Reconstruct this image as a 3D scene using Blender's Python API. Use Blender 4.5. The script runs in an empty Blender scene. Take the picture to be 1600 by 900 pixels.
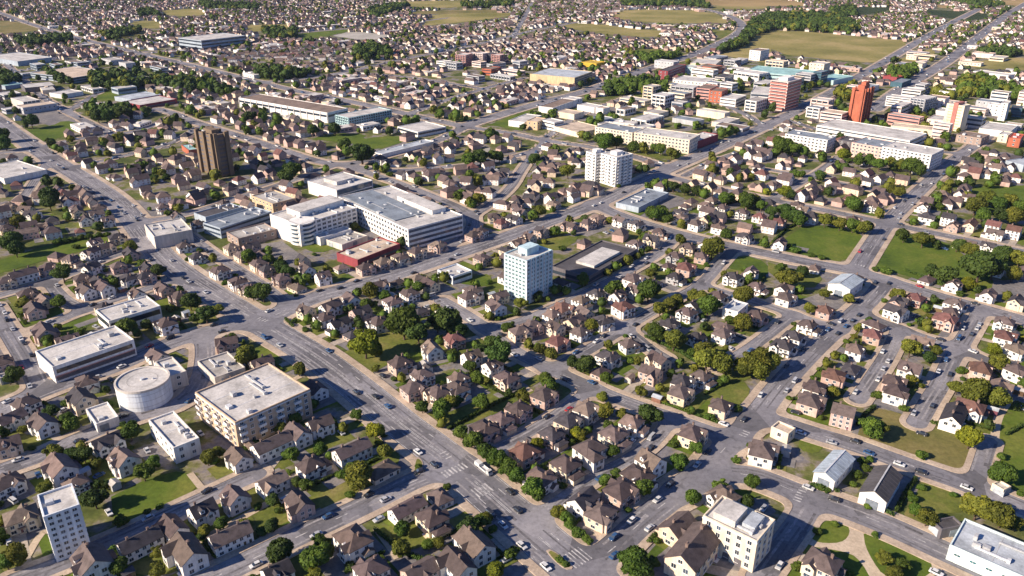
import bpy, math, random
import numpy as np
from mathutils import Vector, Matrix
random.seed(7)
rng = np.random.default_rng(7)
R = math.radians

# ------------------------------------------------------------------ camera
FPX, CAMH = 1250.0, 150.0
PITCH = math.atan(560.0 / FPX)
SP, CP = math.sin(PITCH), math.cos(PITCH)

def at(px, py, z=0.0):
    """point of the plane at height z seen at a pixel of the 1600x900 photograph"""
    a, b = (px - 800.0) / FPX, (450.0 - py) / FPX
    dx, dy, dz = a, CP + b * SP, -SP + b * CP
    if dz > -0.03:
        dz = -0.03
    t = (z - CAMH) / dz
    return (dx * t, dy * t)

def topx(x, y, z=0.0):
    dy, dz = y, z - CAMH
    depth = dy * CP - dz * SP
    up = dy * SP + dz * CP
    return (800 + FPX * x / depth, 450 - FPX * up / depth, depth)

CROPS = {'F': (0, 0, 1), 'D1': (1000, 80, 5.3333), 'D2': (1200, 110, 6), 'D3': (1360, 110, 5.625),
         'D4': (0, 60, 5), 'D5': (680, 60, 5.625), 'D6': (280, 250, 5.3333)}
for i in range(4):
    CROPS['N%d' % (i + 1)] = (400 * i, 600, 3)
    CROPS['M%d' % (i + 1)] = (400 * i, 300, 3)
    CROPS['U%d' % (i + 1)] = (400 * i, 150, 4)
    CROPS['T%d' % (i + 1)] = (400 * i, 0, 4)

def cr(c, x, y):
    ox, oy, s = CROPS[c]
    return ox + x / s, oy + y / s

# ------------------------------------------------------------------ roads: centre lines on the ground, width, pavement width
ROADS = [
 ('F', 14, 2.6, 1, [(-30,170),(70,243),(140,285),(187,318),(222,362),(252,402),(290,433),(350,470),(405,505),(483,550),(540,592),(587,630),(633,668),(687,707),(733,745),(783,788),(850,847),(910,897),(985,960)]),
 ('F', 12, 2.6, 1, [(405,505),(483,467),(567,445),(633,425),(717,396),(767,379),(833,356),(900,331),(950,312),(1017,277),(1050,262),(1125,230),(1200,196),(1290,151),(1360,110),(1440,62),(1475,42),(1530,14)]),
 ('F', 10, 2.2, 1, [(405,505),(367,508),(300,525),(250,543),(167,580),(100,598),(0,640),(-90,680)]),
 ('F', 8, 2, 1, [(705,738),(660,745),(600,776),(533,808),(467,838),(400,872),(320,910),(250,945)]),
 ('F', 8.5, 2.4, 1, [(905,893),(950,866),(1000,817),(1050,778),(1100,742),(1117,717),(1150,683),(1183,650),(1220,600),(1283,535),(1333,493),(1367,462),(1384,438)]),
 ('F', 9, 2.4, 1, [(1062,768),(1085,752),(1110,744),(1140,741),(1170,742),(1200,751),(1250,772),(1333,800),(1400,827),(1467,858),(1560,900),(1640,940)]),
 ('F', 8, 2.2, 1, [(1178,655),(1220,660),(1267,676),(1333,695),(1400,720),(1467,743),(1517,760),(1600,795),(1680,828)]),
 ('F', 5, 1.6, 0, [(1519,760),(1530,738),(1537,715),(1545,690)]),
 ('F', 10, 2.6, 1, [(928,318),(957,333),(1007,350),(1067,368),(1133,383),(1200,397),(1267,411),(1340,424),(1400,443),(1467,464),(1533,482),(1600,501),(1690,527)]),
 ('F', 8, 2.6, 1, [(1030,272),(1100,291),(1150,301),(1200,312),(1300,331),(1380,348),(1433,359),(1500,373),(1600,394),(1690,412)]),
 ('F', 9, 2.2, 1, [(1338,422),(1360,388),(1385,350),(1410,325),(1440,295),(1475,264),(1510,236),(1545,212)]),
 ('F', 6, 1.6, 0, [(1150,387),(1125,412),(1098,445),(1050,470),(1010,492),(965,520),(893,563),(860,578)]),
 ('F', 6, 1.6, 0, [(1098,447),(1150,463),(1200,478),(1240,492),(1310,515)]),
 ('F', 6, 1.6, 0, [(1060,367),(1033,395),(990,420),(940,447),(880,475),(812,505),(760,513)]),
 ('F', 7, 2, 1, [(690,470),(733,495),(767,520),(800,548),(850,573),(917,603),(960,622),(1033,648),(1117,678),(1150,688)]),
 ('F', 5, 1.4, 0, [(1050,655),(1017,697),(967,727),(917,753),(860,795),(830,822)]),
 ('F', 5, 1.4, 0, [(925,607),(867,652),(817,682),(765,708)]),
 ('F', 6, 1.8, 0, [(1345,488),(1375,503),(1410,515),(1450,530),(1500,545),(1545,565)]),
 ('F', 6.5, 1.8, 0, [(1533,484),(1516,515),(1500,540),(1484,567),(1470,600),(1452,628),(1432,662)]),
 ('F', 6, 1.6, 0, [(1405,514),(1390,550),(1365,590),(1340,625)]),
 ('F', 7, 1.4, 0, [(1266,786),(1250,816),(1213,866),(1186,905)]),
 ('F', 7.5, 2, 0, [(-60,765),(0,735),(57,717),(110,692),(160,670),(217,650),(283,632),(312,600),(322,560),(318,522)]),
 ('F', 6.5, 1.8, 0, [(20,910),(100,880),(143,860),(183,843),(233,820),(275,800),(400,742)]),
 ('F', 6, 1.8, 0, [(60,515),(133,484),(200,462),(250,445),(290,433)]),
 ('F', 7, 1.6, 0, [(-10,480),(20,530),(45,570),(62,608)]),
 ('F', 6, 1.6, 0, [(-30,470),(67,443),(117,427),(167,403),(240,382)]),
 ('F', 7, 2, 1, [(-30,242),(40,236),(75,228),(120,217),(175,211),(220,205),(275,180)]),
 ('F', 9, 2.4, 1, [(245,170),(275,178),(300,190),(350,205),(400,221),(450,238),(500,254),(540,258),(575,251),(612,242),(670,226),(712,207),(730,196)]),
 ('F', 14, 2.4, 1, [(730,196),(800,174),(860,157),(907,146),(962,126),(1025,103),(1075,90),(1120,70),(1150,55),(1163,42),(1150,28),(1115,17),(1070,9)]),
 ('F', 11, 2.4, 1, [(-40,5),(0,20),(40,35),(87,50),(150,67),(225,85),(300,102),(400,127),(460,142),(520,153),(600,170),(650,182),(722,197)]),
 ('F', 8, 2.2, 1, [(722,198),(800,208),(850,220),(925,230),(990,244),(1045,262)]),
 ('F', 9, 2, 1, [(400,127),(425,129),(525,117),(625,93),(700,80),(760,66),(830,48),(905,34)]),
 ('F', 7.5, 2, 1, [(535,258),(600,278),(650,297),(700,317),(732,332),(742,350),(725,372),(700,385)]),
 ('F', 6, 2, 0, [(738,338),(775,315),(800,292),(812,270),(830,245),(850,222)]),
 ('F', 6.5, 2, 1, [(215,347),(265,341),(312,330),(362,313),(400,301),(450,285),(520,260)]),
 ('F', 5.5, 1.6, 0, [(292,365),(335,398),(380,425),(425,455),(450,478)]),
 ('F', 7, 2, 0, [(10,100),(62,150),(105,175),(140,193),(178,210)]),
 ('F', 14, 2.4, 1, [(1365,172),(1407,140),(1440,120),(1475,100),(1512,72),(1545,45),(1575,22),(1620,-4)]),
 ('F', 5.5, 1.6, 0, [(955,500),(985,520),(1015,545),(1040,560)]),
 ('F', 5.5, 1.6, 0, [(1240,492),(1205,520),(1165,550),(1120,575)]),
 ('F', 6, 1.8, 0, [(75,440),(100,470),(133,484)]),
 ('F', 6, 1.6, 0, [(80,245),(60,275),(30,320),(-20,330)]),
 ('F', 6, 1.8, 0, [(115,262),(190,245),(270,225),(310,200)]),
 ('F', 7, 2, 0, [(1200,200),(1150,170),(1090,150),(985,143),(930,140)]),
 ('F', 6, 2, 0, [(985,150),(900,180),(850,218)]),
 ('F', 6, 2, 0, [(1230,188),(1300,210),(1400,232),(1500,240)]),
 ('F', 5.5, 1.6, 0, [(1180,262),(1260,275),(1340,292),(1420,310)]),
 ('F', 5.5, 1.6, 0, [(1070,275),(1110,255),(1150,240)]),
 ('F', 5.5, 1.6, 0, [(1210,310),(1245,290),(1290,262),(1310,246)]),
 ('F', 6, 2, 0, [(545,258),(610,268),(700,262),(790,250),(845,232)]),
 ('F', 6, 2, 0, [(230,120),(170,135),(105,175)]),
 ('F', 7, 2, 0, [(0,118),(90,100),(225,85)]),
 ('F', 8, 2, 0, [(225,85),(330,66),(480,50),(610,40),(700,28)]),
 ('F', 8, 2, 0, [(800,60),(815,35),(832,4)]),
 ('F', 7, 2, 0, [(350,100),(480,96),(600,96)]),
 ('F', 7, 2, 0, [(640,178),(700,155),(780,132),(820,122)]),
 ('F', 7, 2, 0, [(760,140),(640,120),(560,114)]),
]
# pale footways, on the ground
PATHS = [
 ('F', 2.4, [(262,868),(283,860),(330,836),(400,797),(452,768)]),
 ('F', 2.6, [(1553,700),(1556,663),(1565,640),(1600,600)]),
 ('F', 2, [(745,560),(800,590),(830,612)]),
 ('F', 2.4, [(440,602),(470,588)]),
 ('N1', 2, [(100,860),(190,700),(230,690)]),
 ('N1', 2, [(890,420),(970,520),(1060,460)]),
 ('N2', 1.6, [(300,290),(350,360),(380,420)]),
 ('N2', 1.6, [(560,680),(620,760),(660,820)]),
 ('M2', 2, [(190,620),(260,670),(320,720)]),
]
# raised islands in the roads: crop, polygon
ISLANDS = [
 ('N2', [(738,430),(748,350),(765,345),(785,370),(780,410),(755,440)]),
 ('N3', [(160,785),(180,775),(270,840),(290,870),(250,875),(190,825)]),
]
# ------------------------------------------------------------------ open ground: crop, kind, polygon
FIELDS = [
 ('N4','plaza',[(150,700),(190,640),(250,600),(400,630),(480,680),(780,790),(830,850),(800,900),(620,940),(60,940),(100,800)]),
 ('T3','hay',[(560,-14),(1140,-14),(1100,3),(700,2)]),
 ('T3','hay',[(1140,38),(1290,36),(1600,36),(1600,56),(1300,60)]),
 ('N1','green',[(520,530),(700,440),(870,400),(950,500),(600,670),(540,680)]),
 ('N1','olive',[(0,760),(130,720),(150,860),(0,900)]),
 ('N1','green',[(170,705),(225,690),(270,830),(215,850)]),
 ('N1','olive',[(600,840),(820,775),(960,740),(1000,760),(850,890),(620,900)]),
 ('N1','olive',[(950,690),(1180,600),(1200,680),(1010,760)]),
 ('N2','olive',[(120,450),(360,390),(640,310),(690,350),(560,520),(330,600),(240,560),(120,640),(0,720),(0,560)]),
 ('N2','green',[(800,515),(900,500),(940,520),(860,560)]),
 ('N2','olive',[(560,660),(640,670),(760,650),(860,720),(720,790),(620,770)]),
 ('M2','olive',[(370,770),(620,660),(800,670),(640,800),(520,860)]),
 ('N2','olive',[(860,185),(780,120),(1000,60),(1200,-10),(1200,100),(960,210)]),
 ('M4','green',[(60,230),(200,140),(500,205),(370,340),(150,300),(60,270)]),
 ('M4','green',[(590,190),(760,210),(860,250),(960,330),(1060,400),(1040,490),(800,440),(600,380),(470,350),(480,320)]),
 ('N4','dry',[(500,110),(620,140),(950,250),(990,300),(970,420),(880,420),(600,330),(420,250),(420,200)]),
 ('N4','olive',[(730,450),(960,520),(930,600),(800,610),(770,700),(620,640),(690,520)]),
 ('N4','green',[(185,695),(205,650),(250,622),(300,620),(350,640),(385,680),(375,720),(340,745),(270,748),(215,738)]),
 ('N4','green',[(448,705),(480,690),(540,700),(650,740),(730,780),(770,840),(760,900),(640,930),(540,900),(490,830),(455,760)]),
 ('N4','green',[(140,775),(200,762),(290,775),(390,795),(440,840),(490,930),(80,930),(90,860)]),
 ('N4','green',[(1090,150),(1200,130),(1300,160),(1300,540),(1100,480),(1030,330)]),
 ('N4','olive',[(430,540),(560,575),(590,620),(560,640),(420,570)]),
 ('N4','olive',[(200,480),(330,500),(320,525),(200,490)]),
 ('N4','green',[(150,250),(270,280),(230,330),(140,310)]),
 ('M4','olive',[(0,330),(150,370),(270,390),(200,470),(0,390)]),
 ('M3','green',[(1010,350),(1070,290),(1200,330),(1200,400),(1080,400)]),
 ('M3','olive',[(110,230),(250,200),(330,220),(190,290)]),
 ('M3','olive',[(490,200),(560,170),(700,200),(600,250)]),
 ('M3','olive',[(880,110),(1000,60),(990,0),(1200,40),(1200,0),(1100,-10)]),
 ('N3','olive',[(850,60),(1000,-30),(1120,0),(1100,100),(960,90)]),
 ('M3','olive',[(900,720),(1100,780),(1180,850),(1050,900),(870,880),(860,780)]),
 ('U3','green',[(620,660),(660,720),(780,760),(850,720),(700,700),(660,640)]),
 ('U3','olive',[(740,335),(1080,385),(980,400),(780,370)]),
 ('M1','green',[(-60,340),(120,280),(450,190),(560,210),(540,240),(330,290),(180,330),(-60,400)]),
 ('M1','olive',[(700,570),(900,530),(960,560),(760,610)]),
 ('M1','green',[(270,620),(370,590),(420,650),(300,690)]),
 ('M2','green',[(210,260),(330,230),(390,260),(290,290)]),
 ('M2','green',[(960,430),(1070,380),(1110,400),(1090,450)]),
 ('M2','green',[(0,730),(100,740),(120,780),(0,820)]),
 ('M2','green',[(215,640),(310,620),(330,670),(260,690)]),
 ('U1','green',[(-40,240),(320,190),(400,150),(520,180),(400,260),(150,310),(-40,310)]),
 ('U2','green',[(340,270),(500,230),(700,240),(660,270),(760,255),(930,250),(950,280),(740,345),(640,300)]),
 ('U2','pitch',[(1330,410),(1420,330),(1480,320),(1400,400)]),
 ('U4','green',[(560,740),(700,720),(790,740),(770,790),(640,770)]),
 ('U4','green',[(1250,600),(1320,560),(1700,560),(1700,760),(1400,720),(1250,700)]),
 ('D5','green',[(480,760),(720,650),(860,600),(880,620),(700,720),(800,820),(680,800)]),
 ('T1','dry',[(-200,110),(0,125),(120,140),(300,185),(0,215),(-200,220)]),
 ('T1','hay',[(820,132),(1010,132),(1010,182),(840,172)]),
 ('T1','hay',[(1000,66),(1260,52),(1300,96),(1060,102)]),
 ('T1','hay',[(690,208),(910,180),(900,222),(690,256)]),
 ('T1','green',[(560,590),(700,560),(930,560),(900,600),(600,640)]),
 ('T2','green',[(250,210),(510,180),(630,185),(380,240),(260,240)]),
 ('T2','hay',[(-60,158),(200,150),(230,185),(-60,200)]),
 ('T2','pitch',[(480,225),(600,195),(800,215),(870,225),(700,255)]),
 ('T2','hay',[(1000,165),(1100,110),(1080,90),(1600,75),(1600,100),(1300,140)]),
 ('T2','dry',[(900,82),(1080,66),(1600,60),(1600,75),(1080,90)]),
 ('T2','hay',[(800,14),(1200,2),(1620,6),(1560,40),(1000,52)]),
 ('T3','hay',[(270,148),(520,148),(750,180),(980,196),(930,240),(480,206)]),
 ('T3','hay',[(620,90),(690,60),(1240,65),(1380,150),(1250,140),(1000,150),(700,130)]),
 ('T3','olive',[(720,330),(820,300),(1100,330),(1060,360),(800,345)]),
 ('T3','olive',[(1230,190),(1390,190),(1400,220),(1330,250)]),
 ('T3','wheat',[(1130,2),(1700,-6),(1900,36),(1600,38),(1280,42)]),
 ('T3','hay',[(1290,340),(1450,240),(1620,190),(1620,400),(1450,370)]),
 ('T4','hay',[(-20,190),(300,200),(560,230),(930,260),(700,390),(560,390),(-20,330)]),
 ('T4','wheat',[(-20,70),(300,64),(380,76),(-20,92)]),
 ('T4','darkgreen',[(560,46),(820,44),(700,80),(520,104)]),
 ('T4','darkgreen',[(980,60),(1400,80),(1350,130),(1050,110)]),  # cloud shadow over the far land, painted in as dark green ground
 ('T4','hay',[(800,380),(1000,300),(1060,330),(960,390)]),
 ('T4','hay',[(1210,390),(1700,350),(1700,440),(1300,430)]),
 ('T4','hay',[(1340,300),(1700,310),(1700,345),(1400,350)]),
 ('T4','wheat',[(1330,6),(1700,-4),(1700,34),(1500,36)]),
 ('T4','wheat',[(1060,30),(1200,44),(1130,54),(1040,44)]),
 ('T1','darkgreen',[(100,240),(420,220),(440,250),(140,290)]),
]
# paved pads (car parks, yards)
PADS = [
 ('N1',[(560,20),(780,-40),(1000,-60),(960,20),(640,160),(560,130)]),
 ('M1',[(930,620),(1060,600),(1080,660),(960,690)]),
 ('M2',[(0,250),(120,230),(260,330),(180,360),(0,310)]),
 ('M4',[(1050,420),(1300,400),(1300,540),(1040,510)]),
 ('U3',[(760,700),(960,600),(1080,640),(920,720)]),
 ('N3',[(620,860),(760,740),(900,760),(840,880),(640,920)]),
 ('N3',[(930,520),(1180,540),(1240,600),(1200,620)]),
 ('U1',[(0,330),(280,330),(340,400),(240,420),(0,400)]),
 ('U2',[(560,330),(800,260),(840,300),(640,400)]),
 ('D4',[(70,560),(520,540),(700,640),(430,700),(300,650)]),
 ('M1',[(540,20),(760,60),(700,150),(560,150),(470,60)]),
 ('M4',[(80,530),(260,470),(400,520),(300,560),(120,600)]),
 ('N4',[(540,420),(690,440),(600,600),(560,575)]),
 ('M3',[(600,60),(740,20),(800,60),(640,110)]),
]
# ------------------------------------------------------------------ houses: x,y of the middle in the crop, axis (a: ridge runs away to the
# lower edge, b: ridge runs up the picture) and kind (H hip, G gable, C cross gable, L ell, D double, S bungalow, T tall gable), wall letter
# (w white, c cream, p pink brick, g grey), roof letter (b brown, d dark, r red, t tan), *scale
HOUSES = {
'N1': '200,185aG*1.1 50,160bG 120,115aH*.8 45,300bG 145,260bG 380,75aGc*1.15 500,270bCwd 580,360aG*1.1 285,405aG*1.25 350,455bH*.8 30,465bH 100,620bH 15,680aG 435,845aG*1.3 655,735bD 810,670aCw 950,595bGw 1100,535aGw 1130,355aGw 1190,490bG 1095,730bDw 910,835aC*1.25 60,55bH',
'N2': '75,285bDw 195,235aGw*1.05 300,190bG 370,160aHw*1.05 10,345aG 450,310bDw 255,380bHw*1.05 75,455bCw 225,585aCp 605,400bS*1.1 710,575bDw*.9 825,625aHc*1.1 455,735aHw*1.1 540,870bH 1020,760aGw*1.15 950,840aC*1.1 770,870bG 100,880bGwd 850,40aHc 740,20bHp 940,20aHw 1070,210aH 1150,165aH 1185,120bH',
'N3': '30,115bHp 100,80bH 150,55bH 60,325bHpr*1.1 185,235aH 265,170bHc 350,120bHw 365,310bLw*1.15 475,235aHc*1.1 560,180aHw 250,380aHc*1.1 130,440aHw 650,370aGw*1.1 590,430aHw*1.05 510,500bHpb*1.1 325,545bGwd*1.05 420,605bHc 845,235bHc 980,100bHc 790,40bHc 1170,330bHw*1.1 785,685bGcb*1.15 845,780bDcb*1.45',
'N4': '200,80bHpb*1.1 350,150aTpb 600,40bHw*1.05 220,20bHw 870,150bDwd*1.15 945,110aHwr*1.1 60,315aGwb*1.3 255,840aHcb*1.1 30,300bHwb*.9',
'M1': '30,170bH 120,80aGc 100,40bH 180,15bG 340,40bH 365,90aG 400,130aG 150,100aG 20,140bH 125,190bDp 225,165aC 110,390bDw 35,425bH 230,355bH 330,315aHc 435,285bC 520,265bC 555,345bHp 600,405aH 690,400bHp 765,450aGp 840,490aHp 820,260bHw 890,310bHw 995,380bHw*1.1 1085,430aHw 1135,460aH 1050,270bHc 1110,300bHc 1185,345bH 475,455aGw*1.1 360,480aG*1.1 130,475bH 160,550aG*1.15 210,660aGp*1.2 20,790aHp 55,835bH 960,720bCp 780,620aHw*1.1 860,605bG',
'M2': '20,370bHp 105,410aHp 235,370aGw*1.1 560,380bHp 640,350bHp 720,325aH 790,295bH 920,245aHp 1000,220bHp 1060,190bH 1150,140bHpr 350,540bC*1.1 445,500aC 490,560bGd 390,615bGwd 460,650bSd 570,610aHw*1.05 640,515aHw 720,475bH 815,430aGc 925,510bHw 1010,470aHw 1125,535aCw*1.1 1060,310bHp 825,740aGw*1.1 930,690bHpr 675,805bHp*1.1 780,860bH 1010,775bGw 950,870bH 770,545bS 1175,395bH 1175,870aH 1180,270bH',
'M3': '30,50bH 80,30bH 195,55bHc 290,20bH 355,145bHp 400,120aH 840,45bHwr 910,60aHw 985,75aHw 1080,95aHw 1160,115aHwr 790,95bHw 865,150bHw 970,165bHw 1090,210aHw 675,230aGc*1.1 765,300aHg 825,260aH 890,300bHp 815,355bHpr*1.1 765,395aHgd 570,410bHwb*1.1 665,415bSw 385,470aHw 320,505aHw 230,545bHwr*1.1 190,575bHw 95,625bHp 20,660bH 215,700bHpr 320,655bHw 445,600aHwd 540,565bHwr*1.1 550,710bHw 450,770aHwd 690,785aCc 650,845aCp 820,565aHw 740,620bHd 990,665bHwb*1.1 1035,400aHwd 1145,440aHw 1145,580aHpb 890,860aHwb 800,890bH 30,860aH',
'M4': '55,140bHpr 75,500bHw 275,555bHpr 200,625aHw 120,680aHw 70,720aHwd*1.1 500,670bHpr*1.05 410,740bHw 390,815bSwd 310,860bHpr*1.05 590,565aCwd*1.15 690,495aHpr 830,600aHpr*1.1 860,565bHw 1110,675bHwr 1000,835bHpr*1.15 665,835aGwb*1.15 745,120bHwd*1.1 845,130aTwd 950,150bDcr 1055,165aTwr 1150,190aTwr 880,40bHwb*1.15 160,15bHc 250,30aHw 330,40aHw 600,30bHw 590,890bHp',
'U1': '430,230bH 530,225bHw 610,215bH 710,195aG 790,185aG 880,165aG 960,160aG 1040,140bG 370,360bH 420,370aH 480,380aH 540,415aH 640,450aHw 690,490aHp 730,480bHp 840,535aHpr 920,600aH 1020,630aG 1130,670aG 110,550bGw 210,620aHp 350,595bHp 150,690aG 180,730aG 470,700aH 550,750aH 820,280aH 900,250bH 960,235aG 1060,240aG 1130,250bH 880,350bH 980,380bH 1090,395bH 1050,440bH 930,410bH 1180,490bH 1230,480bH 1280,610aHpr 1440,570aG*1.1 1560,555aG*1.1 1520,310bH 1590,340aH 1480,330bH',
'U2': '70,250bHp 150,265aHp 215,285aHp 265,295aHp 345,320aHp 400,340aHp 450,345aHp 510,365aHp 50,460bHw 110,490bHw 320,445aHpr 40,370bH 150,365bH 240,400bSw 800,430aHw 870,410aHp 920,395bH 1000,375aHw 1070,345bHp 1110,330bH 1180,310bH 1240,290aHp 1320,275bHpr 1400,265bH 900,490aGw 1110,475aCw*1.15 1230,560bHp 1330,580bHw 1460,600aHw 1540,500aHw 1480,520bH 880,40bHp 940,35bH 1000,40bHp 1060,50bHp 1120,50bHp 1330,100aHw 1380,75aHp 1430,70aHp 1510,60bH 1570,35bH',
'U3': '30,290bHp 130,325bH 220,310aH 290,365bHp 350,350aHd 200,400bH 250,470bHp 190,520bHp 150,560bHp 100,600bHw 60,640bHp 30,690bHp 390,540aHw 280,660bHw*1.1 360,620aH 470,590aHw 540,585bHp 1180,490bHw 1300,515bHw 1410,545bHw 1520,555aHp 1250,430bHp 1350,460aHw 1390,385aHp 1320,400bHp 1460,340bH 1540,300bHw 1590,360bH 1560,430aHp 1560,490bHp 1500,400bH 780,50aGp 870,65aGp 930,70aGp 1040,85aGp 700,40aGp 620,40aH',
'U4': '100,385bHp 200,410aGwr 340,440bHp 510,470aHw 630,490bHp*1.1 840,520aHwb*1.2 170,535bHw 270,555aHp 430,560aHwd 530,580aHpr 210,620aHw 330,640aHw 440,660aGw 1250,400bHp 1270,425bHp 1240,455bHp 1230,500bHpb*1.15 1440,395bHp 1390,440bHw 1370,480bHw 1520,440bHp 1500,490bHpr*1.1 1490,530bHw 1230,580bHp 1180,640bHwr*1.25 1330,345bHw 1480,380bH 1560,400bHp 20,550bHp 60,440bH 120,510bH',
}
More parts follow.
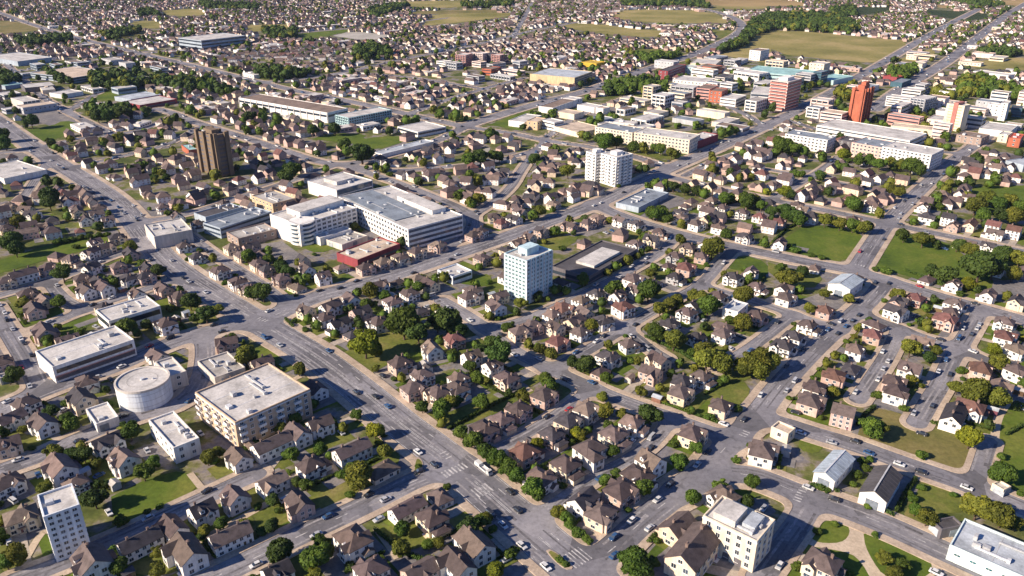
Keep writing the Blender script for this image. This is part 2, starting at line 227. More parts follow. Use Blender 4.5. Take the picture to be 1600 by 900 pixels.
# ------------------------------------------------------------------ trees: x,y of the crown's middle, radius in the crop, letter: y yellow, o olive, d dark,
# default mid green; b a bush or hedge clump
TREES = {
'N1': '350,190,40 240,310,45o 605,215,55 390,330,45d 670,410,50 440,530,60d 210,480,40o 580,650,40b 970,340,45o 1025,315,35o 1180,250,25 1040,650,35 560,850,50 90,860,60o 40,870,50 740,870,40o 300,90,25b 130,330,22b 60,690,25b 510,90,24b 690,600,20b 760,590,22b',
'N2': '160,150,35 470,140,32 555,215,45y 570,265,20y 190,460,32d 410,420,35 510,460,75o 540,490,50 450,520,30b 765,385,20b 780,225,28o 870,120,55 770,110,35 1060,80,45 1000,670,60d 1060,640,40 280,810,70 330,790,50o 50,740,70d 110,700,40d 680,770,45o 650,730,25o 1165,590,35o 1130,870,45y 300,270,20b 120,590,22b 20,680,30d 960,225,40 1000,262,48 1050,315,52 1105,360,52 1155,400,50 1195,440,45 880,520,24b 340,740,22b 1080,250,22b 690,200,16b',
'N3': '60,480,58 95,525,40d 125,275,35y 300,220,32y 425,125,42o 650,135,60d 460,35,30o 590,45,35o 490,325,35 415,435,33 780,360,45 800,400,20b 900,305,35 670,490,50 590,590,18b 215,600,40o 268,655,36b 310,700,34b 350,728,28b 385,750,20b 225,820,22b 250,845,20b 215,760,28b 75,745,26b 20,620,25b 850,530,42 985,500,45b 1130,455,40 1040,360,25b 580,840,80 610,880,60d 180,10,40 930,150,28b 400,530,20b 1170,800,18b 720,720,18b 690,730,18b 265,270,22b',
'N4': '290,35,30o 480,215,62 525,205,45o 720,330,34b 960,30,75o 1070,60,60o 1020,270,60y 1090,410,60 1020,360,25b 985,570,75o 1100,610,70o 1160,650,40o 750,650,50o 690,590,35 870,515,18b 232,690,26b 315,652,20b 545,812,42o 630,845,36 590,885,40o 500,705,20b 445,360,26b 460,395,30b 420,425,28b 480,345,22b 400,470,22b 260,490,20b 300,500,18b 480,570,20b 680,540,28b 720,480,25b 380,880,25b 150,860,30b 500,40,28b 890,10,40o 270,160,20b 80,60,18b 1185,520,20b 1070,330,26b 660,510,22b',
'M1': '230,45,40d 80,130,35o 40,225,50d 70,265,40d 270,230,26b 355,255,20b 455,155,28d 280,375,50d 590,250,35o 670,335,30 740,365,35d 890,510,45d 970,575,50d 1090,510,28o 1180,470,40d 1160,300,40 590,625,50 640,660,25 370,650,30b 280,510,35 100,840,40d 40,870,30d 1150,765,60o 1070,710,35b 460,200,20b 420,205,20b 380,212,20b 340,220,20b 300,228,22b 500,195,20b 950,270,18b 880,330,18b 1000,440,18b',
'M2': '30,465,50d 20,330,30 95,350,35d 150,370,35d 195,330,20o 275,290,14b 450,150,25o 490,180,15b 725,225,25d 530,460,42o 690,610,80 640,620,45 760,650,60d 900,600,70d 850,610,50d 950,640,45d 510,705,75y 560,740,35y 200,830,35o 735,460,35 880,400,28o 1130,325,28o 1090,420,18b 950,15,30 980,50,25o 1130,760,65d 1110,700,40d 1140,650,35 1090,580,25o 1130,590,20b 1030,870,35 840,540,25o 600,480,30 560,540,20b 180,600,16b 230,640,16b 200,660,16b 340,690,16b 270,590,16b',
'M3': '110,480,28d 200,460,25 255,460,25 165,500,20b 40,520,36o 340,410,35 440,370,22o 490,345,28 545,315,28o 580,290,20o 650,380,30o 490,460,48 640,460,55 650,530,40o 700,510,35o 770,510,35o 850,490,35o 920,530,55 880,500,40o 750,210,30o 950,270,55o 990,260,38o 640,265,22b 650,640,30o 665,660,48 760,690,55o 900,740,50o 950,770,60o 1000,800,60o 840,750,30b 1110,800,60o 1170,790,60o 1090,820,50o 1090,480,50o 1080,610,45o 1020,600,30b 1110,370,28b 330,810,50d 270,800,35d 410,875,35 190,770,35o 120,740,30o 70,715,25o 380,620,32o 215,610,18b 560,790,25b 785,800,25 160,880,40 650,100,35 700,80,30 720,130,30 1000,30,35 1100,40,40 1170,60,30 915,135,26d 1010,195,30 1180,240,25 1130,160,20b 430,550,12b 540,645,12b 190,180,26 235,262,20b',
'M4': '130,110,40d 90,80,40d 60,75,25 20,90,30d 270,125,38o 340,145,35o 400,155,35 450,165,35o 500,165,30d 130,270,28b 250,310,22b 200,295,20b 60,255,18b 395,65,35 540,100,25o 640,200,35 730,215,45o 790,240,25d 540,370,30b 500,360,20b 100,400,58o 160,370,30d 60,350,30 270,475,30o 415,500,28o 610,480,38o 550,515,18b 830,495,20 680,135,22 790,25,25 840,380,55d 770,365,30d 940,430,35y 870,455,22b 890,245,35d 950,270,40o 1000,340,78d 1060,350,60d 1090,290,50d 1180,310,50o 1150,380,40o 760,570,20o 740,610,25o 735,650,22o 670,725,50o 760,775,30d 405,665,18o 370,700,18b 275,800,25o 240,830,14b 215,870,18b 210,570,30o 120,615,18b 40,800,55o 10,850,50o 1030,745,35y 1100,800,50o 1060,770,35o 900,830,30b 660,620,15b 650,560,14b 700,600,16b',
'U4': '100,310,60 160,320,55 60,280,40 225,345,36 450,360,42y 340,365,36 570,400,40 640,400,40 700,420,46 900,430,60 950,460,46 840,430,40o 500,400,30b 40,600,48y 120,620,38d 180,475,36b 240,490,36b 310,490,36b 520,660,42 780,580,40o 860,600,38o 1060,640,35 1110,590,36o 1130,540,28o 1420,510,36 1390,540,34 1000,690,30b 1080,690,34b 1120,740,40d 1300,680,62o 1370,640,56o 1440,670,58 1510,650,56o 1580,690,50 1460,740,56d 1540,750,60o 1340,740,50 120,740,46 200,770,46 1240,620,30o 1190,540,26b',
'U1': '190,150,48d 20,240,46d 30,290,46d 320,620,62d 290,530,36d 360,540,36d 310,320,28 960,510,32b 1040,500,32b 820,460,36d 970,465,26 1110,690,36o 600,120,44d 680,120,44d 760,95,46d 900,85,36d 1560,120,44d 1190,80,36 1340,610,36 420,750,30 1060,740,26b',
'U2': '550,300,46d 600,345,70d 650,370,56d 700,360,36d 490,200,42d 350,210,42d 40,130,36 130,140,36 160,480,62d 220,450,54d 280,460,44 720,450,28 660,445,18 1000,530,32d 820,490,28b 1050,420,28o 1330,390,50 1395,370,54d 1465,360,46d 1510,370,38d 1280,610,36 1300,680,32 1400,640,44o 1180,230,26 640,210,18 1460,240,36 1500,240,28 1390,520,36o 1110,80,28o 1150,100,36 1250,120,36 940,150,34 1000,140,28',
'U3': '110,390,42d 180,420,28 350,460,50o 140,500,28o 190,720,46o 130,740,36 580,280,62 540,270,44 640,290,44 740,320,40 820,320,36o 930,330,40 1000,350,44o 1060,370,28 660,545,18 900,545,36 950,555,36 1010,560,40d 1080,580,40 1150,590,40d 1200,610,36 1270,370,26o 1500,500,24o 1590,590,28y 1450,640,44 1530,650,44o 1370,640,32 870,750,48 940,730,44 880,460,28d 800,450,28d 470,250,32 1310,230,32 1370,220,32 1430,210,28 490,150,36 550,140,36 640,130,28 1330,620,30b',
}
# woods and belts of trees too far to tell apart: polygon, number, crown radius in metres, tone
WOODS = [
 ('T4',[(-20,108),(300,100),(500,140),(570,196),(500,214),(300,198),(-20,188)],420,5,'d'),
 ('T3',[(1290,335),(1420,262),(1500,150),(1600,96),(1620,195),(1520,230),(1440,300)],230,5,'d'),
 ('T3',[(680,24),(800,4),(1150,12),(1250,52),(1000,48),(700,48)],220,5.5,'d'),
 ('T1',[(560,490),(700,470),(900,490),(930,550),(800,570),(600,570)],60,5,'d'),
 ('T1',[(930,500),(1200,520),(1500,590),(1420,600),(1100,570),(950,550)],60,4.5,'d'),
 ('T2',[(620,320),(750,305),(850,355),(720,385),(640,380)],45,5,'d'),
 ('T2',[(0,440),(140,450),(330,470),(300,500),(100,505),(0,480)],50,4.5,'d'),
 ('T2',[(40,190),(250,195),(260,240),(100,260),(60,220)],50,4.5,'d'),
 ('T2',[(690,80),(850,40),(960,44),(900,70),(760,120)],50,5,'d'),
 ('T2',[(1280,30),(1600,24),(1600,50),(1300,54)],60,5,'d'),
 ('T3',[(710,350),(860,350),(1000,360),(1080,345),(980,390),(850,400)],50,4,'m'),
 ('T3',[(560,560),(700,510),(860,520),(880,580),(760,600),(600,600)],50,4.5,'m'),
 ('T4',[(740,460),(900,440),(960,500),(880,530),(780,510)],16,4,'m'),
 ('T4',[(1200,520),(1340,500),(1420,560),(1600,590),(1600,640),(1300,620),(1180,570)],70,5,'m'),
 ('T4',[(1130,2),(1330,10),(1480,50),(1300,48),(1180,24)],90,5.5,'d'),
 ('T4',[(380,70),(520,60),(560,110),(420,130)],40,5,'d'),
 ('T4',[(1310,330),(1460,320),(1600,350),(1500,360),(1330,350)],30,4.5,'d'),
 ('T1',[(80,260),(420,236),(450,262),(160,300)],50,4.5,'d'),
 ('T1',[(0,480),(60,480),(120,520),(0,560)],20,4.5,'d'),
 ('T1',[(600,220),(860,190),(900,200),(700,252)],50,4.5,'d'),
 ('T1',[(870,80),(960,76),(1000,110),(880,118)],30,5,'d'),
 ('T1',[(1240,30),(1600,40),(1600,70),(1300,64)],60,5,'d'),
 ('D4',[(350,280),(480,310),(560,370),(480,360),(380,320)],26,4,'d'),
 ('D4',[(660,560),(900,580),(1100,560),(1000,620),(760,640)],50,4,'d'),
 ('D3',[(770,120),(960,110),(1020,180),(900,240),(780,220)],30,5,'o'),
 ('D3',[(560,230),(700,220),(700,290),(560,300)],20,5,'o'),
 ('D2',[(600,210),(800,190),(800,290),(680,280)],14,5,'o'),
 ('D1',[(0,260),(120,270),(220,350),(200,400),(0,390)],28,5,'m'),
]
# ------------------------------------------------------------------ cars: x,y in the crop, colour letter (w white, s silver, d dark, b blue, r red)
CARS = {
'N1': '85,360w 180,425b 330,390w 510,600w 370,265d 570,130d 20,70w 60,545w 690,310s 720,300w 300,120w 320,155w 440,440b 940,230s 90,680w',
'N2': '475,35d 540,65d 578,78d 625,100b 748,322w 850,370d 1175,510d 1110,605d 1168,655w 575,632s 335,615b 365,608w 290,715s 15,865w 610,540s 1170,822w 120,520w 400,225s 170,330w',
'N3': '40,580d 700,550w 565,640w 450,700b 505,705d 395,715b 475,798b 1112,172d 125,875w 640,245s 985,158w 430,330w 700,320d 20,770w 820,880w 1180,580s 640,235s 560,255w',
'N4': '310,540d 78,860w 200,465w 475,320b 510,338d 790,882w 655,125s 760,95d 725,395d 150,235w 1190,112w 405,270d 130,130d 360,20w 840,840s 870,865d 900,215w 720,230d 940,470w 615,375w',
'M1': '430,665w 60,640s 30,520w 690,320d 640,60w 580,90d 620,120s 700,100s 460,360s 490,330w 800,320s 860,400d 880,420s 1045,660d 560,810w 470,885s 520,878d 430,525d 215,600w 120,680w 130,700d 450,630s 20,600d 40,560w 960,470s',
'M2': '390,445d 290,455d 95,722s 362,735b 18,690b 745,380d 945,292s 908,312d 45,550w 205,448b 470,415d 620,850d 600,865s 820,470s 900,765w 470,635w 780,560w 990,150d 1040,100s 960,650d 1000,600w',
'M3': '470,180b 510,140b 425,117w 440,190s 1110,735b 560,250s 560,137d 1010,720w 870,690w 900,600s 860,600w 660,340d 575,350w 630,450w 290,745b 400,700w 600,745s 130,200b 95,205d 150,190s 380,60w 520,400s 930,480w 940,490s 990,330w 640,310s 1000,560s',
'M4': '545,420d 970,520d 362,625b 272,640b 440,577d 915,690b 942,660d 845,787b 850,850d 830,265b 690,580d 560,830s 530,880w 560,885d 580,795w 610,790s 780,835w 1010,645w 820,260w 490,20w 560,40s 620,150d 1130,30w 960,745w 330,660d 380,595d 20,600d 300,590s',
'U1': '590,600d 640,640d 700,650b 760,690b 790,730s 840,760d 870,770d 500,570s 540,580d 360,430s 330,400w 270,80w 370,105d 640,300s 1010,530w 1180,610w 1260,680w 1340,690d',
'U2': '1380,720d 1400,730b 1130,690s 820,540w 730,120d 980,120d 1160,150s 1300,190d 180,330d 460,410s 600,420d 1500,460w 640,390s 1010,560s',
'U3': '700,600d 980,405d 1090,420s 560,665w 740,780d 900,530d 850,490s 1280,300d 1320,290s 1240,330d 1250,560s 1180,550w 1450,240d 90,560d 20,520d 1030,430s 1360,280s',
'U4': '20,140d 60,130s 120,100d 250,60b 290,50d 660,630d 700,640b 840,650d 620,560d 1010,540w 940,550w 960,640d 930,680s 890,640d 820,730s 1130,430s 1150,380d 1080,470d 1120,480w 700,690s 760,690w 860,770s 20,210s 80,490w 300,600s',
}
# low clipped hedges: crop, polyline
HEDGES = [
 ('N2',[(900,215),(1040,140),(1190,60)]), ('N3',[(0,60),(60,30)]), ('N2',[(330,620),(480,545),(560,520)]), ('N4',[(1200,195),(1115,240)]),
 ('M2',[(140,600),(180,640),(250,685)]), ('M4',[(20,240),(80,180),(150,140)]), ('N4',[(600,600),(640,520),(690,450)]), ('N4',[(410,210),(450,150),(500,110)]),
 ('N1',[(830,580),(950,520)]), ('M4',[(640,370),(780,420),(900,470)]), ('M3',[(620,680),(800,760),(860,800)]), ('N3',[(640,745),(680,705),(760,745)]),
 ('N4',[(430,555),(510,585),(585,620)]), ('N4',[(200,478),(330,510)]), ('M1',[(240,600),(380,555)]), ('M2',[(210,610),(290,590)]),
 ('N3',[(1130,240),(1200,180)]), ('N4',[(750,180),(860,215),(950,245)]), ('N2',[(860,860),(700,800),(560,690)]), ('N1',[(620,830),(760,780)]),
]
# ------------------------------------------------------------------ larger buildings: crop, roof corners, height, walls, roof, style, floors, bay width, name, short, label
BLD = [
 ('N1',[(170,520),(205,620),(375,565),(335,465)],15,'bluewhite','palegrey','grid',8,1.5,'office_block','the white slab tower beside the square lawn','white slab tower with a dense grid of windows beside the square lawn'),
 ('F',[(305,612),(366,660),(486,607),(418,567)],10.5,'ochre','palegrey','bays',4,3.0,'apartment_building','the four-storey brick block','ochre brick four-storey block with a wide pale flat roof and white balconies'),
 ('N1',[(690,165),(815,300),(937,248),(812,130)],6,'white','palegrey','few',2,4,'commercial_building','the small white box beside the brick block','small white box building with round dark windows beside the brick block'),
 ('N1',[(400,115),(450,187),(560,150),(500,85)],3.6,'white','palegrey','plain',1,4,'commercial_building','the low white annex below the tank','low white flat annex next to the street below the round tank'),
 ('M1',[(175,740),(238,830),(620,685),(540,625)],7,'white','palegrey','shop',2,5,'warehouse','the long white warehouse','long white warehouse with a raised glazed end beside the wide street'),
 ('M1',[(450,550),(510,610),(745,530),(690,485)],6,'white','palegrey','strip',1,4,'warehouse','the shorter white warehouse','shorter white flat warehouse above the long white one'),
 ('M1',[(690,150),(715,218),(880,172),(860,118)],7,'stone','palegrey','plain',2,4,'commercial_building','the pale stone hall by the avenue','pale stone hall with a plain front beside the avenue'),
 ('M1',[(730,795),(790,868),(868,838),(810,768)],6,'stone','palegrey','few',2,4,'commercial_building','the tank annex','pale flat annex attached behind the round white tank'),
 ('M1',[(925,793),(1005,868),(1150,822),(1065,745)],4,'stone','concrete','plain',1,4,'garage_building','the low concrete roof by the tank','low building with a bare concrete roof between the tank and the junction'),
 ('D6',[(760,452),(1000,540),(1470,398),(1230,310)],12,'white','palegrey','hospital',5,3.2,'hospital_wing','the tall white hospital wing','tall white hospital wing with rounded balconied end and five storeys'),
 ('F',[(546,309),(634,362),(706,337),(612,284)],11.5,'white','palegrey','hospital2',4,2.8,'hospital_wing','the long hospital wing','long white hospital wing with a slate roof and rows of square windows'),
 ('D6',[(1135,625),(1170,655),(1410,575),(1380,540)],4.5,'white','palegrey','plain',1,4,'hospital_annex','the hospital canopy','low white annex tucked between the two hospital wings'),
 ('M2',[(335,220),(400,250),(510,205),(440,172)],3.2,'stone','concrete','plain',1,4,'hospital_annex','the grey hospital annex','low grey annex with concrete roof in front of the hospital'),
 ('D6',[(1110,170),(1320,268),(1540,165),(1390,88)],8,'white','palegrey','entrance',2,4,'hospital_annex','the hospital entrance hall','white hospital entrance hall with blue glass front behind the wings'),
 ('D6',[(605,295),(780,368),(960,315),(800,245)],6,'tan','concrete','few',2,4,'commercial_building','the tan block behind the hospital','tan flat block with a sunlit end wall behind the hospital'),
 ('D6',[(215,515),(345,580),(735,425),(640,385)],6,'bluegrey','slate','strip',2,4,'commercial_building','the ribbed blue-roofed hall','long hall with a ribbed blue slate roof beside the hospital'),
 ('D6',[(150,432),(210,490),(500,385),(430,355)],5,'bluegrey','darkroof','plain',1,4,'commercial_building','the dark-roofed row hall','low hall with a dark roof behind the ribbed blue hall'),
 ('D6',[(430,605),(480,660),(770,580),(720,505)],5,'brownwall','concrete','few',1,4,'commercial_building','the brown hall beside the hospital','brown-walled flat hall directly beside the tall hospital wing'),
 ('M2',[(380,282),(478,322),(667,240),(580,210)],4.5,'redwall','beigeroof','redparapet',1,4,'community_hall','the red-walled hall','red-walled flat hall with beige roof in front of the hospital'),
 ('F',[(788,395),(823,408),(862,390),(829,379)],21,'tealwhite','palegrey','tealgrid',11,2.6,'apartment_tower','the white-and-teal tower','white and teal apartment tower with a pale rooftop box'),
 ('M3',[(185,350),(355,392),(590,270),(420,222)],4.5,'darkwall','darkroof','slab',1,4,'school_hall','the dark-roofed hall with the pale skylight','low dark-roofed hall with a large pale slab on top beside the teal tower'),
 ('M2',[(862,362),(918,402),(1005,365),(940,332)],4,'bluewhite','palegrey','strip',1,4,'workshop','the small pale workshop','small pale flat workshop beside the lawn near the teal tower'),
 ('U3',[(478,345),(525,368),(582,350),(538,328)],19,'white','palegrey','balcony',9,3,'apartment_tower','the left half of the twin white towers','slimmer half of the twin white balconied towers by the avenue'),
 ('U3',[(558,357),(655,386),(752,360),(660,334)],19.5,'white','palegrey','balcony',9,3,'apartment_tower','the twin white towers','wider half of the twin white balconied towers by the avenue'),
 ('U3',[(520,190),(750,230),(835,200),(600,165)],10,'cream','slate','grid',4,2.6,'apartment_building','the cream slab','cream four-storey slab with small square windows among trees'),
 ('U3',[(757,228),(1103,272),(1190,238),(840,196)],10.5,'cream','palegrey','grid',4,2.6,'apartment_building','the longer cream slab','longer cream four-storey slab with small square windows beside the red store'),
 ('U3',[(1108,270),(1140,290),(1272,240),(1170,213)],6,'redwall','palegrey','plain',1,4,'store','the red-walled store','red-walled store with pale roof at the end of the cream slabs'),
 ('U3',[(675,660),(785,705),(975,600),(830,575)],3.5,'bluegrey','slate','plain',1,4,'petrol_station','the slate-roofed pavilion','low slate-roofed pavilion on the grassy corner of the junction'),
 ('F',[(388,152),(511,178),(528,170),(405,144)],9,'white','brownroof','pilasters',2,8,'factory','the long brown-roofed factory','long white-walled factory with a brown flat roof'),
 ('F',[(532,180),(543,185),(603,172),(592,165)],9,'tealwall','palegrey','ribs',4,2.4,'apartment_building','the teal ribbed block','teal ribbed block with a pale end wall beside the long factory'),
 ('U2',[(900,190),(1000,226),(1190,190),(1050,155)],4.5,'white','palegrey','strip',1,4,'store','the white store by the crossroads','white flat store behind the green pitch near the crossroads'),
 ('U2',[(745,350),(790,366),(1090,284),(1060,264)],3,'white','bluegreyroof','plain',1,4,'shed','the long thin shed','long thin shed with blue-grey roof along the green pitch'),
 ('U1',[(1228,220),(1325,243),(1418,236),(1310,195)],28,'brown','brownroof','brutal',10,3,'apartment_tower','the brown tower','brown concrete tower with vertical recesses'),
 ('F',[(-20,262),(0,283),(55,265),(30,247)],4,'white','palegrey','plain',1,4,'warehouse','the white depot beside the avenue','white flat depot beside the avenue near the wide junction'),
 ('D4',[(105,463),(165,500),(300,478),(210,445)],7,'stone','palegrey','blueglass',2,4,'commercial_building','the blue-glazed house','pale house-like block with blue glazed front beside a car park'),
 ('D4',[(980,490),(1080,527),(1370,470),(1240,444)],4,'redwall','palegrey','redparapet',1,4,'store','the red-edged store','flat store with red walls beside the curving street'),
 ('D4',[(925,452),(1010,482),(1240,436),(1130,410)],4,'bluegrey','bluegreyroof','plain',1,4,'store','the blue-roofed store','flat store with blue-grey roof behind the red-edged store'),
 ('U1',[(1130,305),(1180,338),(1240,330),(1190,298)],4,'orangewall','tealroof','plain',1,4,'pool_hall','the teal-roofed pool hall','small hall with teal roof and orange end beside the brown tower'),
 ('F',[(254,63),(272,69),(402,52),(384,46)],14,'bluegrey','palegrey','strip',3,6,'factory','the long blue factory','very long blue-grey factory far beyond the brown tower'),
 ('D5',[(835,310),(1240,347),(1362,290),(1010,255)],10,'sand','bluegreyroof','corner',2,6,'warehouse','the sand-coloured warehouse','large sand-coloured warehouse with flat grey roof by the highway'),
 ('D5',[(925,597),(1010,607),(1272,540),(1100,523)],5.5,'white','brownroof','plain',1,4,'warehouse','the tan-roofed shed by the crossroads','tan-roofed long shed with white end wall near the crossroads'),
 ('D5',[(200,140),(275,152),(300,130),(232,124)],13,'pinkwall','palegrey','ribs',6,3,'apartment_tower','the pink towers','pinkish tower on the near end of the group of five'),
 ('D5',[(292,130),(343,137),(360,124),(320,115)],12,'greybrown','palegrey','ribs',6,3,'apartment_tower','','grey-brown narrow tower second in the group of five'),
 ('D5',[(350,125),(418,136),(460,124),(395,115)],13,'palepink','palegrey','ribs',6,3,'apartment_tower','','pale pink tower in the middle of the group of five'),
 ('D5',[(462,132),(498,140),(512,128),(475,120)],12,'darkwall','darkroof','ribs',6,3,'apartment_tower','','dark tower fourth in the group of five'),
 ('D5',[(512,140),(570,150),(592,138),(535,130)],12,'pinkwall','palegrey','ribs',6,3,'apartment_tower','','pinkish tower on the far end of the group of five'),
 ('D5',[(430,265),(480,272),(580,252),(482,240)],7,'orangewall','brownroof','plain',2,4,'commercial_building','the red block under the pink towers','low red block at the foot of the pink towers'),
 ('D5',[(650,722),(790,735),(922,680),(800,655)],5,'white','palegrey','plain',1,4,'warehouse','','low white shed near the crossroads beside a green yard'),
 ('D5',[(805,722),(900,735),(972,700),(880,690)],7,'tan','beigeroof','few',2,4,'commercial_building','','tan two-storey block with dark openings beside the white cube'),
 ('D5',[(975,715),(1040,745),(1105,722),(1010,692)],7,'white','palegrey','plain',2,4,'commercial_building','the white cube','white cube-shaped block behind the cream slabs'),
 ('D5',[(1080,640),(1225,672),(1285,642),(1140,615)],5,'cream','beigeroof','plain',1,4,'commercial_building','','cream shed in front of the tan-roofed shed'),
 ('D5',[(1270,580),(1400,612),(1462,590),(1325,560)],5,'white','palegrey','plain',1,4,'commercial_building','','white shed beside the end of the tan-roofed shed'),
 ('D5',[(1110,770),(1262,842),(1400,782),(1255,712)],4,'cream','beigeroof','plain',1,4,'commercial_building','','wide cream-roofed yard building beside the cream slabs'),
 ('D5',[(1310,205),(1420,225),(1470,206),(1355,186)],5,'yellowwall','yellowroof','plain',1,4,'store','the yellow store','yellow store beyond the sand-coloured warehouse'),
 ('D1',[(1115,240),(1243,262),(1325,226),(1200,205)],26,'palepink','palegrey','stripes',9,3,'office_tower','the red-striped tower','office tower striped red and white at the edge of the centre'),
 ('D1',[(925,340),(1095,352),(1115,302),(960,290)],11,'coolgrey','palegrey','plain',2,5,'commercial_building','the blank grey block','blank grey block with pale roof next to the striped tower'),
 ('D1',[(697,390),(800,400),(872,370),(745,342)],7,'white','palegrey','plain',2,4,'commercial_building','','low white block between the orange block and the grey block'),
 ('D1',[(590,325),(695,340),(712,312),(632,300)],11,'orangewall','brownroof','few',3,4,'commercial_building','the orange block','orange block on the near side of the centre'),
 ('D1',[(490,305),(580,316),(650,286),(535,270)],10,'pinkwall','brownroof','strip',3,4,'commercial_building','','pink banded block beside the orange block'),
 ('D1',[(270,288),(440,306),(500,286),(305,266)],9,'coolgrey','palegrey','ribs',3,4,'commercial_building','','grey ribbed long block beside the trees at the centre'),
 ('D1',[(632,210),(705,222),(785,190),(700,184)],11,'stone','darkroof','strip',4,4,'office_block','the dark glass office','office block with pale end and dark glass side in the middle of the centre'),
 ('D1',[(775,165),(1010,190),(1050,178),(880,142)],9,'white','palegrey','pilasters',2,5,'concert_hall','the white pillared hall','white pillared hall in front of the teal roof'),
 ('D1',[(885,160),(1380,215),(1475,158),(965,122)],8,'tealwall','tealroof','plain',2,5,'sports_hall','the teal-roofed hall','large hall with a pale teal roof'),
 ('D1',[(510,118),(600,142),(645,120),(560,100)],8,'orangewall','brownroof','plain',2,4,'commercial_building','','orange-walled block at the back of the centre'),
 ('D1',[(385,128),(500,138),(512,122),(400,110)],8,'tealwall','palegrey','few',2,4,'commercial_building','','small teal-walled block at the back of the centre'),
 ('D1',[(163,160),(236,166),(380,112),(310,102)],10,'redwall','darkroof','few',3,4,'commercial_building','the red-ended dark wing','dark wing with a bright red end wall beside the highway'),
 ('D1',[(410,100),(620,106),(690,72),(480,60)],5,'cream','palegrey','plain',1,4,'commercial_building','','pale shed at the back of the centre beside the highway'),
 ('D1',[(275,235),(555,262),(622,226),(360,200)],7,'white','palegrey','few',2,4,'commercial_building','','white many-roofed block behind the grey ribbed block'),
 ('D1',[(1480,168),(1520,178),(1538,162),(1500,150)],14,'darkteal','darkteal','plain',5,4,'office_tower','the dark teal slab','dark teal narrow slab beside the teal-roofed hall'),
 ('D2',[(528,68),(620,105),(725,50),(600,22)],5,'tealwall','tealroof','plain',1,4,'store','','low teal-roofed store beside the dark teal slab'),
 ('D2',[(825,190),(905,205),(972,180),(872,162)],27,'orangewall','orangewall','orange',10,3,'apartment_tower','the orange tower','tall orange-red tower with a notched crown'),
 ('F',[(1286,195),(1425,222),(1440,208),(1302,184)],7,'white','palegrey','plain',2,5,'shopping_centre','the white shopping hall','long white shopping hall stretching below the orange tower'),
 ('D2',[(152,590),(560,652),(642,612),(255,556)],10,'white','slate','grid',4,2.8,'apartment_building','the white slab with dark roof','white four-storey slab with a dark roof behind trees'),
 ('D2',[(675,650),(795,672),(862,640),(740,612)],8,'darkwall','darkroof','few',3,4,'apartment_building','','small dark block between two white slabs'),
 ('F',[(1335,222),(1382,232),(1400,222),(1352,213)],10.5,'pinkwhite','slate','grid',4,2.6,'apartment_building','the pink-fronted slab','pink-fronted white slab below the shopping hall'),
 ('F',[(1383,229),(1457,243),(1472,233),(1398,219)],11.5,'white','palegrey','grid',5,2.6,'apartment_building','the white slab at the avenue','bright white five-storey slab ending at the avenue'),
 ('D3',[(130,225),(345,247),(402,233),(190,210)],9,'white','palegrey','strip',4,4,'office_block','','white banded office block behind the orange tower'),
 ('D3',[(412,240),(490,262),(535,230),(450,205)],14,'coolgrey','palegrey','ribs',6,3,'office_tower','the grey tower','grey-white tower beside the white banded office'),
 ('D3',[(680,290),(835,312),(872,300),(725,272)],21,'cream','palegrey','redstrip',9,3,'apartment_tower','the cream-and-red tower','cream tower with a dark red vertical strip'),
 ('D3',[(1150,285),(1212,292),(1238,268),(1178,262)],15,'white','palegrey','few',7,3,'apartment_tower','the slim white tower','slim white tower near the edge of the centre'),
 ('D3',[(1232,325),(1330,332),(1350,312),(1260,306)],8,'darkteal','darkroof','plain',3,4,'office_block','','dark navy block beside the slim white tower'),
 ('D3',[(150,378),(430,418),(485,405),(200,365)],9,'pinkwall','concrete','strip',3,4,'department_store','','brick-coloured store below the white banded office'),
 ('D3',[(130,482),(580,522),(602,492),(250,468)],5,'cream','beigeroof','plain',1,4,'commercial_building','','cream flat shop row below the brick store'),
 ('D3',[(770,560),(990,602),(1032,562),(830,528)],6,'brownwall','brownroof','few',2,4,'market_hall','the purple-brown hall','purple-brown roofed hall below the cream-and-red tower'),
 ('D3',[(1112,560),(1222,572),(1242,542),(1180,530)],6,'cream','palegrey','few',2,4,'commercial_building','','cream block next to the red-roofed block'),
 ('D3',[(1220,590),(1330,602),(1345,562),(1252,545)],7,'orangewall','redroof','few',2,4,'commercial_building','the red-roofed block','block with a bright red roof near the photo edge'),
 ('D3',[(935,505),(1240,542),(1285,480),(1060,450)],5,'white','palegrey','plain',1,4,'commercial_building','','wide white flat shop behind the purple-brown hall'),
 ('D3',[(920,5),(1222,48),(1252,30),(960,-8)],5,'white','palegrey','plain',1,4,'warehouse','','long white shed beside a field beyond the wooded park'),
 ('D3',[(130,45),(240,66),(285,45),(180,30)],5,'redwall','redroof','plain',1,4,'store','','red-roofed store between the two avenues'),
 ('D3',[(212,100),(290,112),(332,80),(255,62)],5,'darkteal','darkteal','plain',1,4,'store','','navy store next to the red-roofed store by the avenue'),
 ('D3',[(1282,800),(1350,842),(1440,800),(1352,752)],5,'bluegrey','bluegreyroof','plain',1,4,'warehouse','the blue-roofed depot','blue-grey roofed depot at the photo edge'),
 ('D4',[(0,135),(100,188),(305,152),(150,96)],6,'bluegrey','palegrey','plain',1,4,'warehouse','the wide grey warehouse','wide grey flat warehouse far beyond the blue-glazed house'),
 ('D4',[(385,262),(520,322),(782,262),(562,206)],6,'bluegrey','beigeroof','strip',2,4,'warehouse','the beige-roofed works','beige-roofed works with blue walls beyond the row of dark trees'),
 ('D4',[(150,355),(200,387),(442,362),(380,340)],5,'darkwall','palegrey','plain',1,4,'warehouse','','flat pale-roofed shed with dark walls near the wide grey warehouse'),
 ('D4',[(-40,345),(20,377),(162,350),(60,325)],4,'bluegrey','tealroof','plain',1,4,'warehouse','','teal-roofed shed near the photo edge'),
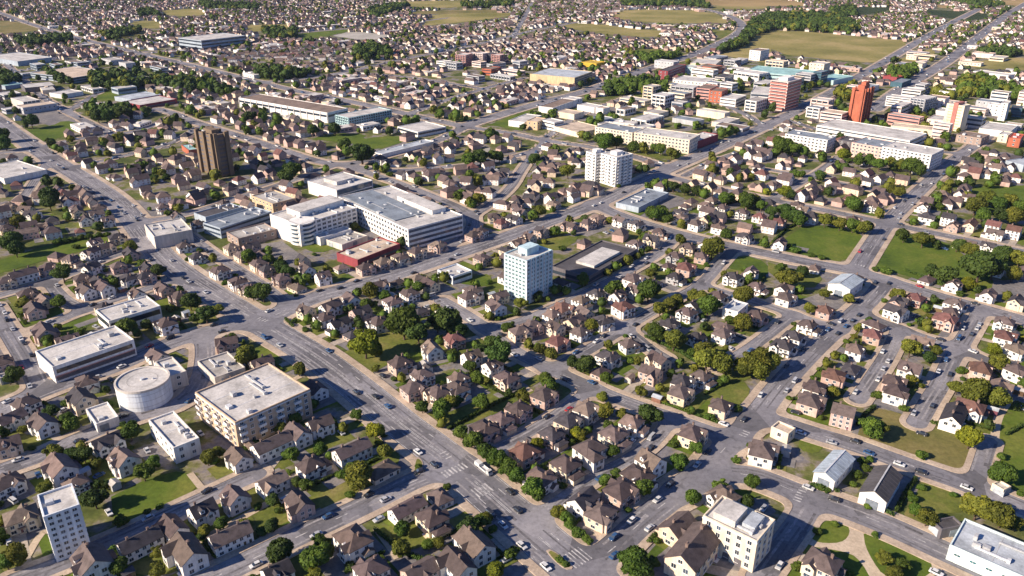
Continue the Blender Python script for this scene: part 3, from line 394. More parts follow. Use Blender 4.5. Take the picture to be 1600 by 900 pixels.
 ('D4',[(400,420),(480,445),(620,410),(560,395)],4,'white','palegrey','plain',1,4,'store','','white flat store beside crowded lots'),
 ('N3',[(895,617),(1148,735),(1236,636),(985,520)],10.5,'cream','palegrey','townhall',4,2.5,'apartment_building','the cream corner block','cream four-storey corner block with a stepped flat roof'),
 ('N4',[(865,755),(1240,925),(1320,790),(910,625)],5,'mintwhite','bluegreyroof','ribbonwin',1,3.5,'warehouse','the mint-white warehouse','mint-white warehouse with a ribbon of small windows at the photo edge'),
 ('N4',[(15,195),(95,236),(132,202),(50,175)],4,'cream','beigeroof','few',1,4,'workshop','the cream workshop','small cream flat workshop beside the roundabout street'),
 ('M3',[(985,542),(1060,562),(1108,522),(1040,503)],5,'white','bluegreyroof','few',2,4,'house_block','','small white cube house with pale blue roof'),
 ('M1',[(0,850),(10,870),(40,860),(30,845)],3,'stone','palegrey','plain',1,4,'garage_building','','tiny pale flat garage beside the edge street'),
 ('N4',[(780,640),(815,690),(905,655),(870,615)],3.5,'darkwall','darkroof','plain',1,4,'garage_building','','small dark garage behind the mint-white warehouse'),
 ('N4',[(1060,468),(1100,490),(1130,475),(1095,455)],2.6,'cream','palegrey','plain',1,4,'shed','','tiny pale kiosk under trees beside the street bend'),
]
# gable-roofed sheds: crop, eave corners, eave height, ridge axis index (0: along first edge, 1: along second edge)
BARNS = [
 ('N4',[(215,412),(322,462),(402,352),(305,303)],4,1,1.6,'white','metalblue','barn','the blue-grey barn','barn with a ribbed blue-grey metal roof and white gable'),
 ('N4',[(425,502),(562,560),(632,430),(500,382)],4.2,1,2.2,'white','darkroof','barn','the dark-roofed barn','barn with a dark slate roof and white gable end'),
 ('M4',[(290,422),(392,467),(442,408),(342,383)],5,1,1.6,'white','metalblue','workshop','the pale-blue roofed workshop','workshop with a pale blue pitched roof at the road junction'),
]
TANK = ('F', (222, 592), 40, 8.0)
# further places that labels can point to: crop, x, y, words
PLACES = [
 ('N1',740,550,'the square lawn'),('N4',700,270,'the dry lawn with the yellow tree'),('N4',800,530,'the lawn by the mint-white warehouse'),('N4',285,690,'the small oval green'),
 ('N4',600,800,'the big oval green'),('M4',250,240,'the bright rectangular field'),('M4',700,320,'the larger bright field'),('F',405,505,'the big road junction'),('F',695,738,'the zebra-striped junction'),
 ('F',925,890,'the junction by the planted island'),('F',1108,742,'the curved road fork'),('F',1180,655,'the three-way junction by the red-and-white house'),('F',1378,445,'the junction by the pale-blue roof'),
 ('F',1387,350,'the crossroads above the bright fields'),('F',940,316,'the fork by the slate-roofed pavilion'),('M2',590,770,'the olive lawn with the big lime tree'),('M1',250,290,'the long green strip'),
 ('U2',680,290,'the green pitch'),('F',725,198,'the upper crossroads'),('U1',240,250,'the olive field by the wide junction'),('F',72,243,'the wide far junction'),('F',1100,445,'the meeting of the small lanes'),
 ('N2',1020,120,'the walled garden lawn'),('M3',950,790,'the wooded patch'),('F',1050,656,'the lane end by the diagonal street'),('F',858,574,'the bend of the diagonal street'),('F',1484,567,'the lane crossing among red roofs'),
 ('M3',1130,340,'the lane-side green'),('M3',220,225,'the small olive green'),('F',1545,212,'the end of the short avenue'),('M4',1150,470,'the dark car park'),('F',742,350,'the bend below the hospital'),
 ('F',318,560,'the tank yard'),('F',965,727,'the middle of the terrace lane'),('F',867,652,'the hedge lane'),('F',262,345,'the side street mouth by the stone hall'),('F',60,515,'the edge lanes'),('F',1264,780,'the mouth of the cul-de-sac'),
 ('F',817,270,'the bent lane below the upper crossroads'),('F',1425,310,'the tree-lined avenue'),('F',1260,290,'the villa lanes'),('F',1000,490,'the hillside lane bend'),('F',480,838,'the lower street'),('F',205,460,'the warehouse lane'),
 ('F',110,692,'the edge street by the tank'),('F',165,840,'the street by the slab tower'),('F',520,258,'the bend behind the hospital'),
]
SKY_STRENGTH, SUN_STRENGTH, EXPOSURE, HAZE = 0.058, 5.0, 0.80, 0.000025
# ================================================================== scene, helpers
scene = bpy.context.scene
col = scene.collection
objs = bpy.data.objects
SUN_EL = 29.0
TO_SUN = Vector((-0.92, -0.40, math.tan(R(SUN_EL)))).normalized()

def link(name, data, parent=None, loc=None, rotz=0.0, scl=None):
    o = objs.new(name, data)
    col.objects.link(o)
    if parent is not None:
        o.parent = parent
    if loc is not None:
        o.location = loc
    if rotz:
        o.rotation_euler = (0, 0, rotz)
    if scl is not None:
        o.scale = scl
    return o

def tag(o, label=None, cat=None, group=None, kind=None):
    if label: o['label'] = label
    if cat: o['category'] = cat
    if group: o['group'] = group
    if kind: o['kind'] = kind
    return o

class MB:
    """collects faces, builds one mesh"""
    def __init__(s):
        s.v, s.f, s.m = [], [], []
    def face(s, pts, m=0):
        b = len(s.v); s.v.extend([tuple(p) for p in pts]); s.f.append(tuple(range(b, b + len(pts)))); s.m.append(m)
    def solid(s, verts, faces, m=0):
        b = len(s.v); s.v.extend([tuple(p) for p in verts])
        for f in faces:
            s.f.append(tuple(b + i for i in f)); s.m.append(m)
    def box(s, x0, x1, y0, y1, z0, z1, m=0, bottom=False):
        v = [(x0,y0,z0),(x1,y0,z0),(x1,y1,z0),(x0,y1,z0),(x0,y0,z1),(x1,y0,z1),(x1,y1,z1),(x0,y1,z1)]
        f = [(4,5,6,7),(0,1,5,4),(1,2,6,5),(2,3,7,6),(3,0,4,7)]
        if bottom: f.append((3,2,1,0))
        s.solid(v, f, m)
    def prism(s, poly, z0, z1, m=0, mtop=None):
        n = len(poly)
        a = sum(poly[i][0]*poly[(i+1)%n][1]-poly[(i+1)%n][0]*poly[i][1] for i in range(n))
        if a < 0: poly = poly[::-1]
        b = len(s.v)
        s.v.extend([(p[0],p[1],z0) for p in poly] + [(p[0],p[1],z1) for p in poly])
        for i in range(n):
            j = (i+1) % n
            s.f.append((b+i, b+j, b+n+j, b+n+i)); s.m.append(m)
        s.f.append(tuple(b+n+i for i in range(n))); s.m.append(m if mtop is None else mtop)
    def cyl(s, cx, cy, r, z0, z1, n=24, m=0, r1=None, cap=True):
        r1 = r if r1 is None else r1
        b = len(s.v)
        for z, q in ((z0, r), (z1, r1)):
            for i in range(n):
                a = 2*math.pi*i/n
                s.v.append((cx+q*math.cos(a), cy+q*math.sin(a), z))
        for i in range(n):
            j = (i+1) % n
            s.f.append((b+i, b+j, b+n+j, b+n+i)); s.m.append(m)
        if cap:
            s.f.append(tuple(b+n+i for i in range(n))); s.m.append(m)
    def tube(s, p0, p1, r0, r1, n=6, m=0):
        p0, p1 = Vector(p0), Vector(p1)
        d = (p1-p0).normalized()
        u = d.orthogonal().normalized(); w = d.cross(u)
        b = len(s.v)
        for p, r in ((p0, r0), (p1, r1)):
            for i in range(n):
                a = 2*math.pi*i/n
                s.v.append(tuple(p + (u*math.cos(a) + w*math.sin(a))*r))
        for i in range(n):
            j = (i+1) % n
            s.f.append((b+i, b+j, b+n+j, b+n+i)); s.m.append(m)
    def mesh(s, name, mats, smooth=False):
        me = bpy.data.meshes.new(name)
        me.from_pydata(s.v, [], s.f)
        for m in mats: me.materials.append(m)
        if len(mats) > 1: me.polygons.foreach_set('material_index', s.m)
        if smooth: me.polygons.foreach_set('use_smooth', [True]*len(s.f))
        me.update()
        return me

def np_mesh(name, verts, faces, mats, midx=None, smooth=False):
    """verts (n,3), faces (m,k) all of one size"""
    me = bpy.data.meshes.new(name)
    k = faces.shape[1]
    me.vertices.add(len(verts)); me.vertices.foreach_set('co', verts.astype(np.float32).ravel())
    me.loops.add(faces.size); me.loops.foreach_set('vertex_index', faces.astype(np.int32).ravel())
    me.polygons.add(len(faces)); me.polygons.foreach_set('loop_start', np.arange(0, faces.size, k, dtype=np.int32))
    for m in mats: me.materials.append(m)
    if midx is not None: me.polygons.foreach_set('material_index', midx.astype(np.int32))
    if smooth: me.polygons.foreach_set('use_smooth', np.ones(len(faces), dtype=bool))
    me.update(calc_edges=True); me.validate()
    return me

# ================================================================== materials
def new_mat(name):
    m = bpy.data.materials.new(name); m.use_nodes = True
    nt = m.node_tree; nt.nodes.clear()
    out = nt.nodes.new('ShaderNodeOutputMaterial'); bs = nt.nodes.new('ShaderNodeBsdfPrincipled')
    nt.links.new(bs.outputs[0], out.inputs[0])
    return m, nt, bs, out

def noise(nt, vec, scale, detail=4, rough=0.6, dist=0.0):
    n = nt.nodes.new('ShaderNodeTexNoise'); n.inputs['Scale'].default_value = scale
    n.inputs['Detail'].default_value = detail; n.inputs['Roughness'].default_value = rough; n.inputs['Distortion'].default_value = dist
    nt.links.new(vec, n.inputs['Vector'])
    return n.outputs['Fac']

def ramp(nt, fac, stops, interp='LINEAR'):
    r = nt.nodes.new('ShaderNodeValToRGB'); r.color_ramp.interpolation = interp
    e = r.color_ramp.elements
    while len(e) < len(stops): e.new(0.5)
    for el, (p, c) in zip(e, stops):
        el.position = p; el.color = (*c, 1) if len(c) == 3 else c
    nt.links.new(fac, r.inputs[0])
    return r.outputs[0]

def mixc(nt, fac, a, b, mode='MIX'):
    n = nt.nodes.new('ShaderNodeMix'); n.data_type = 'RGBA'; n.blend_type = mode
    for sock, v in ((n.inputs[0], fac), (n.inputs[6], a), (n.inputs[7], b)):
        if isinstance(v, (int, float)): sock.default_value = v
        elif isinstance(v, tuple): sock.default_value = (*v, 1)
        else: nt.links.new(v, sock)
    return n.outputs[2]

def mul(c, k):
    return tuple(min(1, x*k) for x in c)

def plain(name, c, rough=0.8, scale=0.5, amt=0.25, fine=6.0, rand=0.0, obj=True, streak=False, metallic=0.0, bump=0.0, hue=0.0):
    """one base colour with weathering: broad patches, fine grain and (rand) a shift from object to object"""
    m, nt, bs, out = new_mat(name)
    tc = nt.nodes.new('ShaderNodeTexCoord')
    vec = tc.outputs['Object'] if obj else nt.nodes.new('ShaderNodeNewGeometry').outputs['Position']
    oi = nt.nodes.new('ShaderNodeObjectInfo')
    if obj:
        add = nt.nodes.new('ShaderNodeVectorMath'); add.operation = 'ADD'
        sc = nt.nodes.new('ShaderNodeVectorMath'); sc.operation = 'SCALE'; sc.inputs[3].default_value = 37.0
        comb = nt.nodes.new('ShaderNodeCombineXYZ')
        for i in range(3): nt.links.new(oi.outputs['Random'], comb.inputs[i])
        nt.links.new(comb.outputs[0], sc.inputs[0]); nt.links.new(vec, add.inputs[0]); nt.links.new(sc.outputs[0], add.inputs[1])
        vec = add.outputs[0]
    a = noise(nt, vec, scale, 5, 0.65)
    if streak:
        mp = nt.nodes.new('ShaderNodeMapping'); mp.inputs['Scale'].default_value = (1.0, 1.0, 0.12)
        nt.links.new(vec, mp.inputs[0]); b = noise(nt, mp.outputs[0], fine, 4, 0.7)
    else:
        b = noise(nt, vec, fine, 3, 0.7)
    c1 = ramp(nt, a, [(0.3, mul(c, 1-amt)), (0.5, c), (0.72, mul(c, 1+amt*0.7))])
    c2 = mixc(nt, 0.55, c1, ramp(nt, b, [(0.25, (0.55,)*3), (0.75, (1.35,)*3)]), 'MULTIPLY')
    if rand:
        hs = nt.nodes.new('ShaderNodeHueSaturation')
        mr = nt.nodes.new('ShaderNodeMapRange'); mr.inputs[3].default_value = 1-rand; mr.inputs[4].default_value = 1+rand
        nt.links.new(oi.outputs['Random'], mr.inputs[0]); nt.links.new(mr.outputs[0], hs.inputs['Value'])
        if hue:
            mr2 = nt.nodes.new('ShaderNodeMapRange'); mr2.inputs[3].default_value = 0.5-hue; mr2.inputs[4].default_value = 0.5+hue
            wn = nt.nodes.new('ShaderNodeTexWhiteNoise'); wn.noise_dimensions = '1D'; nt.links.new(oi.outputs['Random'], wn.inputs['W'])
            nt.links.new(wn.outputs['Value'], mr2.inputs[0]); nt.links.new(mr2.outputs[0], hs.inputs['Hue'])
        nt.links.new(c2, hs.inputs['Color']); c2 = hs.outputs[0]
    nt.links.new(c2, bs.inputs['Base Color'])
    bs.inputs['Roughness'].default_value = rough; bs.inputs['Metallic'].default_value = metallic
    bs.inputs['Specular IOR Level'].default_value = 0.3
    if bump:
        bp = nt.nodes.new('ShaderNodeBump'); bp.inputs['Strength'].default_value = bump; bp.inputs['Distance'].default_value = 0.1
        nt.links.new(b, bp.inputs['Height']); nt.links.new(bp.outputs[0], bs.inputs['Normal'])
    return m

def ground_mat(name, stops, scale, fine, detail2=0.9, rough=0.95, warp=0.0):
    m, nt, bs, out = new_mat(name)
    pos = nt.nodes.new('ShaderNodeNewGeometry').outputs['Position']
    a = noise(nt, pos, scale, 6, 0.62, warp)
    c = ramp(nt, a, stops)
    b = noise(nt, pos, fine, 4, 0.7)
    c = mixc(nt, detail2, c, ramp(nt, b, [(0.28, (0.6,)*3), (0.72, (1.35,)*3)]), 'MULTIPLY')
    nt.links.new(c, bs.inputs['Base Color']); bs.inputs['Roughness'].default_value = rough; bs.inputs['Specular IOR Level'].default_value = 0.15
    return m

def glass_mat(name, c, rough=0.12):
    m, nt, bs, out = new_mat(name)
    oi = nt.nodes.new('ShaderNodeObjectInfo')
    r = ramp(nt, oi.outputs['Random'], [(0.0, mul(c, 0.5)), (0.75, c), (1.0, mul(c, 2.2))])
    nt.links.new(r, bs.inputs['Base Color']); bs.inputs['Roughness'].default_value = rough; bs.inputs['Specular IOR Level'].default_value = 0.6
    return m

def leaf_mat(name, c):
    m, nt, bs, out = new_mat(name)
    geo = nt.nodes.new('ShaderNodeNewGeometry'); oi = nt.nodes.new('ShaderNodeObjectInfo')
    a = noise(nt, geo.outputs['Position'], 0.55, 3, 0.6)
    c1 = ramp(nt, a, [(0.3, mul(c, 0.6)), (0.52, c), (0.75, (c[0]*1.7, c[1]*1.45, c[2]*1.1))])
    hs = nt.nodes.new('ShaderNodeHueSaturation')
    mr = nt.nodes.new('ShaderNodeMapRange'); mr.inputs[3].default_value = 0.7; mr.inputs[4].default_value = 1.3
    nt.links.new(oi.outputs['Random'], mr.inputs[0]); nt.links.new(mr.outputs[0], hs.inputs['Value'])
    wn = nt.nodes.new('ShaderNodeTexWhiteNoise'); wn.noise_dimensions = '1D'; nt.links.new(oi.outputs['Random'], wn.inputs['W'])
    mr2 = nt.nodes.new('ShaderNodeMapRange'); mr2.inputs[3].default_value = 0.49; mr2.inputs[4].default_value = 0.518
    nt.links.new(wn.outputs['Value'], mr2.inputs[0]); nt.links.new(mr2.outputs[0], hs.inputs['Hue'])
    nt.links.new(c1, hs.inputs['Color']); nt.links.new(hs.outputs[0], bs.inputs['Base Color'])
    bs.inputs['Roughness'].default_value = 0.7; bs.inputs['Specular IOR Level'].default_value = 0.2
    tr = nt.nodes.new('ShaderNodeBsdfTranslucent'); nt.links.new(hs.outputs[0], tr.inputs[0])
    mx = nt.nodes.new('ShaderNodeMixShader'); mx.inputs[0].default_value = 0.22
    nt.links.new(bs.outputs[0], mx.inputs[1]); nt.links.new(tr.outputs[0], mx.inputs[2]); nt.links.new(mx.outputs[0], out.inputs[0])
    return m

def asphalt_mat():
    m, nt, bs, out = new_mat('asphalt')
    pos = nt.nodes.new('ShaderNodeNewGeometry').outputs['Position']
    a = noise(nt, pos, 0.045, 5, 0.6)
    c = ramp(nt, a, [(0.3, (0.138,0.137,0.152)), (0.5, (0.188,0.184,0.202)), (0.7, (0.25,0.241,0.254))])
    b = noise(nt, pos, 0.6, 6, 0.75)
    c = mixc(nt, 0.8, c, ramp(nt, b, [(0.3, (0.68,)*3), (0.5, (1,)*3), (0.7, (1.25,)*3)]), 'MULTIPLY')
    # repair patches and cracks
    v = nt.nodes.new('ShaderNodeTexVoronoi'); v.inputs['Scale'].default_value = 0.09; v.feature = 'F1'
    nt.links.new(pos, v.inputs['Vector'])
    sep = nt.nodes.new('ShaderNodeSeparateColor'); nt.links.new(v.outputs['Color'], sep.inputs[0])
    pt = ramp(nt, sep.outputs[0], [(0.0, (0.62,)*3), (0.14, (1,)*3), (0.80, (1,)*3), (0.84, (1.22,)*3)], 'CONSTANT')
    c = mixc(nt, 0.85, c, pt, 'MULTIPLY')
    st = noise(nt, pos, 0.22, 3, 0.55, 1.5)
    c = mixc(nt, 0.8, c, ramp(nt, st, [(0.30, (0.66,)*3), (0.42, (1,)*3)]), 'MULTIPLY')
    nt.links.new(c, bs.inputs['Base Color']); bs.inputs['Roughness'].default_value = 0.85; bs.inputs['Specular IOR Level'].default_value = 0.25
    return m

M = {}
M['ground'] = ground_mat('ground', [(0.30,(0.055,0.075,0.020)),(0.44,(0.095,0.115,0.030)),(0.50,(0.145,0.145,0.055)),(0.55,(0.23,0.20,0.165)),(0.61,(0.165,0.16,0.178)),(0.70,(0.26,0.23,0.20))], 0.06, 0.5, 0.95)
M['green'] = ground_mat('green_grass', [(0.3,(0.05,0.085,0.014)),(0.5,(0.092,0.135,0.018)),(0.72,(0.165,0.175,0.036))], 0.045, 0.7, 0.7)
M['olive'] = ground_mat('olive_grass', [(0.28,(0.065,0.095,0.016)),(0.48,(0.125,0.145,0.030)),(0.62,(0.185,0.175,0.05)),(0.75,(0.25,0.205,0.09))], 0.07, 0.7, 0.8)
M['dry'] = ground_mat('dry_grass', [(0.3,(0.10,0.11,0.03)),(0.5,(0.18,0.155,0.055)),(0.72,(0.26,0.2,0.09))], 0.03, 0.6, 0.7)
M['plaza'] = ground_mat('plaza', [(0.3,(0.42,0.34,0.25)),(0.7,(0.58,0.48,0.36))], 0.2, 1.3, 0.5)
M['hay'] = ground_mat('hay_meadow', [(0.3,(0.15,0.145,0.04)),(0.5,(0.25,0.22,0.075)),(0.7,(0.37,0.29,0.13))], 0.012, 0.25, 0.6)
M['wheat'] = ground_mat('wheat', [(0.3,(0.25,0.18,0.08)),(0.6,(0.36,0.26,0.12))], 0.01, 0.3, 0.5)
M['darkgreen'] = ground_mat('meadow_and_shade', [(0.3,(0.02,0.035,0.01)),(0.7,(0.05,0.07,0.02))], 0.02, 0.3, 0.6)  # dark meadow grass, also used for a painted cloud shadow
M['pitch'] = ground_mat('sports_ground', [(0.3,(0.3,0.29,0.25)),(0.7,(0.46,0.43,0.38))], 0.03, 0.3, 0.4)
M['paving'] = ground_mat('yard_paving', [(0.3,(0.13,0.128,0.135)),(0.5,(0.19,0.18,0.178)),(0.7,(0.28,0.25,0.22))], 0.09, 0.7, 0.8)
M['drive'] = ground_mat('driveway', [(0.3,(0.30,0.26,0.21)),(0.7,(0.46,0.40,0.33))], 0.3, 1.5, 0.7)
M['pave'] = ground_mat('pavement', [(0.3,(0.33,0.26,0.20)),(0.55,(0.46,0.37,0.285)),(0.72,(0.55,0.46,0.36))], 0.12, 1.3, 0.7)
M['path'] = ground_mat('path', [(0.3,(0.40,0.32,0.23)),(0.7,(0.56,0.46,0.34))], 0.2, 1.3, 0.5)
M['asphalt'] = asphalt_mat()
M['paint'] = ground_mat('road_paint', [(0.38,(0.20,0.20,0.215)),(0.52,(0.48,0.47,0.46)),(0.72,(0.66,0.65,0.62))], 0.5, 3, 0.5)
WALLS = {'w':('white',(0.80,0.77,0.72)),'c':('cream',(0.70,0.58,0.43)),'p':('pinkish',(0.50,0.36,0.31)),'g':('grey',(0.36,0.36,0.37))}
ROOFS = {'b':('brown',(0.110,0.083,0.080)),'d':('dark grey',(0.054,0.049,0.056)),'r':('rust-red',(0.150,0.077,0.066)),'t':('tan',(0.170,0.128,0.108))}
for k, (n, c) in WALLS.items():
    M['wall_'+k] = plain(n+'_house_wall', c, 0.85, 0.25, 0.22, 1.6, rand=0.14, streak=True, hue=0.012)
for k, (n, c) in ROOFS.items():
    M['roof_'+k] = plain(n.replace(' ','_').replace('-','_')+'_shingles', c, 0.88, 0.45, 0.4, 4.5, rand=0.3, bump=0.6, hue=0.018)
M['brick'] = plain('chimney_brick', (0.21,0.15,0.125), 0.9, 1, 0.3, 5)
M['trim'] = plain('white_trim', (0.78,0.77,0.74), 0.6, 1, 0.1, 4)
M['glass'] = glass_mat('window_glass', (0.035,0.05,0.075))
M['blueglass'] = glass_mat('blue_glazing', (0.05,0.11,0.17))
M['tealglass'] = glass_mat('teal_glazing', (0.035,0.17,0.21))
M['door'] = plain('door_paint', (0.16,0.09,0.06), 0.5, 1, 0.2, 4, rand=0.5, hue=0.1)
M['metal'] = plain('roof_unit_metal', (0.5,0.51,0.52), 0.5, 1, 0.25, 4, rand=0.25)
M['bark'] = plain('bark', (0.10,0.07,0.05), 0.95, 2, 0.4, 8)
BW = {'white':(0.76,0.74,0.70),'bluewhite':(0.72,0.76,0.80),'mintwhite':(0.66,0.76,0.73),'tealwhite':(0.50,0.67,0.71),'stone':(0.60,0.55,0.49),'ochre':(0.58,0.43,0.30),'tan':(0.60,0.44,0.28),
 'bluegrey':(0.36,0.42,0.48),'brownwall':(0.34,0.26,0.22),'redwall':(0.27,0.055,0.065),'darkwall':(0.13,0.12,0.13),'cream':(0.74,0.64,0.49),'tealwall':(0.40,0.57,0.58),'brown':(0.20,0.145,0.095),'sand':(0.62,0.48,0.29),
 'pinkwall':(0.54,0.30,0.26),'greybrown':(0.38,0.31,0.30),'palepink':(0.74,0.60,0.54),'orangewall':(0.42,0.13,0.075),'yellowwall':(0.55,0.37,0.04),'coolgrey':(0.45,0.46,0.48),'darkteal':(0.06,0.13,0.17),'pinkwhite':(0.68,0.46,0.39)}
BR = {'palegrey':(0.52,0.50,0.47),'concrete':(0.40,0.38,0.35),'slate':(0.21,0.245,0.285),'darkroof':(0.085,0.08,0.085),'beigeroof':(0.54,0.44,0.34),'brownroof':(0.22,0.165,0.13),'tealroof':(0.30,0.50,0.49),
 'bluegreyroof':(0.42,0.46,0.50),'metalblue':(0.36,0.42,0.48),'redroof':(0.46,0.09,0.06),'yellowroof':(0.5,0.34,0.05)}
for k, c in BW.items(): M[k] = plain(k+'_facade', c, 0.8, 0.12, 0.2, 1.0, streak=True)
for k, c in BR.items(): M['r_'+k] = plain(k+'_covering', c, 0.85, 0.13, 0.42, 1.1)
M['r_orangewall'] = M['r_redroof']; M['r_darkteal'] = M['r_slate']
M['stripe'] = plain('red_stripe', (0.42,0.17,0.14), 0.7, 0.3, 0.2, 2)
LEAF = {'m':('mid green',(0.080,0.128,0.018)),'d':('dark green',(0.058,0.096,0.019)),'o':('olive',(0.132,0.145,0.020)),'y':('yellow-green',(0.165,0.185,0.014))}
for k, (n, c) in LEAF.items(): M['leaf_'+k] = leaf_mat(n.replace(' ','_').replace('-','_')+'_leaves', c)
CARC = {'w':('white',(0.62,0.62,0.61)),'s':('silver',(0.42,0.43,0.45)),'d':('dark',(0.035,0.036,0.042)),'b':('blue',(0.04,0.10,0.22)),'r':('red',(0.4,0.03,0.03))}
for k, (n, c) in CARC.items():
    M['car_'+k] = plain(n+'_car_paint', c, 0.3, 1, 0.08, 6, rand=0.2); M['car_'+k].node_tree.nodes['Principled BSDF'].inputs['Coat Weight'].default_value = 0.5
M['tyre'] = plain('tyre', (0.03,0.03,0.03), 0.9, 2, 0.2, 8)
M['lamp'] = plain('headlight', (0.8,0.8,0.75), 0.2, 2, 0.05, 8)

# ================================================================== roads on the ground
def smooth_line(pts, it=2):
    """corner cutting that keeps the ends"""
    for _ in range(it):
        q = [pts[0]]
        for a, b in zip(pts[:-1], pts[1:]):
            q.append((a[0]*.75+b[0]*.25, a[1]*.75+b[1]*.25)); q.append((a[0]*.25+b[0]*.75, a[1]*.25+b[1]*.75))
        q.append(pts[-1]); pts = q
    return pts

RD = []
for c, w, sw, main, pts in ROADS:
    P = [at(*cr(c, x, y)) for x, y in pts]
    RD.append(dict(hw=w/2, sw=sw+.25, main=main, pts=smooth_line(P)))
SEG = np.array([(*a, *b, i) for i, r in enumerate(RD) for a, b in zip(r['pts'][:-1], r['pts'][1:])])
SEG_HW = np.array([RD[int(i)]['hw'] for i in SEG[:, 4]])

def road_near(P):
    """signed distance to the nearest carriageway edge, its direction, the vector away from it"""
    P = np.asarray(P, float)
    a, b = SEG[:, 0:2], SEG[:, 2:4]
    d = b - a; L2 = (d**2).sum(1) + 1e-9
    best = np.full(len(P), 1e9); idx = np.zeros(len(P), int); away = np.zeros((len(P), 2))
    for s in range(0, len(P), 4000):
        Q = P[s:s+4000]
        t = np.clip(((Q[:, None]-a[None])*d[None]).sum(2)/L2, 0, 1)
        v = Q[:, None]-(a[None]+t[..., None]*d[None])
        dist = np.sqrt((v**2).sum(2)) - SEG_HW
        k = dist.argmin(1)
        best[s:s+4000] = dist[np.arange(len(Q)), k]; idx[s:s+4000] = k
        away[s:s+4000] = v[np.arange(len(Q)), k]
    u = d[idx]/np.sqrt(L2[idx])[:, None]
    n = np.sqrt((away**2).sum(1))[:, None] + 1e-6
    return best, u, away/n, idx

def grid_fields(x0, x1, y0, y1, h):
    xs, ys = np.arange(x0, x1+h, h), np.arange(y0, y1+h, h)
    D = np.full((len(ys), len(xs)), 30.0); S = D.copy()
    for r in RD:
        p = np.array(r['pts']); m = r['hw'] + r['sw'] + 8
        i0, i1 = np.searchsorted(xs, [p[:, 0].min()-m, p[:, 0].max()+m]); j0, j1 = np.searchsorted(ys, [p[:, 1].min()-m, p[:, 1].max()+m])
        if i1-i0 < 2 or j1-j0 < 2: continue
        dr = np.full((j1-j0, i1-i0), 30.0)
        for a, b in zip(p[:-1], p[1:]):
            k0, k1 = np.searchsorted(xs[i0:i1], [min(a[0], b[0])-m, max(a[0], b[0])+m]); l0, l1 = np.searchsorted(ys[j0:j1], [min(a[1], b[1])-m, max(a[1], b[1])+m])
            if k1 <= k0 or l1 <= l0: continue
            X, Y = np.meshgrid(xs[i0+k0:i0+k1], ys[j0+l0:j0+l1])
            d = b-a; t = np.clip(((X-a[0])*d[0]+(Y-a[1])*d[1])/((d**2).sum()+1e-9), 0, 1)
            q = np.hypot(X-a[0]-t*d[0], Y-a[1]-t*d[1])-r['hw']
            w = dr[l0:l1, k0:k1]; np.minimum(w, q, out=w)
        for F, off, kk in ((D, 0.0, 4.2), (S, r['sw'], 3.2)):
            w = F[j0:j1, i0:i1]; q = dr-off
            hmix = np.maximum(kk-np.abs(w-q), 0)/kk
            w[:] = np.minimum(w, q)-hmix*hmix*kk*0.25
    return xs, ys, D, S

def region_mesh(xs, ys, F, z, kerb=None):
    """mesh of the part of the grid where F < 0 (+ an upright face along its edge down to kerb)"""
    mb = MB()
    ins = F < 0
    full = ins[:-1, :-1] & ins[1:, :-1] & ins[:-1, 1:] & ins[1:, 1:]
    anyc = ins[:-1, :-1] | ins[1:, :-1] | ins[:-1, 1:] | ins[1:, 1:]
    for j in range(full.shape[0]):
        row = full[j]
        if not anyc[j].any(): continue
        e = np.flatnonzero(np.diff(np.concatenate(([0], row.astype(int), [0]))))
        for a, b in zip(e[::2], e[1::2]):
            mb.face([(xs[a], ys[j], z), (xs[b], ys[j], z), (xs[b], ys[j+1], z), (xs[a], ys[j+1], z)])
        for i in np.flatnonzero(anyc[j] & ~row):
            c = [(xs[i], ys[j], F[j, i]), (xs[i+1], ys[j], F[j, i+1]), (xs[i+1], ys[j+1], F[j+1, i+1]), (xs[i], ys[j+1], F[j+1, i])]
            poly, cut = [], []
            for p, q in zip(c, c[1:]+c[:1]):
                if p[2] < 0: poly.append(p[:2])
                if (p[2] < 0) != (q[2] < 0):
                    t = p[2]/(p[2]-q[2]); x = (p[0]+(q[0]-p[0])*t, p[1]+(q[1]-p[1])*t)
                    poly.append(x); cut.append(x)
            if len(poly) >= 3: mb.face([(x, y, z) for x, y in poly])
            if kerb is not None and len(cut) == 2:
                a, b = cut
                mb.face([(*a, z), (*b, z), (*b, kerb), (*a, kerb)])
    return mb

Z_ROAD, Z_PAVE = 0.16, 0.29
for nm, ext in (('', (-430, 430, 118, 560, 1.0)), ('', (-1350, 1350, 560, 2300, 3.0))):
    xs, ys, Dg, Sg = grid_fields(*ext)
    o = link('road', region_mesh(xs, ys, Dg, Z_ROAD).mesh('road', [M['asphalt']])); tag(o, kind='structure')
    G = np.maximum(-Dg, Sg)
    o = link('pavement', region_mesh(xs, ys, G, Z_PAVE, 0.0).mesh('pavement', [M['pave']])); tag(o, kind='structure')

# ground sheet
mb = MB(); mb.face([(-9000, -1500, 0), (9000, -1500, 0), (9000, 12000, 0), (-9000, 12000, 0)])
tag(link('ground', mb.mesh('ground', [M['ground']])), kind='structure')

def ribbon(mb, pts, w, z, m=0):
    P = [Vector((*p, 0)) for p in pts]
    L = []
    for i, p in enumerate(P):
        d = (P[min(i+1, len(P)-1)]-P[max(i-1, 0)]).normalized(); n = Vector((-d.y, d.x, 0))*w/2
        L.append((p+n, p-n))
    for (a, b), (c, d) in zip(L[:-1], L[1:]):
        mb.face([(b.x, b.y, z), (d.x, d.y, z), (c.x, c.y, z), (a.x, a.y, z)], m)

mb = MB()
for i, (c, w, pts) in enumerate(PATHS):
    ribbon(mb, smooth_line([at(*cr(c, x, y)) for x, y in pts]), w, 0.138+0.002*i)
tag(link('path', mb.mesh('path', [M['path']])), kind='structure')

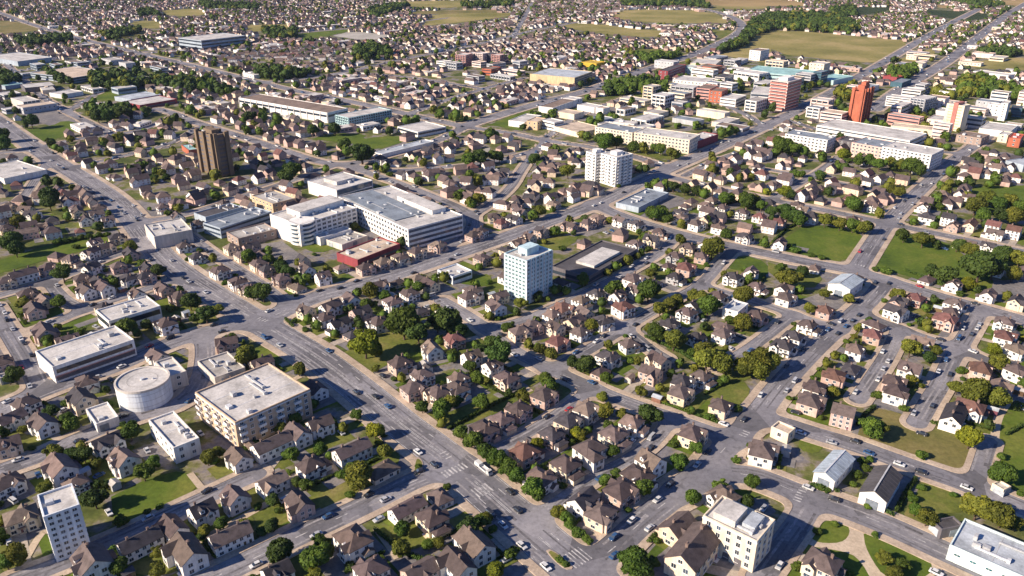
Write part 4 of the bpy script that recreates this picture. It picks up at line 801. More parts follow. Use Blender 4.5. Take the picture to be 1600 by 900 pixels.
POLY = []   # (kind, polygon on the ground)
def in_poly(P, poly):
    P = np.asarray(P, float); x, y = P[:, 0], P[:, 1]; r = np.zeros(len(P), bool)
    n = len(poly)
    for i in range(n):
        (x0, y0), (x1, y1) = poly[i], poly[(i+1) % n]
        if y0 == y1: continue
        k = ((y0 > y) != (y1 > y)) & (x < (x1-x0)*(y-y0)/(y1-y0)+x0)
        r ^= k
    return r
GN = {'green':'lawn','olive':'rough_grass','dry':'dry_grass','wheat':'wheat_field','darkgreen':'meadow_and_shade','pitch':'sports_ground','plaza':'plaza','hay':'hay_meadow','paving':'yard'}
fm = {}
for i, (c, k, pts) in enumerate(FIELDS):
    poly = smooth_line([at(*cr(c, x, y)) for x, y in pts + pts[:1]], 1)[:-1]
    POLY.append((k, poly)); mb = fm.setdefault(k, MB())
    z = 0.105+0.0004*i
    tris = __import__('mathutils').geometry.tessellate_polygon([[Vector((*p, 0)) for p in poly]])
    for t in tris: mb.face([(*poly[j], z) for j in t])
for i, (c, pts) in enumerate(PADS):
    poly = [at(*cr(c, x, y)) for x, y in pts]
    POLY.append(('pad', poly)); mb = fm.setdefault('paving', MB())
    for t in __import__('mathutils').geometry.tessellate_polygon([[Vector((*p, 0)) for p in poly]]): mb.face([(*poly[j], 0.098+0.0004*i) for j in t])

# raised planted islands
mb = MB()
ISL = []
for c, pts in ISLANDS:
    poly = smooth_line([at(*cr(c, x, y)) for x, y in pts+pts[:1]], 1)[:-1]; ISL.append(poly)
    mb.prism(poly, 0.1, 0.30)
    cx, cy = sum(p[0] for p in poly)/len(poly), sum(p[1] for p in poly)/len(poly)
    mb.prism([(cx+(x-cx)*.82, cy+(y-cy)*.82) for x, y in poly], 0.29, 0.34, 1, 1)
tag(link('traffic_island', mb.mesh('traffic_island', [M['pave'], M['olive']])), kind='structure')

# ------------------------------------------------------------------ road paint
def along(pts, step):
    """points and directions every step metres"""
    out, carry = [], 0.0
    for a, b in zip(pts[:-1], pts[1:]):
        L = math.hypot(b[0]-a[0], b[1]-a[1])
        if L < 1e-6: continue
        u = ((b[0]-a[0])/L, (b[1]-a[1])/L); s = carry
        while s < L:
            out.append(((a[0]+u[0]*s, a[1]+u[1]*s), u)); s += step
        carry = s-L
    return out
mb = MB()
Zp = Z_ROAD+0.006
def dash(mb, p, u, off, ln, w, z=Zp):
    n = (-u[1], u[0]); c = (p[0]+n[0]*off, p[1]+n[1]*off)
    q = [(c[0]+u[0]*a*ln/2+n[0]*b*w/2, c[1]+u[1]*a*ln/2+n[1]*b*w/2, z) for a, b in ((-1,-1),(1,-1),(1,1),(-1,1))]
    mb.face(q)
for ri, r in enumerate(RD):
    if not r['main']: continue
    st = along(r['pts'], 6.0)
    st = [s for s in st if s[0][1] < 900]
    if not st: continue
    P = np.array([s[0] for s in st])
    others = SEG[:, 4] != ri
    a, b = SEG[others, 0:2], SEG[others, 2:4]; d = b-a
    t = np.clip(((P[:, None]-a)*d).sum(2)/((d**2).sum(1)+1e-9), 0, 1)
    clear = (np.sqrt(((P[:, None]-(a+t[..., None]*d))**2).sum(2))-SEG_HW[others]).min(1)
    wide = r['hw'] > 5.5
    for k, (p, u) in enumerate(st):
        if clear[k] < 4: continue
        if wide:
            if k % 2 == 0: dash(mb, p, u, r['hw']*.5, 3.4, .26); dash(mb, p, u, -r['hw']*.5, 3.4, .26)
            dash(mb, p, u, .22, 6.02, .18); dash(mb, p, u, -.22, 6.02, .18)
            dash(mb, p, u, r['hw']-.45, 6.02, .2); dash(mb, p, u, -r['hw']+.45, 6.02, .2)
        else:
            if k % 2 == 0: dash(mb, p, u, 0, 3.6, .26)
def zebra(c, x, y, n, ln, w, gap, turn=0, rd=0):
    p = at(*cr(c, x, y)); _b, u, _a, _i = road_near([p]); u = u[0]
    if turn: u = np.array((-u[1], u[0]))
    nn = (-u[1], u[0])
    for i in range(n):
        o = (i-(n-1)/2)*gap
        dash(mb, (p[0]+nn[0]*o, p[1]+nn[1]*o), u, 0, ln, w, Zp+0.004)
zebra('N2', 930, 405, 7, 3.2, .55, 1.25); zebra('N2', 1060, 500, 5, 4.5, .5, 1.2, 0); zebra('N3', 305, 815, 6, 5.5, .35, 1.1)
zebra('N2', 890, 335, 3, 2.4, .45, 1.6, 1); zebra('N4', 150, 520, 6, 2.2, .4, 1.3); zebra('N3', 1090, 235, 3, 2.5, .4, 1.4, 1)
zebra('M4', 430, 345, 4, 2.0, .45, 1.3); zebra('M2', 30, 600, 4, 2.4, .4, 1.5); zebra('M2', 120, 440, 5, 2.4, .4, 1.4)
# wheel paths and repaired patches in the asphalt
wm = MB(); gw = random.Random(5); nz = 0
def clear_of_others(ri, P):
    P = np.asarray(P, float); others = SEG[:, 4] != ri; a, b = SEG[others, 0:2], SEG[others, 2:4]; d = b-a
    t = np.clip(((P[:, None]-a)*d).sum(2)/((d**2).sum(1)+1e-9), 0, 1)
    return (np.sqrt(((P[:, None]-(a+t[..., None]*d))**2).sum(2))-SEG_HW[others]).min(1)
for ri, r in enumerate(RD):
    if r['pts'][0][1] > 620 and r['pts'][-1][1] > 620: continue
    lanes = (.27, .74) if r['hw'] > 5.2 else (.48,)
    for ln in lanes:
        for sg in (-1, 1):
            for wt in (-.75, .75):
                off = sg*ln*r['hw']+wt; nz += 1
                pl = [(p[0]-u[1]*off, p[1]+u[0]*off) for p, u in along(r['pts'], 4.0) if p[1] < 640]
                if not pl: continue
                cl_ = clear_of_others(ri, pl)
                pl = [q if c_ > 1 else None for q, c_ in zip(pl, cl_)]
                run = []
                for q in pl+[None]:
                    if q is not None and gw.random() < .93: run.append(q)
                    else:
                        if len(run) > 3: ribbon(wm, run, gw.uniform(.45, .8), Z_ROAD+.0012+.0000*nz, gw.choice((0, 0, 1)))
                        run = []
    for p, u in along(r['pts'], 14.0):
        if p[1] > 560 or gw.random() < .5: continue
        off = gw.uniform(-.75, .75)*r['hw']
        if clear_of_others(ri, [p])[0] < 3.5: continue
        dash(wm, p, u, off, gw.uniform(1.5, 5), gw.uniform(.8, 2.0), Z_ROAD+.003+.0001*(nz % 20)); wm.m[-1] = gw.choice((1, 1, 2, 0))
        nz += 1
for k_, (nm_, c_) in enumerate((('worn', (.26,.25,.258)), ('tar', (.14,.136,.146)), ('patch', (.11,.106,.113)))): M['as_'+nm_] = ground_mat('asphalt_'+nm_, [(.35, mul(c_, .8)), (.5, c_), (.65, mul(c_, 1.2))], .35, 1.4, .8)
tag(link('road_wear', wm.mesh('road_wear', [M['as_worn'], M['as_tar'], M['as_patch']])), kind='structure')
tag(link('road_marking', mb.mesh('road_marking', [M['paint']])), kind='structure')
# ================================================================== houses
WIN = {}
def window_mesh(w, h, glass='glass'):
    k = (round(w, 2), round(h, 2), glass)
    if k in WIN: return WIN[k]
    mb = MB(); f = 0.09
    x, z = w/2, h/2
    o = [(-x,-z),(x,-z),(x,z),(-x,z)]; i = [(-x+f,-z+f),(x-f,-z+f),(x-f,z-f),(-x+f,z-f)]
    for a in range(4):
        b = (a+1) % 4
        mb.face([(o[a][0],-.07,o[a][1]),(o[b][0],-.07,o[b][1]),(i[b][0],-.07,i[b][1]),(i[a][0],-.07,i[a][1])], 0)
        mb.face([(o[a][0],.03,o[a][1]),(o[b][0],.03,o[b][1]),(o[b][0],-.07,o[b][1]),(o[a][0],-.07,o[a][1])], 0)
    mb.face([(p[0],-.025,p[1]) for p in i], 1)
    mb.box(-.03,.03,-.06,-.02,-z+f,z-f,0)
    mb.box(-x-.08,x+.08,-.16,.0,-z-.09,-z-.005,0,True)
    WIN[k] = mb.mesh('window', [M['trim'], M[glass]])
    return WIN[k]

def door_mesh():
    if 'door' in WIN: return WIN['door']
    mb = MB(); mb.box(-.62,.62,-.09,.02,0,2.25,0); mb.box(-.48,.48,-.12,-.05,.02,2.1,1); mb.box(-.9,.9,-.9,0,0,.18,0)
    WIN['door'] = mb.mesh('door', [M['trim'], M['door']]); return WIN['door']
def garage_door_mesh():
    if 'gd' in WIN: return WIN['gd']
    mb = MB(); mb.box(-1.25,1.25,-.06,.02,.05,2.2,0)
    for k in range(4): mb.box(-1.2,1.2,-.09,-.05,.12+.52*k,.56+.52*k,0)
    WIN['gd'] = mb.mesh('garage_door', [M['trim']]); return WIN['gd']
def chimney_mesh():
    if 'ch' in WIN: return WIN['ch']
    mb = MB(); mb.box(-.42,.42,-.36,.36,-1.4,1.15,0); mb.box(-.52,.52,-.46,.46,1.15,1.3,0)
    for s in (-.2,.2): mb.cyl(s,0,.13,1.3,1.62,8,0)
    WIN['ch'] = mb.mesh('chimney', [M['brick']]); return WIN['ch']
def dormer_parts():
    if 'do' in WIN: return WIN['do']
    w = MB(); w.solid([(-.9,-1,-.6),(.9,-1,-.6),(.9,-1,.75),(0,-1,1.35),(-.9,-1,.75),(-.9,1.8,-.6),(.9,1.8,-.6),(.9,1.8,.75),(0,1.8,1.35),(-.9,1.8,.75)],[(0,1,2,3,4),(1,6,7,2),(5,0,4,9)])
    r = MB(); gable(r, -1.2, 1.9, -1.1, 1.1, .78, .62, .12, along_y=True)
    WIN['do'] = (w, r); return WIN['do']

def gable(mb, x0, x1, y0, y1, ze, rise, t=0.2, along_y=False, m=0):
    """a pitched roof as one folded slab; x0..x1 along the ridge, ze at the eaves' upper edge, rise per metre"""
    yc = (y0+y1)/2; zr = ze+(y1-yc)*rise
    cs = [(y0,ze-t),(yc,zr-t),(y1,ze-t),(y1,ze),(yc,zr),(y0,ze)]
    v = [(x0,y,z) for y,z in cs]+[(x1,y,z) for y,z in cs]
    if along_y: v = [(y,x,z) for x,y,z in v]
    f = [(5,4,10,11),(4,3,9,10),(0,6,7,1),(1,7,8,2),(0,5,11,6),(2,8,9,3),(0,1,4,5),(1,2,3,4),(6,11,10,7),(7,10,9,8)]
    mb.solid(v, f, m)
def hip(mb, x0, x1, y0, y1, ze, rise, t=0.22, m=0, k=1.0):
    L, W = x1-x0, y1-y0
    if L >= W:
        h = W/2*rise; r = W/2*k; yc = (y0+y1)/2
        rd = [(x0+r,yc,ze+h),(x1-r,yc,ze+h)]
        f = [(0,1,5,4),(2,3,4,5),(3,0,4),(1,2,5)]
    else:
        h = L/2*rise; r = L/2*k; xc = (x0+x1)/2
        rd = [(xc,y0+r,ze+h),(xc,y1-r,ze+h)]
        f = [(0,1,4),(1,2,5,4),(2,3,5),(3,0,4,5)]
    v = [(x0,y0,ze),(x1,y0,ze),(x1,y1,ze),(x0,y1,ze)]+rd+[(x0,y0,ze-t),(x1,y0,ze-t),(x1,y1,ze-t),(x0,y1,ze-t)]
    f = f+[(0,6,7,1),(1,7,8,2),(2,8,9,3),(3,9,6,0),(6,9,8,7)]
    mb.solid(v, f, m)
def gwall(mb, x0, x1, y0, y1, ze, rise, m=0, along_y=False):
    """walls with gable ends across x0 and x1"""
    yc = (y0+y1)/2; zr = ze+(y1-yc)*rise
    v = [(x0,y0,0),(x0,y1,0),(x0,y1,ze),(x0,yc,zr),(x0,y0,ze),(x1,y0,0),(x1,y1,0),(x1,y1,ze),(x1,yc,zr),(x1,y0,ze)]
    if along_y: v = [(y,x,z) for x,y,z in v]
    mb.solid(v, [(0,4,3,2,1),(5,6,7,8,9),(0,5,9,4),(1,2,7,6),(4,9,8,3),(2,3,8,7)], m)

def win_row(out, n, a0, a1, fixed, face, zc, w=1.15, h=1.35):
    """n windows spread from a0 to a1 on a wall; face 0 looks to -y, 1 to +x, 2 to +y, 3 to -x"""
    for i in range(n):
        p = a0+(a1-a0)*(i+.5)/n; W_, H_ = w*1.3, h*1.15
        loc = (p, fixed, zc) if face in (0, 2) else (fixed, p, zc)
        out.append((('window', W_, H_), loc, (0, math.pi/2, math.pi, -math.pi/2)[face]))

def tmpl(kind, var):
    """one house: dict of wall / roof meshes, and lists of windows, doors, chimneys"""
    W, Rf, wins, extra = MB(), MB(), [], []
    o = .32
    if kind == 'H':
        L, D, e, rs = [(10.5,9,5.3,.85),(9.5,8.6,5.0,.95),(11.5,9.2,5.4,.8)][var]
        rs *= .74
        x, y = L/2, D/2
        W.box(-x,x,-y,y,0,e); hip(Rf,-x-o,x+o,-y-o,y+o,e+.05,rs)
        if var != 1:       # a projecting bay with its own gable
            bx = -x+2.7 if var == 0 else x-3
            gwall(W,-y-1.3,-y+.4,bx-1.9,bx+1.9,e-.3,.85,0,True); gable(Rf,-y-1.7,-y+2.6,bx-2.3,bx+2.3,e-.14-.34+.22,.85,.18,True)
            win_row(wins,1,bx-1,bx+1,-y-1.3,0,1.5,1.9,1.4); win_row(wins,1,bx-1,bx+1,-y-1.3,0,4.0,1.5,1.3)
            lo, hi = (-x+5,x-.6) if var == 0 else (-x+.6,x-5.4)
        else:
            lo, hi = -x+.6, x-.6
            W.box(x-.2,x+3.2,-y+1,y-1.5,0,2.9); hip(Rf,x-.5,x+3.6,-y+.6,y-1.1,2.95,.5,.18)
            extra.append(('garage_door',(x+1.6,-y+1,0),0))
        sx = 1 if var == 0 else -1
        gwall(W,-y-.02,y+.9,-sx*1.2-1.6,-sx*1.2+1.6,e-.4,.9,0,True); gable(Rf,0.6,y+1.3,-sx*1.2-2.0,-sx*1.2+2.0,e-.2-.36+.22,.9,.17,True)
        gwall(W,x-.3,x+1.5,.1,y-.5,2.6,.6); gable(Rf,x-.4,x+1.9,-.25,y-.15,2.66,.62,.15)
        W.box(hi-2.4,hi-.1,-y-1.1,-y+.1,0,.3); Rf.box(hi-2.6,hi+.1,-y-1.4,-y+.1,2.75,2.95,0,True)
        win_row(wins,2 if var != 1 else 3,lo,hi,-y,0,4.0); win_row(wins,1,lo,(lo+hi)/2,-y,0,1.55,1.5,1.4)
        extra.append(('door',((lo+3*hi)/4,-y,0),0))
        win_row(wins,2,-y+.8,y-.8,x,1,4.0); win_row(wins,2 if var != 1 else 0,-y+.8,y-.8,x,1,1.55)
        win_row(wins,2,-y+.8,y-.8,-x,3,4.0); win_row(wins,1,-y+.8,y-.8,-x,3,1.55,1.6); win_row(wins,2,-x+1,x-1,y,2,4.0)
        extra.append(('chimney',(x*.45,1.0,e+y*rs*.8),0))
    elif kind == 'G':
        L, D, e, rs = [(11,8,5.2,.95),(9.5,8.4,5.3,1.0),(12,8.4,4.9,.9)][var]
        rs *= .74
        x, y = L/2, D/2
        gwall(W,-x,x,-y,y,e,rs-.02); gable(Rf,-x-o,x+o,-y-o,y+o,e+.22-o*rs+.05,rs)
        gx = (-x*.35, x*.2, 0)[var]
        gwall(W,-y-.9,-y+2.5,gx-1.5,gx+1.5,e-.1,1.0,0,True); gable(Rf,-y-1.25,-.2,gx-1.9,gx+1.9,e-.1-.4+.24,1.0,.17,True)
        W.box(-x+1,x*.3,y-.2,y+2.1,0,2.6); Rf.solid([(-x+.8,y-.1,3.5),(x*.3+.2,y-.1,3.5),(x*.3+.2,y+2.3,2.65),(-x+.8,y+2.3,2.65),(-x+.8,y-.1,3.3),(x*.3+.2,y-.1,3.3),(x*.3+.2,y+2.3,2.45),(-x+.8,y+2.3,2.45)],[(0,3,2,1),(3,7,6,2),(1,2,6,5),(0,4,7,3),(4,5,6,7)])
        win_row(wins,1,gx-1,gx+1,-y-.9,0,4.2,1.3,1.3)
        win_row(wins,3,-x+.6,x-.6,-y,0,3.95); win_row(wins,2,-x+.6,x-3,-y,0,1.5,1.4)
        win_row(wins,2,-y+.9,y-.9,x,1,3.95); win_row(wins,2,-y+.9,y-.9,x,1,1.5); win_row(wins,1,-1,1,x,1,6.3,1,1.1)
        win_row(wins,2,-y+.9,y-.9,-x,3,3.95); win_row(wins,1,-y+.9,y-.9,-x,3,1.5,1.6); win_row(wins,2,-x+1,x-1,y,2,3.95)
        extra.append(('door',(x-1.6,-y,0),0)); extra.append(('chimney',(-x*.5,.2,e+y*rs),0))
        if var == 2:
            W.box(-x-3.2,-x+.2,-y+1.2,y-2,0,2.7); hip(Rf,-x-3.5,-x+.3,-y+.9,y-1.7,2.75,.45,.16); extra.append(('garage_door',(-x-1.5,-y+1.2,0),0))
        if var == 1: extra.append(('dormer',(-1.5,-y+1.3,e+1.25),0))
    elif kind == 'C':
        L, D, e, rs = [(12,7.6,5.1,.95),(11,8,5.3,.9),(12.5,8,5.0,.9)][var]
        rs *= .74
        x, y = L/2, D/2
        gwall(W,-x,x,-y,y,e,rs-.02); gable(Rf,-x-o,x+o,-y-o,y+o,e+.22-o*rs+.05,rs)
        for bx in ([-x+2.6] if var == 0 else [x-2.7] if var == 1 else [-x+2.5, x-2.5]):
            gwall(W,-y-2,0,bx-2.1,bx+2.1,e-.15,1.0,0,True); gable(Rf,-y-2.4,.1,bx-2.5,bx+2.5,e-.05-.4+.22,1.02,.18,True)
            win_row(wins,1,bx-1,bx+1,-y-2,0,4.0,1.7,1.35); win_row(wins,1,bx-1,bx+1,-y-2,0,1.5,1.9,1.4)
        lo, hi = (-x+5,x-.5) if var == 0 else (-x+.5,x-5) if var == 1 else (-x+4.8,x-4.8)
        win_row(wins,2,lo,hi,-y,0,3.95); extra.append(('door',((lo+hi)/2+.8,-y,0),0)); win_row(wins,1,lo,(lo+hi)/2,-y,0,1.5)
        win_row(wins,2,-y+.9,y-.9,x,1,3.95); win_row(wins,2,-y+.9,y-.9,x,1,1.5); win_row(wins,2,-y+.9,y-.9,-x,3,3.95); win_row(wins,1,-1,1,-x,3,6.1,1,1.1)
        win_row(wins,2,-x+1,x-1,y,2,3.95); extra.append(('chimney',(x*.2,.3,e+y*rs),0))
    elif kind == 'L':
        x, y, e, rs = 5.4, 4.2, 5.2, .85
        rs *= .78
        W.box(-x,x,-y,y,0,e); hip(Rf,-x-o,x+o,-y-o,y+o,e+.05,rs)
        W.box(-x+.05,-x+5.4,-y-4,-y+.2,0,e-.1); hip(Rf,-x+.05-o,-x+5.4+o,-y-4-o,y*.4,e-.06,rs,.2)
        win_row(wins,2,-x+.4,-x+5.2,-y-4,0,4.0); win_row(wins,1,-x+.4,-x+5.2,-y-4,0,1.5,2.0); win_row(wins,2,-x+5.6,x-.4,-y,0,4.0); extra.append(('door',(x-2.4,-y,0),0))
        win_row(wins,2,-y+.8,y-.8,x,1,4.0); win_row(wins,2,-y+.8,y-.8,x,1,1.5); win_row(wins,3,-y-3.6,y-.8,-x,3,4.0); win_row(wins,2,-y+.8,y-.8,-x,3,1.5); win_row(wins,2,-x+1,x-1,y,2,4.0)
        extra.append(('chimney',(1.5,.5,e+y*rs*.9),0))
    elif kind == 'D':
        x, y, e, rs = [(8,4.2,5.2,.9),(7.4,4.0,5.0,.95),(8.6,4.4,5.6,.85)][var]
        rs *= .78
        gwall(W,-x,x,-y,y,e,rs-.02); gable(Rf,-x-o,x+o,-y-o,y+o,e+.22-o*rs+.05,rs)
        win_row(wins,5,-x+.5,x-.5,-y,0,3.95); win_row(wins,3,-x+.5,x-4.5,-y,0,1.5,1.3)
        extra += [('door',(x-3.6,-y,0),0),('door',(x-1.4,-y,0),0),('chimney',(-x*.55,.2,e+y*rs),0),('chimney',(x*.5,.2,e+y*rs),0)]
        win_row(wins,2,-y+.9,y-.9,x,1,3.95); win_row(wins,2,-y+.9,y-.9,x,1,1.5); win_row(wins,2,-y+.9,y-.9,-x,3,3.95); win_row(wins,1,-1,1,-x,3,6.1,1,1.1); win_row(wins,3,-x+1,x-1,y,2,3.95)
    elif kind == 'S':
        x, y, e, rs = [(5.2,3.8,2.9,.75),(6,4,2.8,.7),(4.8,3.6,3,.8)][var]
        rs *= .78
        W.box(-x,x,-y,y,0,e); hip(Rf,-x-o,x+o,-y-o,y+o,e+.05,rs)
        win_row(wins,2,-x+.5,x-2,-y,0,1.55,1.4,1.2); extra += [('door',(x-1.3,-y,0),0),('chimney',(x*.3,.3,e+y*rs*.85),0)]
        win_row(wins,2,-y+.8,y-.8,x,1,1.55); win_row(wins,2,-y+.8,y-.8,-x,3,1.55)
    else:   # T: tall, the gable to the street
        x, y, e, rs = 5.0, 4.3, 7.6, 1.0
        rs *= .78
        gwall(W,-x,x,-y,y,e,rs-.02); gable(Rf,-x-o,x+o,-y-o,y+o,e+.22-o*rs+.05,rs)
        for z in (1.6, 4.1, 6.5):
            win_row(wins,3,-y+.5,y-.5,x,1,z,1.1,1.4); win_row(wins,3,-x+.6,x-.6,-y,0,z,1.1,1.4); win_row(wins,2,-x+1,x-1,y,2,z)
        win_row(wins,1,-1,1,x,1,9.2,1.1,1.2); win_row(wins,2,-y+.9,y-.9,-x,3,4.1)
        extra += [('door',(x-1.7,-y,0),0),('chimney',(-x*.4,.3,e+y*rs),0)]
    dim = {'H':(5.6,5),'G':(5.8,4.4),'C':(6.2,5),'L':(5.6,6),'D':(8.2,4.4),'S':(5.4,4),'T':(5.2,4.5)}[kind]
    return dict(W=W, R=Rf, wins=wins, extra=extra, dim=dim)

TM, HM = {}, {}
def house_mesh(kind, var, part, key):
    k = (kind, var, part, key)
    if k not in HM:
        t = TM[(kind, var)]
        HM[k] = t[part].mesh('wall' if part == 'W' else 'roof', [M[('wall_' if part == 'W' else 'roof_')+key]])
    return HM[k]
DRM = {}
def build_house(x, y, rot, kind, var, wk, rk, s, near):
    if (kind, var) not in TM: TM[(kind, var)] = tmpl(kind, var)
    t = TM[(kind, var)]
    root = link('house', None, None, (x, y, 0), rot, (s, s, s*random.uniform(.92, 1.06)))
    link('wall', house_mesh(kind, var, 'W', wk), root)
    roof = link('roof', house_mesh(kind, var, 'R', rk), root)
    for (n, w, h), loc, rz in t['wins']:
        if not near and rz == math.pi: continue
        link('window', window_mesh(w, h), root, loc, rz)
    for n, loc, rz in t['extra']:
        if n == 'chimney': link('chimney', chimney_mesh(), roof, loc, rz)
        elif n == 'door': link('door', door_mesh(), root, loc, rz)
        elif n == 'garage_door': link('garage_door', garage_door_mesh(), root, loc, rz)
        elif n == 'dormer':
            w, r = dormer_parts()
            if wk not in DRM: DRM[wk] = w.mesh('dormer', [M['wall_'+wk]])
            if 'r'+rk not in DRM: DRM['r'+rk] = r.mesh('dormer_roof', [M['roof_'+rk]])
            d = link('dormer', DRM[wk], root, loc); link('dormer_roof', DRM['r'+rk], d)
            link('window', window_mesh(1.0, 1.1), d, (0, -1, .25))
    return root

# ------------------------------------------------------------------ read the list, settle positions clear of roads, big buildings and each other
SKIP_RECT = []      # (cx, cy, angle, half u, half v) of large buildings, filled below before use
def in_rects(P, pad=0.0):
    P = np.asarray(P, float); r = np.zeros(len(P), bool)
    for cx, cy, a, hu, hv in SKIP_RECT:
        d = P-np.array((cx, cy)); u = d[:, 0]*math.cos(a)+d[:, 1]*math.sin(a); v = -d[:, 0]*math.sin(a)+d[:, 1]*math.cos(a)
        r |= (abs(u) < hu+pad) & (abs(v) < hv+pad)
    return r
# ================================================================== larger buildings
def rect_from(pts):
    P = [Vector(p) for p in pts]
    c = (P[0]+P[1]+P[2]+P[3])/4
    u = ((P[1]-P[0])+(P[2]-P[3]))/2; v = ((P[2]-P[1])+(P[3]-P[0]))/2
    au = math.atan2(u.y, u.x); av = math.atan2(v.y, v.x)-math.pi/2
    d = (av-au+math.pi) % (2*math.pi)-math.pi
    a = au+d*v.length/(u.length+v.length)
    return c, a, u.length, v.length
THINGS, LANDMARKS = [], []     # (root, category, key words, pixel)
for c, px, py, w in PLACES: LANDMARKS.append((cr(c, px, py), w))

VIS = (0, 1, 3)
def facade(L, D):
    """the four sides of a box L x D round its middle: (length, function along/out -> x,y, rotation)"""
    return [(L, lambda s, o: (s, -D/2-o), 0.0), (D, lambda s, o: (L/2+o, s), math.pi/2), (L, lambda s, o: (-s, D/2+o), math.pi), (D, lambda s, o: (-L/2-o, -s), -math.pi/2)]

def add_windows(root, L, D, floors, z0, fh, bay, w, h, glass, sides, limit=100, skip=None, parent=None):
    fac = facade(L, D); cells = []
    for sd in sides:
        ln, fn, rz = fac[sd]; n = max(1, int((ln-.8)//bay))
        for f in range(floors):
            for i in range(n):
                if skip and skip(sd, f, i, n): continue
                s = -ln/2+.4+(ln-.8)*(i+.5)/n
                x, y = fn(s, 0); cells.append((x, y, z0+f*fh, rz))
    me = window_mesh(w, h, glass)
    for x, y, z, rz in cells[:limit]: link('window', me, root, (x, y, z), rz)
    if len(cells) > limit:
        base = MB(); vv = [v.co.copy() for v in me.vertices]; ff = [tuple(p.vertices) for p in me.polygons]; mi = [p.material_index for p in me.polygons]
        for x, y, z, rz in cells[limit:]:
            b = len(base.v); cs, sn = math.cos(rz), math.sin(rz)
            base.v.extend([(x+v.x*cs-v.y*sn, y+v.x*sn+v.y*cs, z+v.z) for v in vv]); base.f.extend([tuple(b+i for i in f) for f in ff]); base.m.extend(mi)
        tag(link('window', base.mesh('window', [M['trim'], M[glass]]), root), kind='stuff')

def bands(root, L, D, H, floors, z0, fh, h, mat, sides=(0, 1, 2, 3), name='window_band', inset=.5, out=.06):
    fac = facade(L, D)
    for f in range(floors):
        mb = MB()
        for sd in sides:
            ln, fn, rz = fac[sd]
            a, b = fn(-ln/2+inset, out), fn(ln/2-inset, out)
            z = z0+f*fh
            mb.face([(*a, z), (*b, z), (*b, z+h), (*a, z+h)])
            a2, b2 = fn(-ln/2+inset, 0), fn(ln/2-inset, 0)
            mb.face([(*a2, z), (*b2, z), (*b, z), (*a, z)]); mb.face([(*a, z+h), (*b, z+h), (*b2, z+h), (*a2, z+h)])
        link(name, mb.mesh(name, [M[mat]]), root)

def fins(root, L, D, z0, z1, n_of, w, dp, mat, sides=(0, 1, 2, 3), name='pilaster'):
    fac = facade(L, D)
    cnt = 0
    for sd in sides:
        ln, fn, rz = fac[sd]; n = max(2, int(ln/n_of)+1)
        for i in range(n):
            s = -ln/2+w/2+(ln-w)*i/(n-1)
            x, y = fn(s, dp/2-.02)
            mb = MB(); hw, hd = (w/2, dp/2) if sd in (0, 2) else (dp/2, w/2)
            mb.box(-hw, hw, -hd, hd, z0, z1)
            cnt += 1
            if cnt <= 100: link(name, mb.mesh(name, [M[mat]]), root, (x, y, 0))

